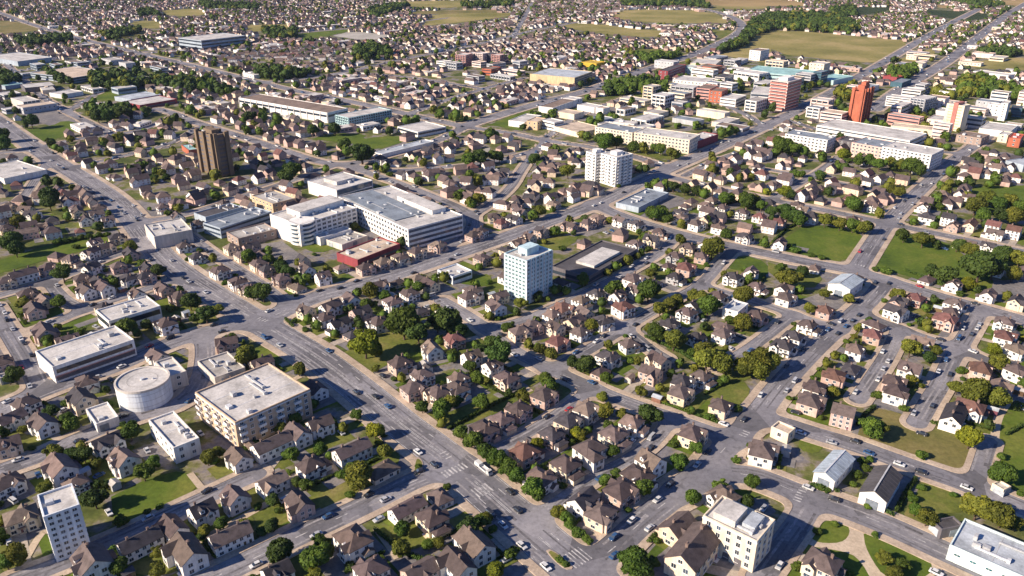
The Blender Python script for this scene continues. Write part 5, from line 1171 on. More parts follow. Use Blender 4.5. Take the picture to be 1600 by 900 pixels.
def building(c, pts, H, wall, roof, style, floors, bay, name, short, label):
    P = [at(*cr(c, x, y), H) for x, y in pts]
    ctr, a, L, D = rect_from(P)
    dist = ctr.y
    L, D = min(max(L, 3.5), 170), min(max(D, 3.5), 110 if dist < 900 else 70)
    near = dist < 470
    SKIP_RECT.append((ctr.x, ctr.y, a, L/2, D/2))
    root = link(name, None, None, (ctr.x, ctr.y, 0), a)
    hx, hy = L/2, D/2; t = .35; ph = .55 if near else .4
    mb = MB()
    o = [(-hx,-hy),(hx,-hy),(hx,hy),(-hx,hy)]; i = [(-hx+t,-hy+t),(hx-t,-hy+t),(hx-t,hy-t),(-hx+t,hy-t)]
    for k in range(4):
        j = (k+1) % 4
        mb.face([(*o[k],0),(*o[j],0),(*o[j],H),(*o[k],H)]); mb.face([(*o[k],H),(*o[j],H),(*i[j],H),(*i[k],H)]); mb.face([(*i[k],H),(*i[j],H),(*i[j],H-ph-.1),(*i[k],H-ph-.1)])
    link('wall', mb.mesh('wall', [M[wall]]), root)
    mb = MB(); mb.face([(*p, H-ph) for p in i])
    rf = link('roof', mb.mesh('roof', [M['r_'+roof]]), root)
    rnd = random.Random(label)
    # things on the roof
    area = L*D
    if style not in ('slab',) and area > 60 and dist < 620:
        for k in range(min(9 if near else 3, 1+int(area/130))):
            w, d, h = rnd.uniform(.8, 2.6), rnd.uniform(.8, 2.0), rnd.uniform(.5, 1.3)
            x, y = rnd.uniform(-hx+2, hx-2) if hx > 2.5 else 0, rnd.uniform(-hy+2, hy-2) if hy > 2.5 else 0
            mb = MB(); mb.box(-w/2, w/2, -d/2, d/2, 0, h); mb.box(-w/2+.1, w/2-.1, -d/2+.1, d/2-.1, h, h+.12)
            link('roof_unit', mb.mesh('roof_unit', [M['metal']]), rf, (x, y, H-ph))
        if near and area > 140:
            for k in range(2):
                ln_ = rnd.uniform(.25, .5)*L; y_ = rnd.uniform(-.6, .6)*hy; x_ = rnd.uniform(-.4, .4)*(L-ln_)
                mb = MB(); mb.box(-ln_/2, ln_/2, -.28, .28, .15, .6, 0, True); mb.box(ln_/2-.5, ln_/2+.3, -.6, .6, 0, .95)
                for q_ in range(int(ln_//3)+1): mb.box(-ln_/2+q_*3, -ln_/2+q_*3+.15, -.2, .2, 0, .15)
                link('roof_duct', mb.mesh('roof_duct', [M['metal']]), rf, (x_, y_, H-ph))
        # seams in the covering
        mb = MB()
        for k in range(1, int(L//7)):
            x = -hx+L*k/int(L//7); mb.box(x-.12, x+.12, -hy+t+.02, hy-t-.02, H-ph, H-ph+.05)
        if mb.v: link('roof_seam', mb.mesh('roof_seam', [M['metal']]), rf)
    fh = (H-.8)/floors
    if style == 'grid':
        if near or dist < 640: add_windows(root, L, D, floors, .6+fh*.52, fh, bay, 1.5 if bay > 2.5 else 1.15, min(1.5, fh*.56), 'glass', (1, 0, 3, 2) if c[0] == 'N' else (0, 1, 3, 2))
        else: bands(root, L, D, H, floors, .6+fh*.3, fh, fh*.45, 'glass')
    elif style == 'bays':
        add_windows(root, L, D, floors, .5+fh*.55, fh, bay, 1.3, 1.5, 'glass', (0, 1, 3, 2), 100)
        fac = facade(L, D); cnt = 0
        for sd in (1, 0):
            ln, fn, rz = fac[sd]; n = int((ln-.8)//bay)
            for f in range(1, floors):
                for k in range(0, n, 2):
                    s = -ln/2+.4+(ln-.8)*(k+.5)/n; x, y = fn(s, 0)
                    mb = MB(); mb.box(-1.2, 1.2, -1.0, 0, 0, .14, 0, True); mb.box(-1.2, 1.2, -1.0, -.92, .14, .95); mb.box(-1.2, -1.13, -.92, 0, .14, .95); mb.box(1.13, 1.2, -.92, 0, .14, .95)
                    link('balcony', mb.mesh('balcony', [M['trim']]), root, (x, y, .4+f*fh-.1), rz)
        bands(root, L, D, H, 1, H-1.0, 1, .35, 'trim', name='cornice', inset=-.1, out=.12)
    elif style == 'strip':
        bands(root, L, D, H, floors, .5+fh*.38, fh, fh*.42, 'glass')
    elif style == 'few':
        add_windows(root, L, D, floors, .5+fh*.55, fh, bay*.9, 1.3, min(1.5, fh*.5), 'glass', (0, 1, 3), 40 if dist < 640 else 12)
    elif style == 'shop':
        bands(root, L, D, H, floors-1, 1.0, fh, 1.6, 'darkwall', sides=(1,), name='loading_bay'); bands(root, L, D, H, 1, H*.55, 1, 1.6, 'glass', sides=(1,), inset=1)
        bands(root, L, D, H, 1, H*.3, 1, .9, 'pinkwall', sides=(1,), name='cladding_band', inset=.3)
        bx = MB(); 
    elif style in ('hospital',):
        add_windows(root, L, D, floors, .8+fh*.5, fh, bay, 2.4, fh*.62, 'glass', (1, 2, 3), 100, skip=lambda sd, f, i, n: sd == 1 and i == 0)
        for f in range(floors+1):   # the rounded, balconied end
            mb = MB(); mb.cyl(hx-5.0, -hy+5.0, 6.6, f*fh+.3, f*fh+.3+(1.0 if f < floors else .5), 28)
            link('balcony', mb.mesh('balcony', [M[wall]]), root)
        mb = MB(); mb.cyl(hx-5.0, -hy+5.0, 5.9, 0, H-.3, 28); link('stair_tower', mb.mesh('stair_tower', [M['blueglass']]), root)
        mb = MB(); mb.box(-hx+4, hx*.22, -hy+8, hy-.6, H-ph-.1, H+2.4); ph2 = link('penthouse', mb.mesh('penthouse', [M[wall]]), root)
        mb = MB(); mb.box(-hx+3.7, hx*.22+.3, -hy+7.7, hy-.5, H+2.4, H+2.6, 0, True); link('penthouse_roof', mb.mesh('penthouse_roof', [M['r_palegrey']]), ph2)
    elif style == 'hospital2':
        add_windows(root, L, D, floors, .6+fh*.5, fh, bay, 1.8, 1.5, 'glass', (0, 3), 100); bands(root, L, D, H, floors, .6+fh*.26, fh, fh*.5, 'glass', sides=(1,))
        mb = MB(); mb.box(-hx+1.5, hx-16, -hy+2.5, hy*.25, H-ph, H-ph+.5); link('roof_deck', mb.mesh('roof_deck', [M['r_slate']]), rf)
        mb = MB(); mb.box(-hx*.3, hx-12, hy*.35, hy-2.5, H-ph, H+1.6); p2 = link('penthouse', mb.mesh('penthouse', [M['white']]), root)
        mb = MB(); mb.box(-hx*.3-.2, hx-11.8, hy*.35-.2, hy-2.3, H+1.6, H+1.8, 0, True); link('penthouse_roof', mb.mesh('penthouse_roof', [M['r_palegrey']]), p2)
    elif style == 'entrance':
        bands(root, L, D, H, 2, 1.0, H*.45, H*.36, 'blueglass', sides=(1,))
        mb = MB(); mb.box(-hx*.5, hx*.4, -hy*.5, hy*.5, H-ph, H+1.8); link('roof_lantern', mb.mesh('roof_lantern', [M['r_palegrey']]), rf)
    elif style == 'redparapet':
        bands(root, L, D, H, 1, H*.2, 1, H*.3, 'darkwall', sides=(1,), name='dark_band', inset=2)  # plain dark-coloured band along the wall
    elif style == 'tealgrid':
        add_windows(root, L, D, floors, .7+fh*.5, fh, bay*.72, 1.35, fh*.62, 'tealglass', (1, 0, 3, 2), 100)
        fins(root, L, D, .3, H-.2, bay, .3, .35, 'trim', sides=(1,), name='fin')
        mb = MB(); mb.box(-hx*.45, hx*.35, -hy*.4, hy*.5, H-ph, H+2.6); link('penthouse', mb.mesh('penthouse', [M[wall]]), root)
    elif style == 'slab':
        mb = MB(); mb.box(-hx*.38, hx*.62, -hy*.5, hy*.55, H-ph, H+.7); link('skylight', mb.mesh('skylight', [M['r_palegrey']]), rf)
        bands(root, L, D, H, 1, 1.2, 1, 1.5, 'glass', sides=(0, 1))
    elif style == 'balcony':
        add_windows(root, L, D, floors, .6+fh*.55, fh, bay, 1.5, fh*.55, 'glass', (0, 1, 3), 100)
        fac = facade(L, D)
        for sd in (0, 1):
            ln, fn, rz = fac[sd]; n = max(1, int(ln//4.4))
            for f in range(1, floors):
                for k in range(n):
                    s = -ln/2+ln*(k+.5)/n; x, y = fn(s, 0)
                    mb = MB(); mb.box(-1.5, 1.5, -1.1, 0, 0, .15, 0, True); mb.box(-1.5, 1.5, -1.1, -1.0, .15, .95)
                    link('balcony', mb.mesh('balcony', [M['trim']]), root, (x, y, .5+f*fh-.2), rz)
        mb = MB(); mb.box(-hx*.4, hx*.4, -hy*.4, hy*.4, H-ph, H+1.8); link('penthouse', mb.mesh('penthouse', [M[wall]]), root)
    elif style == 'pilasters':
        fins(root, L, D, 0, H-.3, bay, .5, .5, wall); bands(root, L, D, H, 1, H*.55, 1, H*.2, 'glass')
    elif style == 'ribs':
        bands(root, L, D, H, floors, .4+fh*.25, fh, fh*.55, 'glass'); fins(root, L, D, 0, H-.2, bay, .55, .5, wall, name='rib')
    elif style == 'brutal':
        fins(root, L, D, 0, H+1.2, max(L, D)*.36, min(L, D)*.24, 1.6, wall, name='shaft'); bands(root, L, D, H, floors, .6+fh*.3, fh, fh*.4, 'darkwall')
        mb = MB(); mb.box(-hx*.5, hx*.5, -hy*.5, hy*.5, H-ph, H+2.2); link('penthouse', mb.mesh('penthouse', [M[wall]]), root)
    elif style == 'blueglass':
        bands(root, L, D, H, 2, .6, H*.46, H*.4, 'blueglass', sides=(1, 2)); fins(root, L, D, 0, H, 3, .3, .3, 'trim', sides=(1,), name='fin')
    elif style == 'corner':
        bands(root, L, D, H, 4, 1.2, H*.22, H*.1, 'darkwall', sides=(1, 2)); bands(root, L, D, H, 1, H*.06, 1, H*.1, 'pinkwall', sides=(0,), name='plinth_band')
    elif style == 'stripes':
        bands(root, L, D, H, floors, .4+fh*.1, fh, fh*.5, 'stripe', inset=0, out=.1, name='red_band'); bands(root, L, D, H, floors, .4+fh*.62, fh, fh*.28, 'glass', inset=.8)
        mb = MB(); mb.box(-hx*.5, hx*.5, -hy*.5, hy*.5, H-ph, H+2.4); link('penthouse', mb.mesh('penthouse', [M['white']]), root)
    elif style == 'orange':
        bands(root, L, D, H, floors, .6+fh*.3, fh, fh*.35, 'brownwall', sides=(1, 2)); fins(root, L, D, 0, H+2.5, max(L, D)*.3, 1.6, 1.2, wall, name='shaft')
        mb = MB(); mb.box(-hx*.6, hx*.6, -hy*.6, hy*.6, H-ph, H+4.5); mb.box(-hx*.3, hx*.5, -hy*.3, hy*.5, H+4.5, H+7); link('crown', mb.mesh('crown', [M[wall]]), root)
    elif style == 'redstrip':
        mb = MB(); mb.box(-1.7, 1.7, -hy-.5, hy+.5, 0, H+1.5); link('stair_strip', mb.mesh('stair_strip', [M['stripe']]), root, (hx*.05, 0, 0))
        for sx in (-.5, .52):
            mb = MB()
            for f in range(floors):
                mb.box(hx*sx-1.6, hx*sx+1.6, -hy-.12, -hy+.05, .8+f*fh, .8+f*fh+fh*.4)
            link('window_column', mb.mesh('window_column', [M['ochre']]), root)
    elif style == 'townhall':
        add_windows(root, L, D, floors, .5+fh*.52, fh, bay, 1.25, 1.5, 'glass', (0, 1, 3), 100)
        mb = MB(); mb.box(-hx+2.2, hx*.1, -hy+1.4, hy-2.2, H-ph, H+1.5); link('raised_roof', mb.mesh('raised_roof', [M['r_palegrey']]), rf)
        mb = MB(); mb.box(hx*.25, hx-2.2, -hy*.4, hy-1.6, H-ph, H+.8); link('roof_light', mb.mesh('roof_light', [M['r_bluegreyroof']]), rf)
        for k in (-1, 0, 1):
            mb = MB(); mb.box(-.9, .9, -.1, .02, 0, 2.3); mb.cyl(0, 0, 0, 0, 0, 3, cap=False)
            link('entrance_arch', mb.mesh('entrance_arch', [M['darkwall']]), root, (k*3.4, -hy, 0))
        bands(root, L, D, H, 1, H-.9, 1, .3, 'trim', name='cornice', inset=-.12, out=.14)
    elif style == 'ribbonwin':
        add_windows(root, L, D, 1, H*.55, 1, bay, 1.6, .8, 'tealglass', (1, 0, 3), 60)
    elif style == 'plain' and near and dist < 470:
        mb = MB(); mb.box(-1.6, 1.6, -.12, .03, 0, min(2.8, H*.7)); link('loading_door', mb.mesh('loading_door', [M['r_bluegreyroof']]), root, (rnd.uniform(-.3, .3)*L, -hy, 0))
        mb = MB(); mb.box(-1.4, 1.4, -.12, .03, 0, min(2.6, H*.7)); link('loading_door', mb.mesh('loading_door', [M['r_slate']]), root, (hx, rnd.uniform(-.3, .3)*D, 0), math.pi/2)
    if not near and style == 'plain' and floors > 1:
        bands(root, L, D, H, floors, .5+fh*.4, fh, fh*.3, 'glass')
    tag(root, label, name.replace('_', ' '))
    px = topx(ctr.x, ctr.y, H/2)
    if short: LANDMARKS.append((px[:2], short))
    return root, L, D

BINFO = []
for b in BLD:
    r, L, D = building(*b); BINFO.append((b[8], b[9] or b[10][:40], round(r.location.y), round(L), round(D), round(math.degrees(r.rotation_euler.z))))

# smaller flat-roofed blocks that fill the town centre and the works beside it
FILL = [([(1012,135),(1040,95),(1200,92),(1300,112),(1285,150),(1200,188),(1110,186),(1020,165)], 22, 'wwwpscc', 4, 13), ([(1225,188),(1300,162),(1345,135),(1400,142),(1610,150),(1610,245),(1490,236),(1450,212),(1330,210)], 26, 'wwwpspc', 4, 14),
        ([(790,205),(890,150),(1000,150),(1190,192),(1110,236),(935,224)], 13, 'wwcss', 3.5, 6), ([(0,100),(120,90),(260,110),(200,150),(110,170),(0,190)], 18, 'wssb', 4, 7), ([(690,90),(800,100),(930,112),(820,128),(700,130)], 10, 'wps', 4, 8), ([(1400,70),(1560,90),(1600,110),(1420,130)], 10, 'wcp', 4, 6)]
FILLCOL = {'w':('white','white'),'p':('palepink','pink'),'s':('coolgrey','grey'),'o':('orangewall','orange-brick'),'r':('pinkwall','brick-pink'),'c':('cream','cream'),'b':('bluegrey','blue-grey')}
FILL_POLY, BLOCKS = [], []
gf = random.Random(21)
for poly, n, cols_, h0, h1 in FILL:
    W = [at(x, y) for x, y in poly]; FILL_POLY.append(W); made = tries = 0
    while made < n and tries < 900:
        tries += 1
        x, y = gf.uniform(min(p[0] for p in W), max(p[0] for p in W)), gf.uniform(min(p[1] for p in W), max(p[1] for p in W))
        ok_ = False; j = len(W)-1
        for i in range(len(W)):
            if (W[i][1] > y) != (W[j][1] > y) and x < (W[j][0]-W[i][0])*(y-W[i][1])/(W[j][1]-W[i][1])+W[i][0]: ok_ = not ok_
            j = i
        if not ok_: continue
        L, D = gf.uniform(9, 30), gf.uniform(8, 17); rad = math.hypot(L, D)/2
        if road_near([(x, y)])[0][0] < D*.55+1 or any(math.hypot(x-c_[0], y-c_[1]) < rad*.8+math.hypot(c_[3], c_[4])*.8 for c_ in SKIP_RECT): continue
        cl = gf.choice(cols_); H = gf.uniform(h0, h1); fl = max(1, int(H/3)); a = math.radians(-42)+gf.choice((0, math.pi/2))
        ca_, sa_ = math.cos(a), math.sin(a)
        pts = [topx(x+u*ca_-v*sa_, y+u*sa_+v*ca_, H)[:2] for u, v in ((-L/2,-D/2),(L/2,-D/2),(L/2,D/2),(-L/2,D/2))]
        r_, _l, _d = building('F', pts, H, FILLCOL[cl][0], gf.choice(['palegrey','palegrey','concrete','beigeroof','brownroof','slate']), gf.choice(['strip','strip','few','ribs','plain']), fl, 4, 'commercial_building', '', str(made))
        BLOCKS.append((r_, FILLCOL[cl][1], x, y, H)); made += 1
# round tank
(px, py), rad_px, H = TANK[1], TANK[2], TANK[3]
tx, ty = at(px, py, H); rad = rad_px*topx(tx, ty, H)[2]/FPX
root = link('storage_tank', None, None, (tx, ty, 0))
mb = MB(); mb.cyl(0, 0, rad, 0, H, 56, cap=False); link('wall', mb.mesh('wall', [M['bluewhite']], False), root)
mb = MB(); mb.cyl(0, 0, rad-.5, H-.35, H-.3, 56); rf = link('roof', mb.mesh('roof', [M['r_palegrey']]), root)
mb = MB()
for k in range(56):
    a0, a1 = 2*math.pi*k/56, 2*math.pi*(k+1)/56
    for q0, z0, q1, z1 in ((rad+.12,H-.7,rad+.12,H+.1),(rad+.12,H+.1,rad-.55,H+.1),(rad-.55,H+.1,rad-.55,H-.4)):
        mb.face([(q0*math.cos(a0),q0*math.sin(a0),z0),(q0*math.cos(a1),q0*math.sin(a1),z0),(q1*math.cos(a1),q1*math.sin(a1),z1),(q1*math.cos(a0),q1*math.sin(a0),z1)])
link('rim', mb.mesh('rim', [M['stone']]), root)
for k in range(3):
    mb = MB(); mb.cyl(0, 0, rad+.05, H*.2+k*H*.27, H*.2+k*H*.27+.12, 56, cap=False); link('hoop', mb.mesh('hoop', [M['coolgrey']]), root)
for q in (.55,):
    mb = MB()
    for k in range(40):
        a0, a1 = 2*math.pi*k/40, 2*math.pi*(k+1)/40; r0, r1 = rad*q, rad*q+.22
        mb.face([(r0*math.cos(a0),r0*math.sin(a0),H-.26),(r1*math.cos(a0),r1*math.sin(a0),H-.26),(r1*math.cos(a1),r1*math.sin(a1),H-.26),(r0*math.cos(a1),r0*math.sin(a1),H-.26)])
    link('roof_ring', mb.mesh('roof_ring', [M['r_concrete']]), rf)
mb = MB(); mb.cyl(0, 0, .7, H-.3, H+.35, 14); mb.cyl(rad*.4, .6, .35, H-.3, H+.2, 10); link('vent', mb.mesh('vent', [M['metal']]), rf)
tag(root, 'big round white storage tank with pale flat roof', 'storage tank')
SKIP_RECT.append((tx, ty, 0, rad, rad)); LANDMARKS.append(((px, py+12), 'the round white tank'))

# gabled barns
for c, pts, H, ax, rise, wall, roof, name, short, label in BARNS:
    ctr, a, L, D = rect_from([at(*cr(c, x, y), H) for x, y in pts])
    if ax == 1: a += math.pi/2; L, D = D, L
    SKIP_RECT.append((ctr.x, ctr.y, a, L/2, D/2))
    rs = 2*rise/D
    root = link(name, None, None, (ctr.x, ctr.y, 0), a)
    mb = MB(); gwall(mb, -L/2+.3, L/2-.3, -D/2+.35, D/2-.35, H-.35, rs); link('wall', mb.mesh('wall', [M[wall]]), root)
    mb = MB(); gable(mb, -L/2, L/2, -D/2, D/2, H, rs, .16); rf = link('roof', mb.mesh('roof', [M['r_'+roof]]), root)
    mb = MB()
    for k in range(1, int(L/1.6)):
        x = -L/2+L*k/int(L/1.6)
        for s in (-1, 1):
            v = [(x-.06, s*D/2, H+.01), (x+.06, s*D/2, H+.01), (x+.06, 0, H+D/2*rs+.01), (x-.06, 0, H+D/2*rs+.01)]
            w = [(p[0], p[1], p[2]+.07) for p in v]
            mb.solid(v+w, [(4,5,6,7),(0,1,5,4),(1,2,6,5),(3,0,4,7)])
    link('roof_rib', mb.mesh('roof_rib', [M['r_'+roof]]), rf)
    mb = MB(); mb.box(-L/2, L/2, -.2, .2, H+D/2*rs-.02, H+D/2*rs+.1); link('ridge_cap', mb.mesh('ridge_cap', [M['metal']]), rf)
    mb = MB(); mb.box(-1.7, 1.7, -.12, .03, 0, 2.9); link('barn_door', mb.mesh('barn_door', [M['r_slate']]), root, (-L/2+.3, 0, 0), -math.pi/2)
    for s in (-.3, 0, .3): link('window', window_mesh(1.2, .9), root, (s*L, -D/2+.35, 1.9), 0)
    tag(root, label, name)
    LANDMARKS.append((topx(ctr.x, ctr.y, 3)[:2], short))
# ================================================================== place the houses
HS = []
for c, txt in HOUSES.items():
    for w in txt.split():
        w, _, s = w.partition('*'); s = float(s or 1)
        xs_, rest = w.split(',')
        k = 0
        while k < len(rest) and rest[k].isdigit(): k += 1
        y_, code = rest[:k], rest[k:]
        ax, kind, cols = code[0], code[1], code[2:]
        px, py = cr(c, float(xs_), float(y_))
        wk = next((q for q in cols if q in 'wcpg'), None); rk = next((q for q in cols if q in 'bdrt'), None)
        x, y = at(px, py, 3.2)
        rr = random.Random(hash((int(px), int(py))) & 0xffff)
        if wk is None: wk = rr.choice('wwwccp' if py > 330 else 'wwccpp')
        if rk is None: rk = rr.choice('bbbbbtdb' if py > 250 else 'bbbbtrb')
        HS.append(dict(p=np.array((x, y)), px=(px, py), ax=ax, kind=kind, wk=wk, rk=rk, s=s, var=rr.randrange(3)))
# leave out what was listed twice
keep = []
for h in HS:
    lim = 7.0 if h['px'][1] > 250 else 8.0
    if all(np.hypot(*(h['p']-q['p'])) > lim for q in keep): keep.append(h)
HS = keep
for h in HS: h['s'] *= .69 if h['px'][1] > 600 else .67 if h['px'][1] > 330 else .66
HP = np.array([h['p'] for h in HS])
rad_h = np.array([{'D':6.3,'L':6.2,'C':6.0}.get(h['kind'], 5.4)*h['s'] for h in HS])
HP0 = HP.copy()
for it in range(40):
    d, u, aw, _ = road_near(HP)
    need = rad_h*.86+1.2-d
    HP += aw*np.clip(need, 0, 2)[:, None]*.5
    dv = HP[:, None]-HP[None]; dd = np.sqrt((dv**2).sum(2))+np.eye(len(HP))*99
    lim = (rad_h[:, None]+rad_h[None])*.92
    push = np.clip(lim-dd, 0, 3)
    HP += (dv/dd[..., None]*push[..., None]).sum(1)*.22
    for cx, cy, a, hu, hv in SKIP_RECT:
        q = HP-np.array((cx, cy)); uu = q[:, 0]*math.cos(a)+q[:, 1]*math.sin(a); vv = -q[:, 0]*math.sin(a)+q[:, 1]*math.cos(a)
        pu, pv = hu+rad_h*.85-abs(uu), hv+rad_h*.85-abs(vv)
        k = (pu > 0) & (pv > 0)
        su = np.where(k & (pu <= pv), np.sign(uu)*pu, 0); sv = np.where(k & (pv < pu), np.sign(vv)*pv, 0)
        HP[:, 0] += (su*math.cos(a)-sv*math.sin(a))*.4; HP[:, 1] += (su*math.sin(a)+sv*math.cos(a))*.4
d, u, aw, _ = road_near(HP)
dv = HP[:, None]-HP[None]; dd = np.sqrt((dv**2).sum(2))+np.eye(len(HP))*99
gone = set()
for i in range(len(HP)):
    if d[i] < rad_h[i]*.5 or in_rects([HP[i]], 2)[0]: gone.add(i); continue
    for j in range(i):
        if j not in gone and dd[i, j] < (rad_h[i]+rad_h[j])*.66: gone.add(i); break
# fill the gaps left along the streets of the nearer quarters
acc = [HP[i] for i in range(len(HP)) if i not in gone]
gi = np.random.default_rng(12); C = np.column_stack([gi.uniform(-330, 330, 9000), gi.uniform(140, 480, 9000)])
cx_ = np.array([topx(x_, y_, 3) for x_, y_ in C]); dC, uC, aC, _ = road_near(C)
okc = (cx_[:, 0] > 5) & (cx_[:, 0] < 1595) & (cx_[:, 1] < 880) & (dC > 5) & (dC < 15) & ~in_rects(C, 6)
for k_, poly in POLY: okc &= ~in_poly(C, poly)
tpx = np.array([cr(c, float(w.split(',')[0]), float(w.split(',')[1])) for c, t_ in TREES.items() for w in t_.split() if not w.endswith('b')])
tgr = np.array([at(*q, 3.5) for q in tpx])
okc &= np.sqrt(((C[:, None]-tgr[None])**2).sum(2)).min(1) > 5.2
added = 0
for k_ in np.flatnonzero(okc):
    if added >= 170: break
    if np.sqrt(((np.array(acc)-C[k_])**2).sum(1)).min() < 9.1: continue
    acc.append(C[k_]); added += 1
    rr = random.Random(int(k_)); py_ = cx_[k_, 1]
    HS.append(dict(p=C[k_], px=tuple(cx_[k_, :2]), ax=rr.choice('ab'), kind=rr.choice('HHGGCS'), wk=rr.choice('wwwcp'), rk=rr.choice('bbbbdt'), s=.69 if py_ > 600 else .66, var=rr.randrange(3)))
n0 = len(HP); HP = np.concatenate([HP]+[np.array([h['p'] for h in HS[n0:]])]) if added else HP
d, u, aw, _ = road_near(HP)
order = sorted((i for i in range(len(HS)) if i not in gone), key=lambda i: HP[i, 1])
HOUSE_ORDER = order[:300]
FAR_EXTRA = [HP[i] for i in order[300:]]
lots = {'olive': MB(), 'green': MB(), 'paving': MB(), 'drive': MB()}
HOUSE_ROOTS = []
MAINDIR = math.atan2(-.62, .78)
def axis_angle(u, ax, px):
    """of the road direction and its normal, the one that runs down (a) or up (b) the picture from left to right"""
    best = None
    for t in (0, math.pi/2):
        a = math.atan2(u[1], u[0])+t
        a = (a+math.pi/2) % math.pi-math.pi/2
        v = math.sin(a)*math.cos(a)
        sc = -v if ax == 'a' else v
        if best is None or sc > best[0]: best = (sc, a)
    return best[1]
for n, i in enumerate(HOUSE_ORDER):
    h = HS[i]; x, y = HP[i]
    a = axis_angle(u[i], h['ax'], h['px']) + random.uniform(-.035, .035)
    if h['kind'] in 'T' : pass
    r = build_house(x, y, a, h['kind'], h['var'], h['wk'], h['rk'], h['s'], y < 330)
    HOUSE_ROOTS.append((r, h, x, y, a))
    # its plot
    ca, sa = math.cos(a), math.sin(a); L, D = 7.2*h['s']+random.uniform(1, 4), 6.4*h['s']+random.uniform(1.5, 5)
    ox, oy = random.uniform(-1.5, 1.5), random.uniform(-2, 2)
    kind = random.choices(['olive', 'green', 'paving'], [.40, .42, .18])[0]
    z = 0.02+0.0017*(n % 40)
    q = [(x+(ox+s*L)*ca-(oy+t*D)*sa, y+(ox+s*L)*sa+(oy+t*D)*ca, z) for s, t in ((-1,-1),(1,-1),(1,1),(-1,1))]
    lots[kind].face(q)
    if kind != 'paving' and random.random() < .5:
        q2 = [(x+(ox+s*L*.35+L*.5)*ca-(oy+t*D-D*.3)*sa, y+(ox+s*L*.35+L*.5)*sa+(oy+t*D-D*.3)*ca, z+0.07) for s, t in ((-1,-1),(1,-1),(1,1),(-1,1))]
        lots['paving'].face(q2)
    # drive to the street
    if d[i] < 22:
        w = random.uniform(1.3, 1.9); off = random.uniform(-3, 3); t = (-aw[i][1], aw[i][0])
        e = d[i]+1.6
        q = [(x-aw[i][0]*s*e+t[0]*(off+k*w), y-aw[i][1]*s*e+t[1]*(off+k*w), 0.1404+0.0006*(n % 30)) for s, k in ((.1,-1),(1,-1),(1,1),(.1,1))]
        ar = sum(q[k][0]*q[(k+1)%4][1]-q[(k+1)%4][0]*q[k][1] for k in range(4))
        lots['drive'].face(q if ar > 0 else q[::-1])
        if random.random() < .6: lots['olive' if random.random() < .6 else 'green'].face([(x-aw[i][0]*s*(e-2.4)+t[0]*(off+w+.4+k), y-aw[i][1]*s*(e-2.4)+t[1]*(off+w+.4+k), 0.1384) for s, k in ((.35,0),(1,0),(1,4),(.35,4))][::1 if True else -1])
for k, mb in lots.items():
    mb2 = fm.setdefault(k, MB())
    for f in mb.f: mb2.face([mb.v[q] for q in f])
GN['drive'] = 'driveway'
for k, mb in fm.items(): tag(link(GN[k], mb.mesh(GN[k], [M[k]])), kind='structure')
HPK = np.array([(x, y) for _r, _h, x, y, _a in HOUSE_ROOTS])

# ================================================================== trees
def ico(sub):
    t = (1+5**.5)/2
    v = [(-1,t,0),(1,t,0),(-1,-t,0),(1,-t,0),(0,-1,t),(0,1,t),(0,-1,-t),(0,1,-t),(t,0,-1),(t,0,1),(-t,0,-1),(-t,0,1)]
    v = [Vector(p).normalized() for p in v]
    f = [(0,11,5),(0,5,1),(0,1,7),(0,7,10),(0,10,11),(1,5,9),(5,11,4),(11,10,2),(10,7,6),(7,1,8),(3,9,4),(3,4,2),(3,2,6),(3,6,8),(3,8,9),(4,9,5),(2,4,11),(6,2,10),(8,6,7),(9,8,1)]
    for _ in range(sub):
        mid, g = {}, []
        def m(a, b):
            k = (min(a, b), max(a, b))
            if k not in mid: v.append(((v[a]+v[b])/2).normalized()); mid[k] = len(v)-1
            return mid[k]
        for a, b, c in f:
            x, y, z = m(a, b), m(b, c), m(c, a); g += [(a,x,z),(b,y,x),(c,z,y),(x,y,z)]
        f = g
    return np.array([tuple(p) for p in v]), np.array(f)

def crown_quads(seed, n, lobes, size, flat=1.0):
    """leaf clumps on and inside a crown of unit radius made of several lobes; returns quads (n,4,3)"""
    g = np.random.default_rng(seed)
    lc, lr = [], []
    for k in range(lobes):
        dirv = g.normal(size=3); dirv /= np.linalg.norm(dirv); dirv[2] = dirv[2]*.75+.05
        r = g.uniform(.25, .52); lc.append(dirv*(1-r)*g.uniform(.7, 1.2)); lr.append(r)
    lc.append(np.zeros(3)); lr.append(.62)
    lc, lr = np.array(lc), np.array(lr)
    w = lr**2; which = g.choice(len(lr), n*3, p=w/w.sum())
    dv = g.normal(size=(n*3, 3)); dv /= np.linalg.norm(dv, axis=1)[:, None]
    depth = np.where(g.random(n*3) < .8, g.uniform(.84, 1.14, n*3), g.uniform(.5, .9, n*3))
    p = lc[which]+dv*lr[which][:, None]*depth[:, None]
    inside = (np.linalg.norm(p[:, None]-lc[None], axis=2) < lr[None]*.84).any(1)
    ok = np.flatnonzero(~inside & (p[:, 2] > -.72))[:n]
    p, nrm = p[ok], dv[ok]
    nrm = nrm*.9+g.normal(size=nrm.shape)*.55; nrm /= np.linalg.norm(nrm, axis=1)[:, None]
    a = np.cross(nrm, g.normal(size=nrm.shape)); a /= np.linalg.norm(a, axis=1)[:, None]; b = np.cross(nrm, a)
    s = size*g.uniform(.6, 1.35, len(p))[:, None]; e = g.uniform(.55, 1, len(p))[:, None]
    q = np.stack([p-a*s-b*s*e*.6, p+a*s*.5-b*s*e, p+a*s+b*s*e*.5, p-a*s*.4+b*s*e], axis=1)
    q[:, :, 2] *= flat
    return q, lc, lr

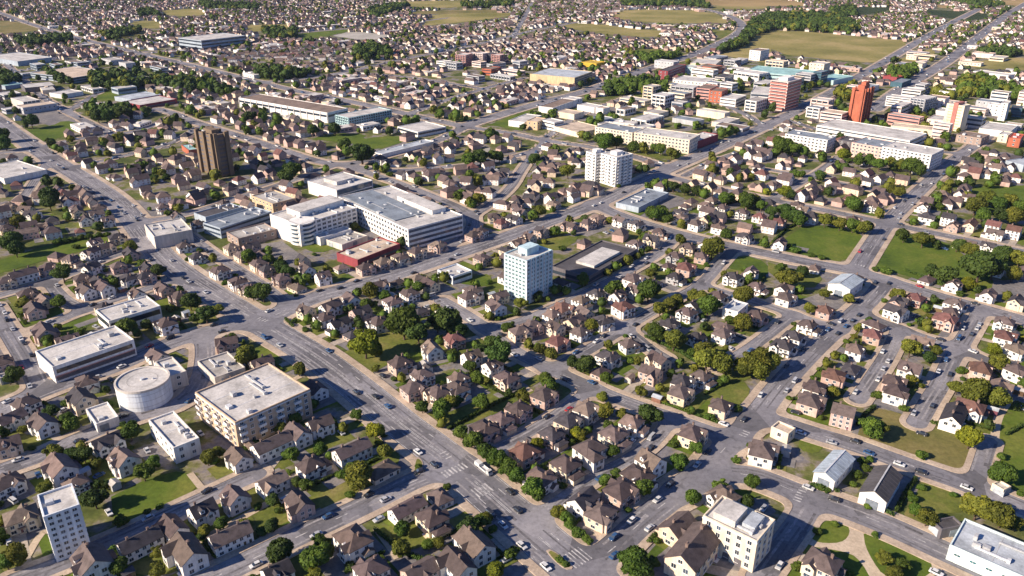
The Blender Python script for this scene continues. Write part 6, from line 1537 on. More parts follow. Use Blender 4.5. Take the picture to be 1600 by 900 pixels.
def crown_mesh(name, seed, n, lobes, size, mat, flat=.9):
    q, lc, lr = crown_quads(seed, n, lobes, size, flat)
    V = q.reshape(-1, 3); F = np.arange(len(V)).reshape(-1, 4)
    iv, jf = ico(1)
    vs, fs, b = [V], [F], len(V)
    for c, r in zip(lc, lr):
        v = iv*(r*.86)+c; v[:, 2] *= flat; vs.append(v); fs.append(np.stack([jf[:, 0], jf[:, 1], jf[:, 2], jf[:, 2]], 1)+b); b += len(v)
    V = np.concatenate(vs); F = np.concatenate(fs)
    me = bpy.data.meshes.new(name)
    me.from_pydata(V.tolist(), [], [tuple(dict.fromkeys(f)) for f in F.tolist()])
    me.materials.append(mat); me.update()
    return me
CROWN = {}
def crown(var, tone, bush=False):
    k = (var, tone, bush)
    if k not in CROWN:
        nq, nl, sz = (1700, 11, .08) if not bush else (650, 6, .12)
        CROWN[k] = crown_mesh('crown', 100+var, nq, nl, sz, M['leaf_'+tone], [.86, .95, .78, 1.02, .9][var] if not bush else .72)
    return CROWN[k]
TRUNK = []
for v in range(3):
    g = random.Random(v); mb = MB()
    mb.tube((0,0,0),(.04,.02,.55),.075,.055,8); 
    for k in range(5):
        a = k*1.26+g.random(); mb.tube((.03,.02,.42+.03*k),(.42*math.cos(a),.42*math.sin(a),.85+.1*g.random()),.032,.012,5)
    TRUNK.append(mb.mesh('trunk', [M['bark']]))
TS = []
for c, txt in TREES.items():
    for w in txt.split():
        a = w.split(','); r = a[2]; code = ''.join(q for q in r if q.isalpha()); r = float(''.join(q for q in r if not q.isalpha()))
        px, py = cr(c, float(a[0]), float(a[1])); rp = r/CROPS[c][2]
        x, y = at(px, py, 4.0); ppm = FPX/topx(x, y, 4)[2]
        rm = min(max(rp/ppm, 1.2), 8.5)*1.02
        zc = rm*(1.12 if 'b' not in code else .6)
        x, y = at(px, py, zc)
        tone = next((q for q in code if q in 'yod'), 'm')
        TS.append(dict(p=(x, y), r=rm, zc=zc, tone=tone, bush='b' in code or rm < 1.9, px=(px, py)))
for k, (_r, h, x, y, a) in enumerate(HOUSE_ROOTS):
    gg = random.Random(5000+k)
    for rep in range(2):
        if gg.random() > .75: continue
        ln, dp = gg.choice((-1, 1))*(7*h['s']+gg.uniform(.5, 2.5)), gg.choice((-1, 1))*(5.5*h['s']+gg.uniform(.5, 3))
        q = (x+ln*math.cos(a)-dp*math.sin(a), y+ln*math.sin(a)+dp*math.cos(a)); r = gg.uniform(1.5, 2.7)
        if road_near([q])[0][0] < 2.2 or in_rects([q], 2)[0] or (np.hypot(*(HPK-np.array(q)).T) < 5.6).any(): continue
        TS.append(dict(p=q, r=r, zc=r*1.12, tone=gg.choice('mmdo'), bush=False, px=topx(*q, 3)[:2]))
keep = []
for t in TS:
    if all(math.hypot(t['p'][0]-q['p'][0], t['p'][1]-q['p'][1]) > .45*max(t['r'], q['r']) for q in keep): keep.append(t)
TS = keep
P = np.array([t['p'] for t in TS]); rr_ = np.array([t['r'] for t in TS])
onisl = np.zeros(len(P), bool)
for poly in ISL: onisl |= in_poly(P, poly)
street = np.array([t['px'] for t in TS])
for it in range(14):
    d_, u_, aw_, _ = road_near(P)
    need = np.where(onisl, 0, np.clip(1.3+np.minimum(rr_*.25, 1.2)-d_, 0, 3))
    # trees planted in the carriageway's middle strip stay
    P += aw_*need[:, None]*.5
    dv = P[:, None]-HPK[None]; dd_ = np.sqrt((dv**2).sum(2))+1e-6
    P += (dv/dd_[..., None]*np.clip(6.2-dd_, 0, 2)[..., None]).sum(1)*.4
    for cx, cy, a, hu, hv in SKIP_RECT:
        q = P-np.array((cx, cy)); uu = q[:, 0]*math.cos(a)+q[:, 1]*math.sin(a); vv = -q[:, 0]*math.sin(a)+q[:, 1]*math.cos(a)
        pu, pv = hu+1.5-abs(uu), hv+1.5-abs(vv); k = (pu > 0) & (pv > 0)
        su = np.where(k & (pu <= pv), np.sign(uu)*pu, 0); sv = np.where(k & (pv < pu), np.sign(vv)*pv, 0)
        P[:, 0] += (su*math.cos(a)-sv*math.sin(a))*.5; P[:, 1] += (su*math.sin(a)+sv*math.cos(a))*.5
size_px = np.array([t['r']*FPX/topx(*p, 3)[2] for t, p in zip(TS, P)])
rank = sorted([i for i in range(len(TS)) if not in_rects([P[i]], .3)[0]], key=lambda i: -size_px[i])
TREE_ROOTS, FAR_TREES = [], []
ntree = {True: 0, False: 0}
for i in rank:
    t = TS[i]; bush = bool(t['bush']); x, y = P[i]
    if ntree[bush] >= 300: FAR_TREES.append((x, y, t['r'], t['tone'])); continue
    ntree[bush] += 1
    r = t['r']; g = random.Random(i)
    root = link('bush' if bush else 'tree', None, None, (x, y, 0), g.uniform(0, 6.28))
    var = g.randrange(5)
    s = (r*g.uniform(.95, 1.08), r*g.uniform(.92, 1.05), r*g.uniform(.9, 1.1))
    link('crown', crown(var, t['tone'], bush), root, (0, 0, t['zc'] if not bush else r*.55), 0, s)
    link('stem' if bush else 'trunk', TRUNK[g.randrange(3)], root, (0, 0, 0), 0, (r*.9, r*.9, t['zc']*1.2 if not bush else r*.5))
    TREE_ROOTS.append((root, t, x, y, r, bush))

# bushes at house corners
for k, (_r, h, x, y, a) in enumerate(HOUSE_ROOTS[:230]):
    if ntree[True] >= 290: break
    g = random.Random(900+k); q = (g.choice((-1, 1))*(5.6*h['s']+1.2), g.choice((-1, 1))*(4.6*h['s']+1.0))
    bx, by = x+q[0]*math.cos(a)-q[1]*math.sin(a), y+q[0]*math.sin(a)+q[1]*math.cos(a)
    if road_near([(bx, by)])[0][0] < 1.2 or in_rects([(bx, by)], 1)[0] or (np.hypot(*(HPK-np.array((bx, by))).T) < 4.8).any() or any(math.hypot(bx-t[2], by-t[3]) < 2.4 for t in TREE_ROOTS): continue
    r = g.uniform(1.1, 2.1); tone = g.choice('mmdo'); ntree[True] += 1
    root = link('bush', None, None, (bx, by, 0), g.uniform(0, 6.28))
    link('crown', crown(g.randrange(5), tone, True), root, (0, 0, r*.55), 0, (r, r, r*g.uniform(.9, 1.15))); link('stem', TRUNK[g.randrange(3)], root, (0, 0, 0), 0, (r*.9, r*.9, r*.5))
    TREE_ROOTS.append((root, dict(tone=tone, r=r), bx, by, r, True))

# clipped hedges
HEDGE_ROOTS = []
for c, pts in HEDGES:
    line = [at(*cr(c, x, y)) for x, y in pts]
    st = along(line, .28); g = np.random.default_rng(len(HEDGE_ROOTS))
    P0 = np.array([s[0] for s in st]); dh = road_near(P0)[0]; okh = (dh > .6) & ~in_rects(P0, .2)
    if len(HPK): okh &= (np.sqrt(((P0[:, None]-HPK)**2).sum(2)).min(1) > 5)
    P0 = P0[okh]
    if len(P0) < 6: continue
    n = 26
    C = np.repeat(P0, n, 0); off = g.uniform(-.55, .55, (len(C), 2)); z = g.uniform(.1, 1.35, len(C))
    p = np.column_stack([C+off, z]); nr = np.column_stack([off*1.6, (z-.6)]); nr += g.normal(size=nr.shape)*.5; nr /= np.linalg.norm(nr, axis=1)[:, None]
    a = np.cross(nr, g.normal(size=nr.shape)); a /= np.linalg.norm(a, axis=1)[:, None]; b = np.cross(nr, a); s = .17
    q = np.stack([p-a*s-b*s, p+a*s-b*s, p+a*s+b*s, p-a*s+b*s], 1).reshape(-1, 3)
    ctr = P0.mean(0); q[:, :2] -= ctr
    o = link('hedge', np_mesh('hedge', q, np.arange(len(q)).reshape(-1, 4), [M['leaf_d']]), None, (*ctr, 0))
    HEDGE_ROOTS.append((o, ctr))

# ================================================================== cars
def car_parts(van=False):
    b = MB()
    # lower body: side outline lofted over three widths
    out = [(-2.15,.32),(2.1,.32),(2.2,.55),(2.12,.78),(1.1,.92),(-1.75,.95),(-2.2,.88),(-2.25,.55)]
    if van: out = [(-2.5,.32),(2.3,.32),(2.42,.6),(2.3,1.0),(1.5,1.2),(-2.45,1.2),(-2.55,.9),(-2.55,.55)]
    ys = [(-.88,.0),(-.8,.05),(.8,.05),(.88,.0)]
    cols = []
    n = len(out)
    v = []
    for yy, gr in ((-.9,.97),(-.82,1),(.82,1),(.9,.97)):
        v += [(x*gr, yy, .32+(z-.32)*(1 if gr == 1 else .93)) for x, z in out]
    f = []
    for k in range(3):
        for i in range(n):
            j = (i+1) % n; f.append((k*n+i, k*n+n+i, k*n+n+j, k*n+j))
    f.append(tuple(range(n))); f.append(tuple(reversed(range(3*n, 4*n))))
    b.solid(v, [tuple(reversed(q)) for q in f], 0)
    c = MB(); rf = MB()
    x0, x1, x2, x3, z0, z1 = (-1.7,-1.2,.35,1.15,.92,1.42) if not van else (-2.45,-2.35,1.0,1.6,1.18,1.95)
    c.solid([(x0,-.76,z0),(x3,-.76,z0),(x3,.76,z0),(x0,.76,z0),(x1,-.62,z1),(x2,-.62,z1),(x2,.62,z1),(x1,.62,z1)], [(0,1,5,4),(1,2,6,5),(2,3,7,6),(3,0,4,7)])
    rf.box(x1-.06,x2+.06,-.65,.65,z1-.02,z1+.06,0,True)
    w = MB(); m = 14
    for y0, y1 in ((-.11,.11),):
        for i in range(m):
            a0, a1 = 2*math.pi*i/m, 2*math.pi*(i+1)/m; r = .33
            w.face([(r*math.cos(a0),y0,r*math.sin(a0)),(r*math.cos(a1),y0,r*math.sin(a1)),(r*math.cos(a1),y1,r*math.sin(a1)),(r*math.cos(a0),y1,r*math.sin(a0))],0)
        for yy, sgn in ((y0,1),(y1,-1)):
            w.face([(.33*math.cos(2*math.pi*i/m*sgn),yy,.33*math.sin(2*math.pi*i/m*sgn)) for i in range(m)],0)
            w.face([(.19*math.cos(2*math.pi*i/8*sgn),yy+(-.012 if sgn > 0 else .012),.19*math.sin(2*math.pi*i/8*sgn)) for i in range(8)],1)
    h = MB(); h.box(-.04,.04,-.18,.18,-.08,.08,0,True)
    return b, c, rf, w, h
CP_ = {False: car_parts(False), True: car_parts(True)}
CM = {}
def cmesh(van, col_):
    k = (van, col_)
    if k not in CM: CM[k] = (CP_[van][0].mesh('body', [M['car_'+col_]]), CP_[van][2].mesh('car_roof', [M['car_'+col_]]))
    return CM[k]
GLS = {v: CP_[v][1].mesh('window', [M['glass']]) for v in (False, True)}
WHL = CP_[False][3].mesh('wheel', [M['tyre'], M['metal']]); HL = CP_[False][4].mesh('headlight', [M['lamp']])
CAR_ROOTS = []
def add_car(x, y, a, colr, van=False, parts=True, z=Z_ROAD+.005):
    root = link('van' if van else 'car', None, None, (x, y, z), a, (.76, .78, .78))
    b, r = cmesh(van, colr)
    bo = link('body', b, root); link('windows_glazing', GLS[van], root); link('roof', r, root)
    for sx in (-1.35, 1.4):
        for sy in (-.8, .8):
            link('wheel', WHL, root, (sx, sy, .33))
    if parts:
        for sy in (-.6, .6): link('headlight', HL, root, (2.16 if not van else 2.4, sy, .66))
    return root
cs = []
for c, txt in CARS.items():
    for w in txt.split():
        a = w.split(','); colr = a[1][-1]; px, py = cr(c, float(a[0]), float(a[1][:-1])); cs.append((px, py, colr))
CPs = np.array([at(px, py, .7) for px, py, _ in cs])
dc, uc, awc, ic = road_near(CPs)
for (px, py, colr), (x, y), d1, u1, w1, k1 in zip(cs, CPs, dc, uc, awc, ic):
    g = random.Random(int(px*7+py*13)); hw = SEG_HW[k1]; a = math.atan2(u1[1], u1[0]); z = Z_ROAD+.005
    if d1 < -.2:           # on the road: into a lane, driving on that side
        lat = d1+hw; lane = hw*.5 if hw < 5.2 else (hw*.27 if lat < hw*.5 else hw*.74)
        x += w1[0]*(lane-lat); y += w1[1]*(lane-lat)
        side = u1[0]*w1[1]-u1[1]*w1[0]
        if side > 0: a += math.pi
        parked = False
    elif d1 < 3.2:         # beside it: parked at the kerb, on the carriageway
        x -= w1[0]*(d1+1.05); y -= w1[1]*(d1+1.05); parked = True
    else:
        a += math.pi/2*g.randrange(4); z = .15; parked = True
    a += g.uniform(-.03, .03)
    if in_rects([(x, y)], 1.3)[0]: continue
    if len(HPK) and (np.hypot(*(HPK-np.array((x, y))).T) < 5.6).any():
        k = np.argmin(np.hypot(*(HPK-np.array((x, y))).T)); v = np.array((x, y))-HPK[k]; v = v/(np.linalg.norm(v)+1e-6)*7.2; x, y = HPK[k]+v
        if road_near([(x, y)])[0][0] < 0: z = Z_ROAD+.005
    if any(math.hypot(x-q[1], y-q[2]) < 3.4 for q in CAR_ROOTS): continue
    van = g.random() < .1
    r = add_car(x, y, a, colr, van, y < 320, z)
    CAR_ROOTS.append((r, x, y, colr, van, parked))

# cars parked along the small streets and beside houses
gp = random.Random(77)
for ri, r in enumerate(RD):
    if len(CAR_ROOTS) >= 292: break
    if r['main'] and r['hw'] > 5.5: continue
    for (p, uu) in along(r['pts'], 8.5):
        if len(CAR_ROOTS) >= 292: break
        if p[1] > 430 or gp.random() > .3: continue
        sgn = gp.choice((-1, 1)); off = r['hw']-1.0; q = (p[0]-uu[1]*off*sgn, p[1]+uu[0]*off*sgn)
        if any(math.hypot(q[0]-c_[1], q[1]-c_[2]) < 5 for c_ in CAR_ROOTS): continue
        dd1, _u, _a, kk = road_near([q])
        if int(SEG[kk[0], 4]) != ri or in_rects([q], 1)[0] or (np.hypot(*(HPK-np.array(q)).T) < 5).any(): continue
        qx = topx(*q, .7)
        if not (10 < qx[0] < 1590 and qx[1] < 890): continue
        cl = gp.choice('wwssdddbr'); v = gp.random() < .08
        CAR_ROOTS.append((add_car(*q, math.atan2(uu[1], uu[0])+(math.pi if sgn > 0 else 0)+gp.uniform(-.03, .03), cl, v, q[1] < 320), *q, cl, v, True))

# the long white car transporter near the zebra junction
p = at(744, 738, .8); _d, u1, w1, k1 = road_near([p]); u1, w1 = u1[0], w1[0]
lat = _d[0]+SEG_HW[k1[0]]; p = (p[0]+w1[0]*(5.2-lat), p[1]+w1[1]*(5.2-lat))
lor = link('lorry', None, None, (*p, Z_ROAD+.005), math.atan2(u1[1], u1[0]), (.62, .74, .68))
mb = MB(); mb.box(-6, 3.2, -1.15, 1.15, .8, 1.1, 0, True); mb.box(-6, 3.2, -1.2, -1.05, 1.1, 1.75); mb.box(-6, 3.2, 1.05, 1.2, 1.1, 1.75); mb.box(-6, -2.2, -1.05, 1.05, 1.1, 2.6); link('trailer', mb.mesh('trailer', [M['car_w']]), lor)
mb = MB(); mb.solid([(3.4,-1.15,.6),(5.9,-1.1,.6),(5.9,1.1,.6),(3.4,1.15,.6),(3.4,-1.1,2.5),(5.1,-1.0,2.5),(5.1,1.0,2.5),(3.4,1.1,2.5)],[(4,5,6,7),(0,1,5,4),(1,2,6,5),(2,3,7,6),(3,0,4,7)]); cab = link('cab', mb.mesh('cab', [M['car_w']]), lor)
mb = MB(); mb.solid([(5.45,-.95,1.7),(5.45,.95,1.7),(5.16,.9,2.4),(5.16,-.9,2.4)],[(0,1,2,3)]); link('windscreen', mb.mesh('windscreen', [M['glass']]), cab, (.06, 0, .02))
for sx in (-5, -3.9, 4.7):
    for sy in (-1, 1):
        link('wheel', WHL, lor, (sx, sy, .46), 0, (1.4, 1.6, 1.4))
tag(lor, 'long white lorry driving past the zebra stripes of the junction', 'lorry')

# garden sheds and clipped garden hedges behind houses
SHED_ROOTS = []
for k, (_r, h, x, y, a) in enumerate(HOUSE_ROOTS[:200]):
    g = random.Random(300+k)
    if g.random() < .36:
        q = (g.choice((-1, 1))*(5.2*h['s']+g.uniform(1.5, 3)), g.choice((-1, 1))*(4.4*h['s']+g.uniform(1.8, 3.5)))
        bx, by = x+q[0]*math.cos(a)-q[1]*math.sin(a), y+q[0]*math.sin(a)+q[1]*math.cos(a)
        if not (road_near([(bx, by)])[0][0] < 2.5 or in_rects([(bx, by)], 2)[0] or (np.hypot(*(HPK-np.array((bx, by))).T) < 5.4).any() or (np.hypot(*(P-np.array((bx, by))).T) < 2.2).any() or any(math.hypot(bx-c_[1], by-c_[2]) < 3.4 for c_ in CAR_ROOTS)):
            root = link('garden_shed', None, None, (bx, by, 0), a+g.choice((0, math.pi/2)))
            L, D = g.uniform(1.3, 1.9), g.uniform(1.0, 1.4)
            mb = MB(); gwall(mb, -L, L, -D, D, 2.0, .45); link('wall', mb.mesh('wall', [M[g.choice(['door','stone','coolgrey'])]]), root)
            rc = g.choice(['r_darkroof','r_bluegreyroof','r_brownroof','r_concrete'])
            mb = MB(); gable(mb, -L-.15, L+.15, -D-.15, D+.15, 2.1, .46, .1); link('roof', mb.mesh('roof', [M[rc]]), root)
            mb = MB(); mb.box(-.45, .45, -.06, .02, 0, 1.8); link('door', mb.mesh('door', [M['door']]), root, (0, -D, 0))
            SHED_ROOTS.append((root, {'r_darkroof':'dark','r_bluegreyroof':'blue-grey','r_brownroof':'brown','r_concrete':'grey'}[rc], bx, by))
    if g.random() < .5 and len(HEDGE_ROOTS) < 120:
        sd = g.choice((-1, 1)); off = (5.6*h['s']+g.uniform(1.6, 2.6))*sd; st = [(off, -5.2*h['s']-2+.3*i) for i in range(int((10.4*h['s']+4)/.3))]
        if g.random() < .5: off = (4.7*h['s']+g.uniform(1.6, 2.6))*sd; st = [(-5.6*h['s']-2+.3*i, off) for i in range(int((11.2*h['s']+4)/.3))]
        P0 = np.array([(x+u*math.cos(a)-v*math.sin(a), y+u*math.sin(a)+v*math.cos(a)) for u, v in st])
        okh = (road_near(P0)[0] > 2.4) & ~in_rects(P0, .4) & (np.sqrt(((P0[:, None]-HPK)**2).sum(2)).min(1) > 4.4*h['s'])
        P0 = P0[okh]
        if len(P0) > 14:
            gg = np.random.default_rng(k); n = 16; C = np.repeat(P0, n, 0); o_ = gg.uniform(-.4, .4, (len(C), 2)); z = gg.uniform(.1, 1.1, len(C))
            p = np.column_stack([C+o_, z]); nr = np.column_stack([o_*2, z-.5])+gg.normal(size=(len(C), 3))*.5; nr /= np.linalg.norm(nr, axis=1)[:, None]
            a1 = np.cross(nr, gg.normal(size=nr.shape)); a1 /= np.linalg.norm(a1, axis=1)[:, None]; b1 = np.cross(nr, a1); s1 = .17
            q = np.stack([p-a1*s1-b1*s1, p+a1*s1-b1*s1, p+a1*s1+b1*s1, p-a1*s1+b1*s1], 1).reshape(-1, 3); ctr = P0.mean(0); q[:, :2] -= ctr
            HEDGE_ROOTS.append((link('hedge', np_mesh('hedge', q, np.arange(len(q)).reshape(-1, 4), [M['leaf_'+g.choice('dm')]]), None, (*ctr, 0)), ctr))

# ================================================================== labels that single one thing out
ORD = ['', 'second ', 'third ', 'fourth ', 'fifth ', 'sixth ', 'seventh ', 'eighth ', 'ninth ', 'tenth ', 'eleventh ', 'twelfth ', 'thirteenth ', 'fourteenth ', 'fifteenth ', 'sixteenth ']
LP = np.array([l[0] for l in LANDMARKS])
def label_all(items, group):
    """items: (root, key words, noun, category, (px, py)); the rank among alike things by distance in the picture makes each label unique"""
    by = {}
    for it in items: by.setdefault((it[1], it[2]), []).append(it)
    for (key, noun), its in by.items():
        Q = np.array([i[4] for i in its])
        D = np.sqrt(((Q[:, None]-LP[None])**2).sum(2))
        rk = D.argsort(0).argsort(0)
        # several alike: prefer a low rank, then a near place
        for i, it in enumerate(its):
            sc = rk[i]*1.0+D[i]/60.0
            l = int(np.argmin(sc + np.where(rk[i] > 15, 1e6, 0)))
            o = ORD[min(rk[i, l], 15)]
            words_ = f"{key} {noun}, {o}closest to {LANDMARKS[l][1]}"
            tag(it[0], words_, it[3], group)
KN = {'H':'hip-roofed','G':'gabled','C':'cross-gabled','L':'L-shaped','D':'long gabled','S':'low','T':'tall gabled'}
label_all([(r, f"{WALLS[h['wk']][0]} {KN[h['kind']]}", f"house, {ROOFS[h['rk']][0].replace(' ','-')} roof", 'house', topx(x, y, 3)[:2]) for r, h, x, y, a in HOUSE_ROOTS], 'houses along the streets')
label_all([(r, ('big ' if t['r'] > 4.3 else '')+LEAF[t['tone']][0], 'tree', 'tree', topx(x, y, 3)[:2]) for r, t, x, y, rr, b in TREE_ROOTS if not b], 'trees in gardens and along streets')
label_all([(r, ('broad ' if t['r'] > 2.6 else 'low ')+LEAF[t['tone']][0], 'bush', 'bush', topx(x, y, 1)[:2]) for r, t, x, y, rr, b in TREE_ROOTS if b], 'bushes in gardens and along streets')
label_all([(r, cl, 'flat-roofed block', 'commercial building', topx(x, y, H/2)[:2]) for r, cl, x, y, H in BLOCKS], 'flat-roofed blocks of the centre and works')
label_all([(r, f'small {rc}-roofed', 'garden shed', 'shed', topx(x, y, 1)[:2]) for r, rc, x, y in SHED_ROOTS], 'garden sheds')
label_all([(o, 'low clipped', 'hedge', 'hedge', topx(c[0], c[1], .5)[:2]) for o, c in HEDGE_ROOTS], 'clipped hedges')
label_all([(r, ('parked ' if pk else 'driving ')+CARC[cl][0], 'van' if v else 'car', 'van' if v else 'car', topx(x, y, .7)[:2]) for r, x, y, cl, v, pk in CAR_ROOTS], 'cars on the streets and lots')
# ================================================================== the rest of the town: houses, trees and cars past the ones built one by one
def blocked(P, pad_road, pad_rect):
    d, u, aw, _ = road_near(P)
    bad = (d < pad_road) | in_rects(P, pad_rect)
    far = P[:, 1] > 560
    bad |= far & (road_near(P*1.022)[0] < pad_road*.4)
    for k, poly in POLY: bad |= in_poly(P, poly) | (far & in_poly(P*1.035, poly))
    return bad, d, u
WP = []
for c, pts, n, r, tone in WOODS: WP.append([at(*cr(c, x, y)) for x, y in pts])
cand = []
g = np.random.default_rng(3)
th = math.radians(32)
ca, sa = math.cos(th), math.sin(th)
for i in range(-240, 240):
    for j in range(-10, 270):
        a, b = i*11+g.uniform(-1.8, 1.8), j*13.4+(5 if j % 2 else 0)+g.uniform(-1.6, 1.6)
        cand.append((a*ca-b*sa*1.0, 300+a*sa+b*ca))
P = np.array(cand)
pxs = np.array([topx(x, y, 3) for x, y in P])
ok = (P[:, 1] > 330) & (P[:, 1] < 2450) & (pxs[:, 0] > -60) & (pxs[:, 0] < 1660) & (pxs[:, 1] > -14)
P, pxs = P[ok], pxs[ok]
bad, d, u = blocked(P, 5.5, 5.5)
for w in WP: bad |= in_poly(P, w)
for w in FILL_POLY: bad |= in_poly(P, w) & (g.random(len(P)) < .8)
nn = np.full(len(P), 99.0)
for s in range(0, len(P), 2000): nn[s:s+2000] = np.sqrt(((P[s:s+2000, None]-HPK[None])**2).sum(2)).min(1)
TP = np.array([(x, y) for _r, _t, x, y, _q, _b in TREE_ROOTS])
nt_ = np.full(len(P), 99.0)
for s in range(0, len(P), 2000): nt_[s:s+2000] = np.sqrt(((P[s:s+2000, None]-TP[None])**2).sum(2)).min(1)
bad |= (nn < 9.5) | (nt_ < 6.5)
mid_gap = (pxs[:, 1] > 160)
bad |= mid_gap & (g.random(len(P)) < .25)
bad |= g.random(len(P)) < .14
P, d, u = P[~bad], d[~bad], u[~bad]
if FAR_EXTRA: P = np.concatenate([np.array(FAR_EXTRA), P]); d, u, _a, _i = road_near(P)
def tiny_house(L, D, e, rise, kind):
    W, Rf = MB(), MB(); x, y = L/2, D/2
    W.box(-x, x, -y, y, 0, e, 0)
    if kind: gwall(W, -x-.01, x+.01, -y-.01, y+.01, e, rise); gable(W, -x-.4, x+.4, -y-.4, y+.4, e+.2, rise, .2, False, 1)
    else: hip(W, -x-.4, x+.4, -y-.4, y+.4, e+.02, rise, .2, 1)
    for sgn in (-1, 1):
        for k in range(3):
            cx = -x+L*(k+.5)/3
            for z in (1.5, 3.9):
                if z+.7 > e: continue
                v = [(cx-.6, sgn*(y+.06), z-.65), (cx+.6, sgn*(y+.06), z-.65), (cx+.6, sgn*(y+.06), z+.65), (cx-.6, sgn*(y+.06), z+.65)]
                W.face(v if sgn < 0 else v[::-1], 2)
        for k in range(2):
            cy = -y+D*(k+.5)/2
            v = [(sgn*(x+.06), cy-.6, 3.2), (sgn*(x+.06), cy+.6, 3.2), (sgn*(x+.06), cy+.6, 4.5), (sgn*(x+.06), cy-.6, 4.5)]
            if e > 4.6: W.face(v if sgn > 0 else v[::-1], 2)
    return W
proto = [tiny_house(10.5, 8.6, 5.2, .8, 0), tiny_house(9.5, 8.4, 5.0, .9, 1), tiny_house(12, 8, 5.0, .85, 1), tiny_house(9, 8, 3.0, .7, 0), tiny_house(15, 9, 5.6, .6, 0)]
for L_, D_, e_ in ((24, 14, 5), (36, 17, 6)):
    t_ = MB(); t_.box(-L_/2, L_/2, -D_/2, D_/2, 0, e_, 0); t_.box(-L_/2+.4, L_/2-.4, -D_/2+.4, D_/2-.4, e_, e_+.1, 8); t_.box(-L_*.3, -L_*.1, -2, 2, e_+.1, e_+1.2, 0)
    for k_ in range(5):
        for sg_ in (-1, 1):
            cx_ = -L_/2+L_*(k_+.5)/5; v_ = [(cx_-1.6, sg_*(D_/2+.06), 1.6), (cx_+1.6, sg_*(D_/2+.06), 1.6), (cx_+1.6, sg_*(D_/2+.06), 3.2), (cx_-1.6, sg_*(D_/2+.06), 3.2)]; t_.face(v_ if sg_ < 0 else v_[::-1], 7)
    proto.append(t_)
allv, allf, allm = [], [], []; base = 0
mats_far = [M['wall_w'], M['wall_c'], M['wall_p'], M['roof_b'], M['roof_t'], M['roof_r'], M['roof_d'], M['glass'], M['r_palegrey']]
PV = []
for t in proto:
    V = np.array(t.v); PV.append((V, t.f, t.m))
fv, ff, fmi = [], [], []
for (x, y), uu in zip(P, u):
    pb = .035 if y > 640 else 0; V, F, Mi = PV[g.choice(7, p=[.34-pb, .26-pb, .2, .13, .07, pb, pb])]
    a = math.atan2(uu[1], uu[0])+(math.pi/2 if g.random() < .45 else 0)+g.uniform(-.06, .06); s = g.uniform(.56, .76)
    c_, s_ = math.cos(a)*s, math.sin(a)*s
    W = np.column_stack([V[:, 0]*c_-V[:, 1]*s_+x, V[:, 0]*s_+V[:, 1]*c_+y, V[:, 2]*s])
    fv.append(W); wk = g.choice(3, p=[.5, .22, .28]); rk = 3+g.choice(4, p=[.55, .24, .06, .15])
    for f in F: ff.append(tuple(q+base for q in f))
    fmi.extend([wk if m == 0 else rk if m == 1 else m for m in Mi]); base += len(W)
me = bpy.data.meshes.new('distant_houses'); me.from_pydata(np.concatenate(fv).tolist(), [], ff)
for m in mats_far: me.materials.append(m)
me.polygons.foreach_set('material_index', fmi); me.update()
tag(link('distant_houses', me), 'thousands of small brown-roofed houses filling the town into the distance', None, None, 'stuff')
N_FAR = len(P)

# trees
def leafy(n, size, seed):
    q, lc, lr = crown_quads(seed, n, 5, size, .95)
    return q.reshape(-1, 3)
LV = [leafy(70, .30, 40+k) for k in range(5)]
iv, jf = ico(1)
def tree_stuff(name, pts, label):
    """pts: x, y, r, tone"""
    for tone in 'mdoy':
        sel = [p for p in pts if p[3] == tone]
        if not sel: continue
        vs, fs, base = [], [], 0
        vt, ft, bt = [], [], 0
        for x, y, r, _t in sel:
            V = LV[g.integers(5)]; a = g.uniform(0, 6.28); c_, s_ = math.cos(a), math.sin(a)
            h = r*g.uniform(.9, 1.25); zc = h*.95
            W = np.column_stack([(V[:, 0]*c_-V[:, 1]*s_)*r+x, (V[:, 0]*s_+V[:, 1]*c_)*r+y, V[:, 2]*h+zc]); vs.append(W)
            C = iv*(.72+.12*g.random((len(iv), 1))); vt.append(np.column_stack([C[:, 0]*r+x, C[:, 1]*r+y, C[:, 2]*h*.95+zc])); ft.append(jf+bt); bt += len(iv)
        V = np.concatenate(vs)
        tag(link(name, np_mesh(name, V, np.arange(len(V)).reshape(-1, 4), [M['leaf_'+tone]])), label, None, None, 'stuff')
        V = np.concatenate(vt); tag(link(name, np_mesh(name, V, np.concatenate(ft), [M['leaf_'+tone]])), label, None, None, 'stuff')
pts = [(x, y, r, t) for x, y, r, t in FAR_TREES]
# scattered among the far houses
n = 40000
Q = np.column_stack([g.uniform(-1300, 1300, n), 330+2100*g.random(n)**.8])
qx = np.array([topx(x, y, 3) for x, y in Q])
ok = (qx[:, 0] > -40) & (qx[:, 0] < 1640) & (qx[:, 1] > -14) & (qx[:, 1] < 300)
Q, qx = Q[ok], qx[ok]
bd, d_, u_ = blocked(Q, 2.2, 1.5)
npz = np.sin(Q[:, 0]*.013+2*np.sin(Q[:, 1]*.009))*np.cos(Q[:, 1]*.011+1.5*np.sin(Q[:, 0]*.007))
bd |= g.random(len(Q)) > .55+.45*npz
dn = np.full(len(Q), 99.0)
for s in range(0, len(Q), 1000): dn[s:s+1000] = np.sqrt(((Q[s:s+1000, None]-P[None])**2).sum(2)).min(1)
dk = np.full(len(Q), 99.0)
for s in range(0, len(Q), 1000): dk[s:s+1000] = np.sqrt(((Q[s:s+1000, None]-HPK[None])**2).sum(2)).min(1)
bd |= (dn < 4.6) | (dk < 6.5)
Q, qx = Q[~bd], qx[~bd]
for (x, y), p in zip(Q, qx):
    r = g.uniform(1.8, 4.2); pts.append((x, y, r, 'mdom'[g.integers(4)]))
tree_stuff('distant_trees', pts, 'countless small trees scattered among the distant houses')
wp = []
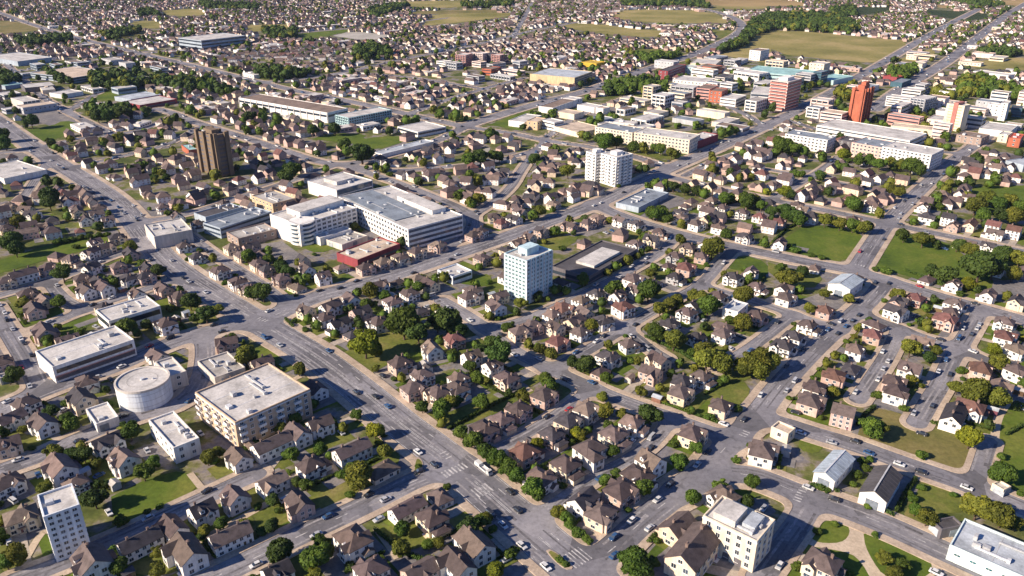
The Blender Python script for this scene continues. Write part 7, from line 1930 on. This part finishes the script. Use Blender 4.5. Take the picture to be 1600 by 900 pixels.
for w, (c, _p, n, r, tone) in zip(WP, WOODS):
    w_ = np.array(w); lo, hi = w_.min(0), w_.max(0); S = np.column_stack([g.uniform(lo[0], hi[0], n*14), g.uniform(lo[1], hi[1], n*14)]); S = S[in_poly(S, w)]
    area = abs(sum(w[i][0]*w[(i+1)%len(w)][1]-w[(i+1)%len(w)][0]*w[i][1] for i in range(len(w))))/2
    n2 = int(min(len(S), max(n, min(area/(r*r*1.6), 1500))))
    S = S[:n2]; S = S[road_near(S)[0] > 2] if len(S) else S
    for x, y in S: wp.append((x, y, r*g.uniform(.7, 1.25), tone if g.random() < .75 else 'mdo'[g.integers(3)]))
tree_stuff('woodland', wp, 'dense dark belts of trees beyond the near streets')

# cars on far roads and lots
mb = MB(); nc = 0
cv, cf, cm_ = [], [], []
for ri, r in enumerate(RD):
    for (p, uu) in along(r['pts'], 17 if r['main'] else 15):
        if p[1] < 520 or p[1] > 1500 or g.random() < .45: continue
        off = r['hw']*g.choice([-.75, -.3, .3, .75]); q = (p[0]-uu[1]*off, p[1]+uu[0]*off)
        if any(abs(q[0]-x) < 6 and abs(q[1]-y) < 6 for _r, x, y, *_ in CAR_ROOTS): continue
        nc += 1; k = int(g.choice(4, p=[.4, .25, .25, .1]))
        for bx in ((-2.1, 2.1, .85, .25, .85, k), (-1.5, .9, .7, .85, 1.4, 4)):
            x0, x1, hy_, z0, z1, m_ = bx
            pts8 = [(x, y, z) for z in (z0, z1) for x, y in ((x0, -hy_), (x1, -hy_), (x1, hy_), (x0, hy_))]
            v = [(q[0]+x*uu[0]-y*uu[1], q[1]+x*uu[1]+y*uu[0], z+Z_ROAD) for x, y, z in pts8]
            mb.solid(v, [(4,5,6,7),(0,1,5,4),(1,2,6,5),(2,3,7,6),(3,0,4,7)], m_)
tag(link('distant_cars', mb.mesh('distant_cars', [M['car_w'], M['car_s'], M['car_d'], M['car_b'], M['glass']])), 'tiny cars strung along the far roads', None, None, 'stuff')

# ================================================================== light, sky, air, camera
world = bpy.data.worlds.new('World'); scene.world = world; world.use_nodes = True
nt = world.node_tree; bg = nt.nodes.get('Background') or nt.nodes.new('ShaderNodeBackground')
sky = nt.nodes.new('ShaderNodeTexSky'); sky.sky_type = 'NISHITA'; sky.sun_disc = False
sky.sun_elevation = R(SUN_EL); sky.sun_rotation = math.atan2(TO_SUN.x, TO_SUN.y) % (2*math.pi)
sky.air_density = 1.0; sky.dust_density = 0.6; sky.ozone_density = 5.0
nt.links.new(mixc(nt, 1.0, sky.outputs[0], (0.66, 0.86, 1.26), 'MULTIPLY'), bg.inputs[0]); bg.inputs[1].default_value = SKY_STRENGTH
sun = bpy.data.lights.new('sun', 'SUN'); sun.energy = SUN_STRENGTH; sun.angle = R(0.5); sun.color = (1.0, 0.84, 0.66)
so = link('sun', sun); so.rotation_euler = TO_SUN.to_track_quat('Z', 'Y').to_euler()

if HAZE > 0:
    mb = MB(); mb.box(-4000, 4000, -300, 6000, -1, CAMH+6, 0, True)
    m = bpy.data.materials.new('haze_air'); m.use_nodes = True; n_ = m.node_tree; n_.nodes.clear()
    o_ = n_.nodes.new('ShaderNodeOutputMaterial'); pv = n_.nodes.new('ShaderNodeVolumePrincipled')
    pv.inputs['Density'].default_value = HAZE; pv.inputs['Color'].default_value = (0.58, 0.70, 1.0, 1); pv.inputs['Anisotropy'].default_value = 0.0
    n_.links.new(pv.outputs[0], o_.inputs['Volume'])
    tag(link('haze', mb.mesh('haze', [m])), None, None, None, 'stuff')

cam = bpy.data.cameras.new('camera'); co = link('camera', cam)
cam.sensor_width = 36; cam.lens = 36*FPX/1600; cam.clip_start = 1; cam.clip_end = 30000
co.location = (0, 0, CAMH); co.rotation_euler = (math.pi/2-PITCH, 0, 0)
scene.camera = co
scene.view_settings.view_transform = 'Standard'; scene.view_settings.look = 'None'
scene.view_settings.gamma = 1; scene.view_settings.exposure = EXPOSURE; scene.view_settings.use_curve_mapping = False
cy = scene.cycles
cy.max_bounces = 6; cy.diffuse_bounces = 2; cy.glossy_bounces = 2; cy.transmission_bounces = 2; cy.volume_bounces = 0; cy.transparent_max_bounces = 4
cy.use_denoising = True
cy.volume_step_rate = 1
print('houses', len(HOUSE_ROOTS), 'far', N_FAR, 'trees', ntree, 'cars', len(CAR_ROOTS), 'hedges', len(HEDGE_ROOTS), 'objects', len(bpy.data.objects))
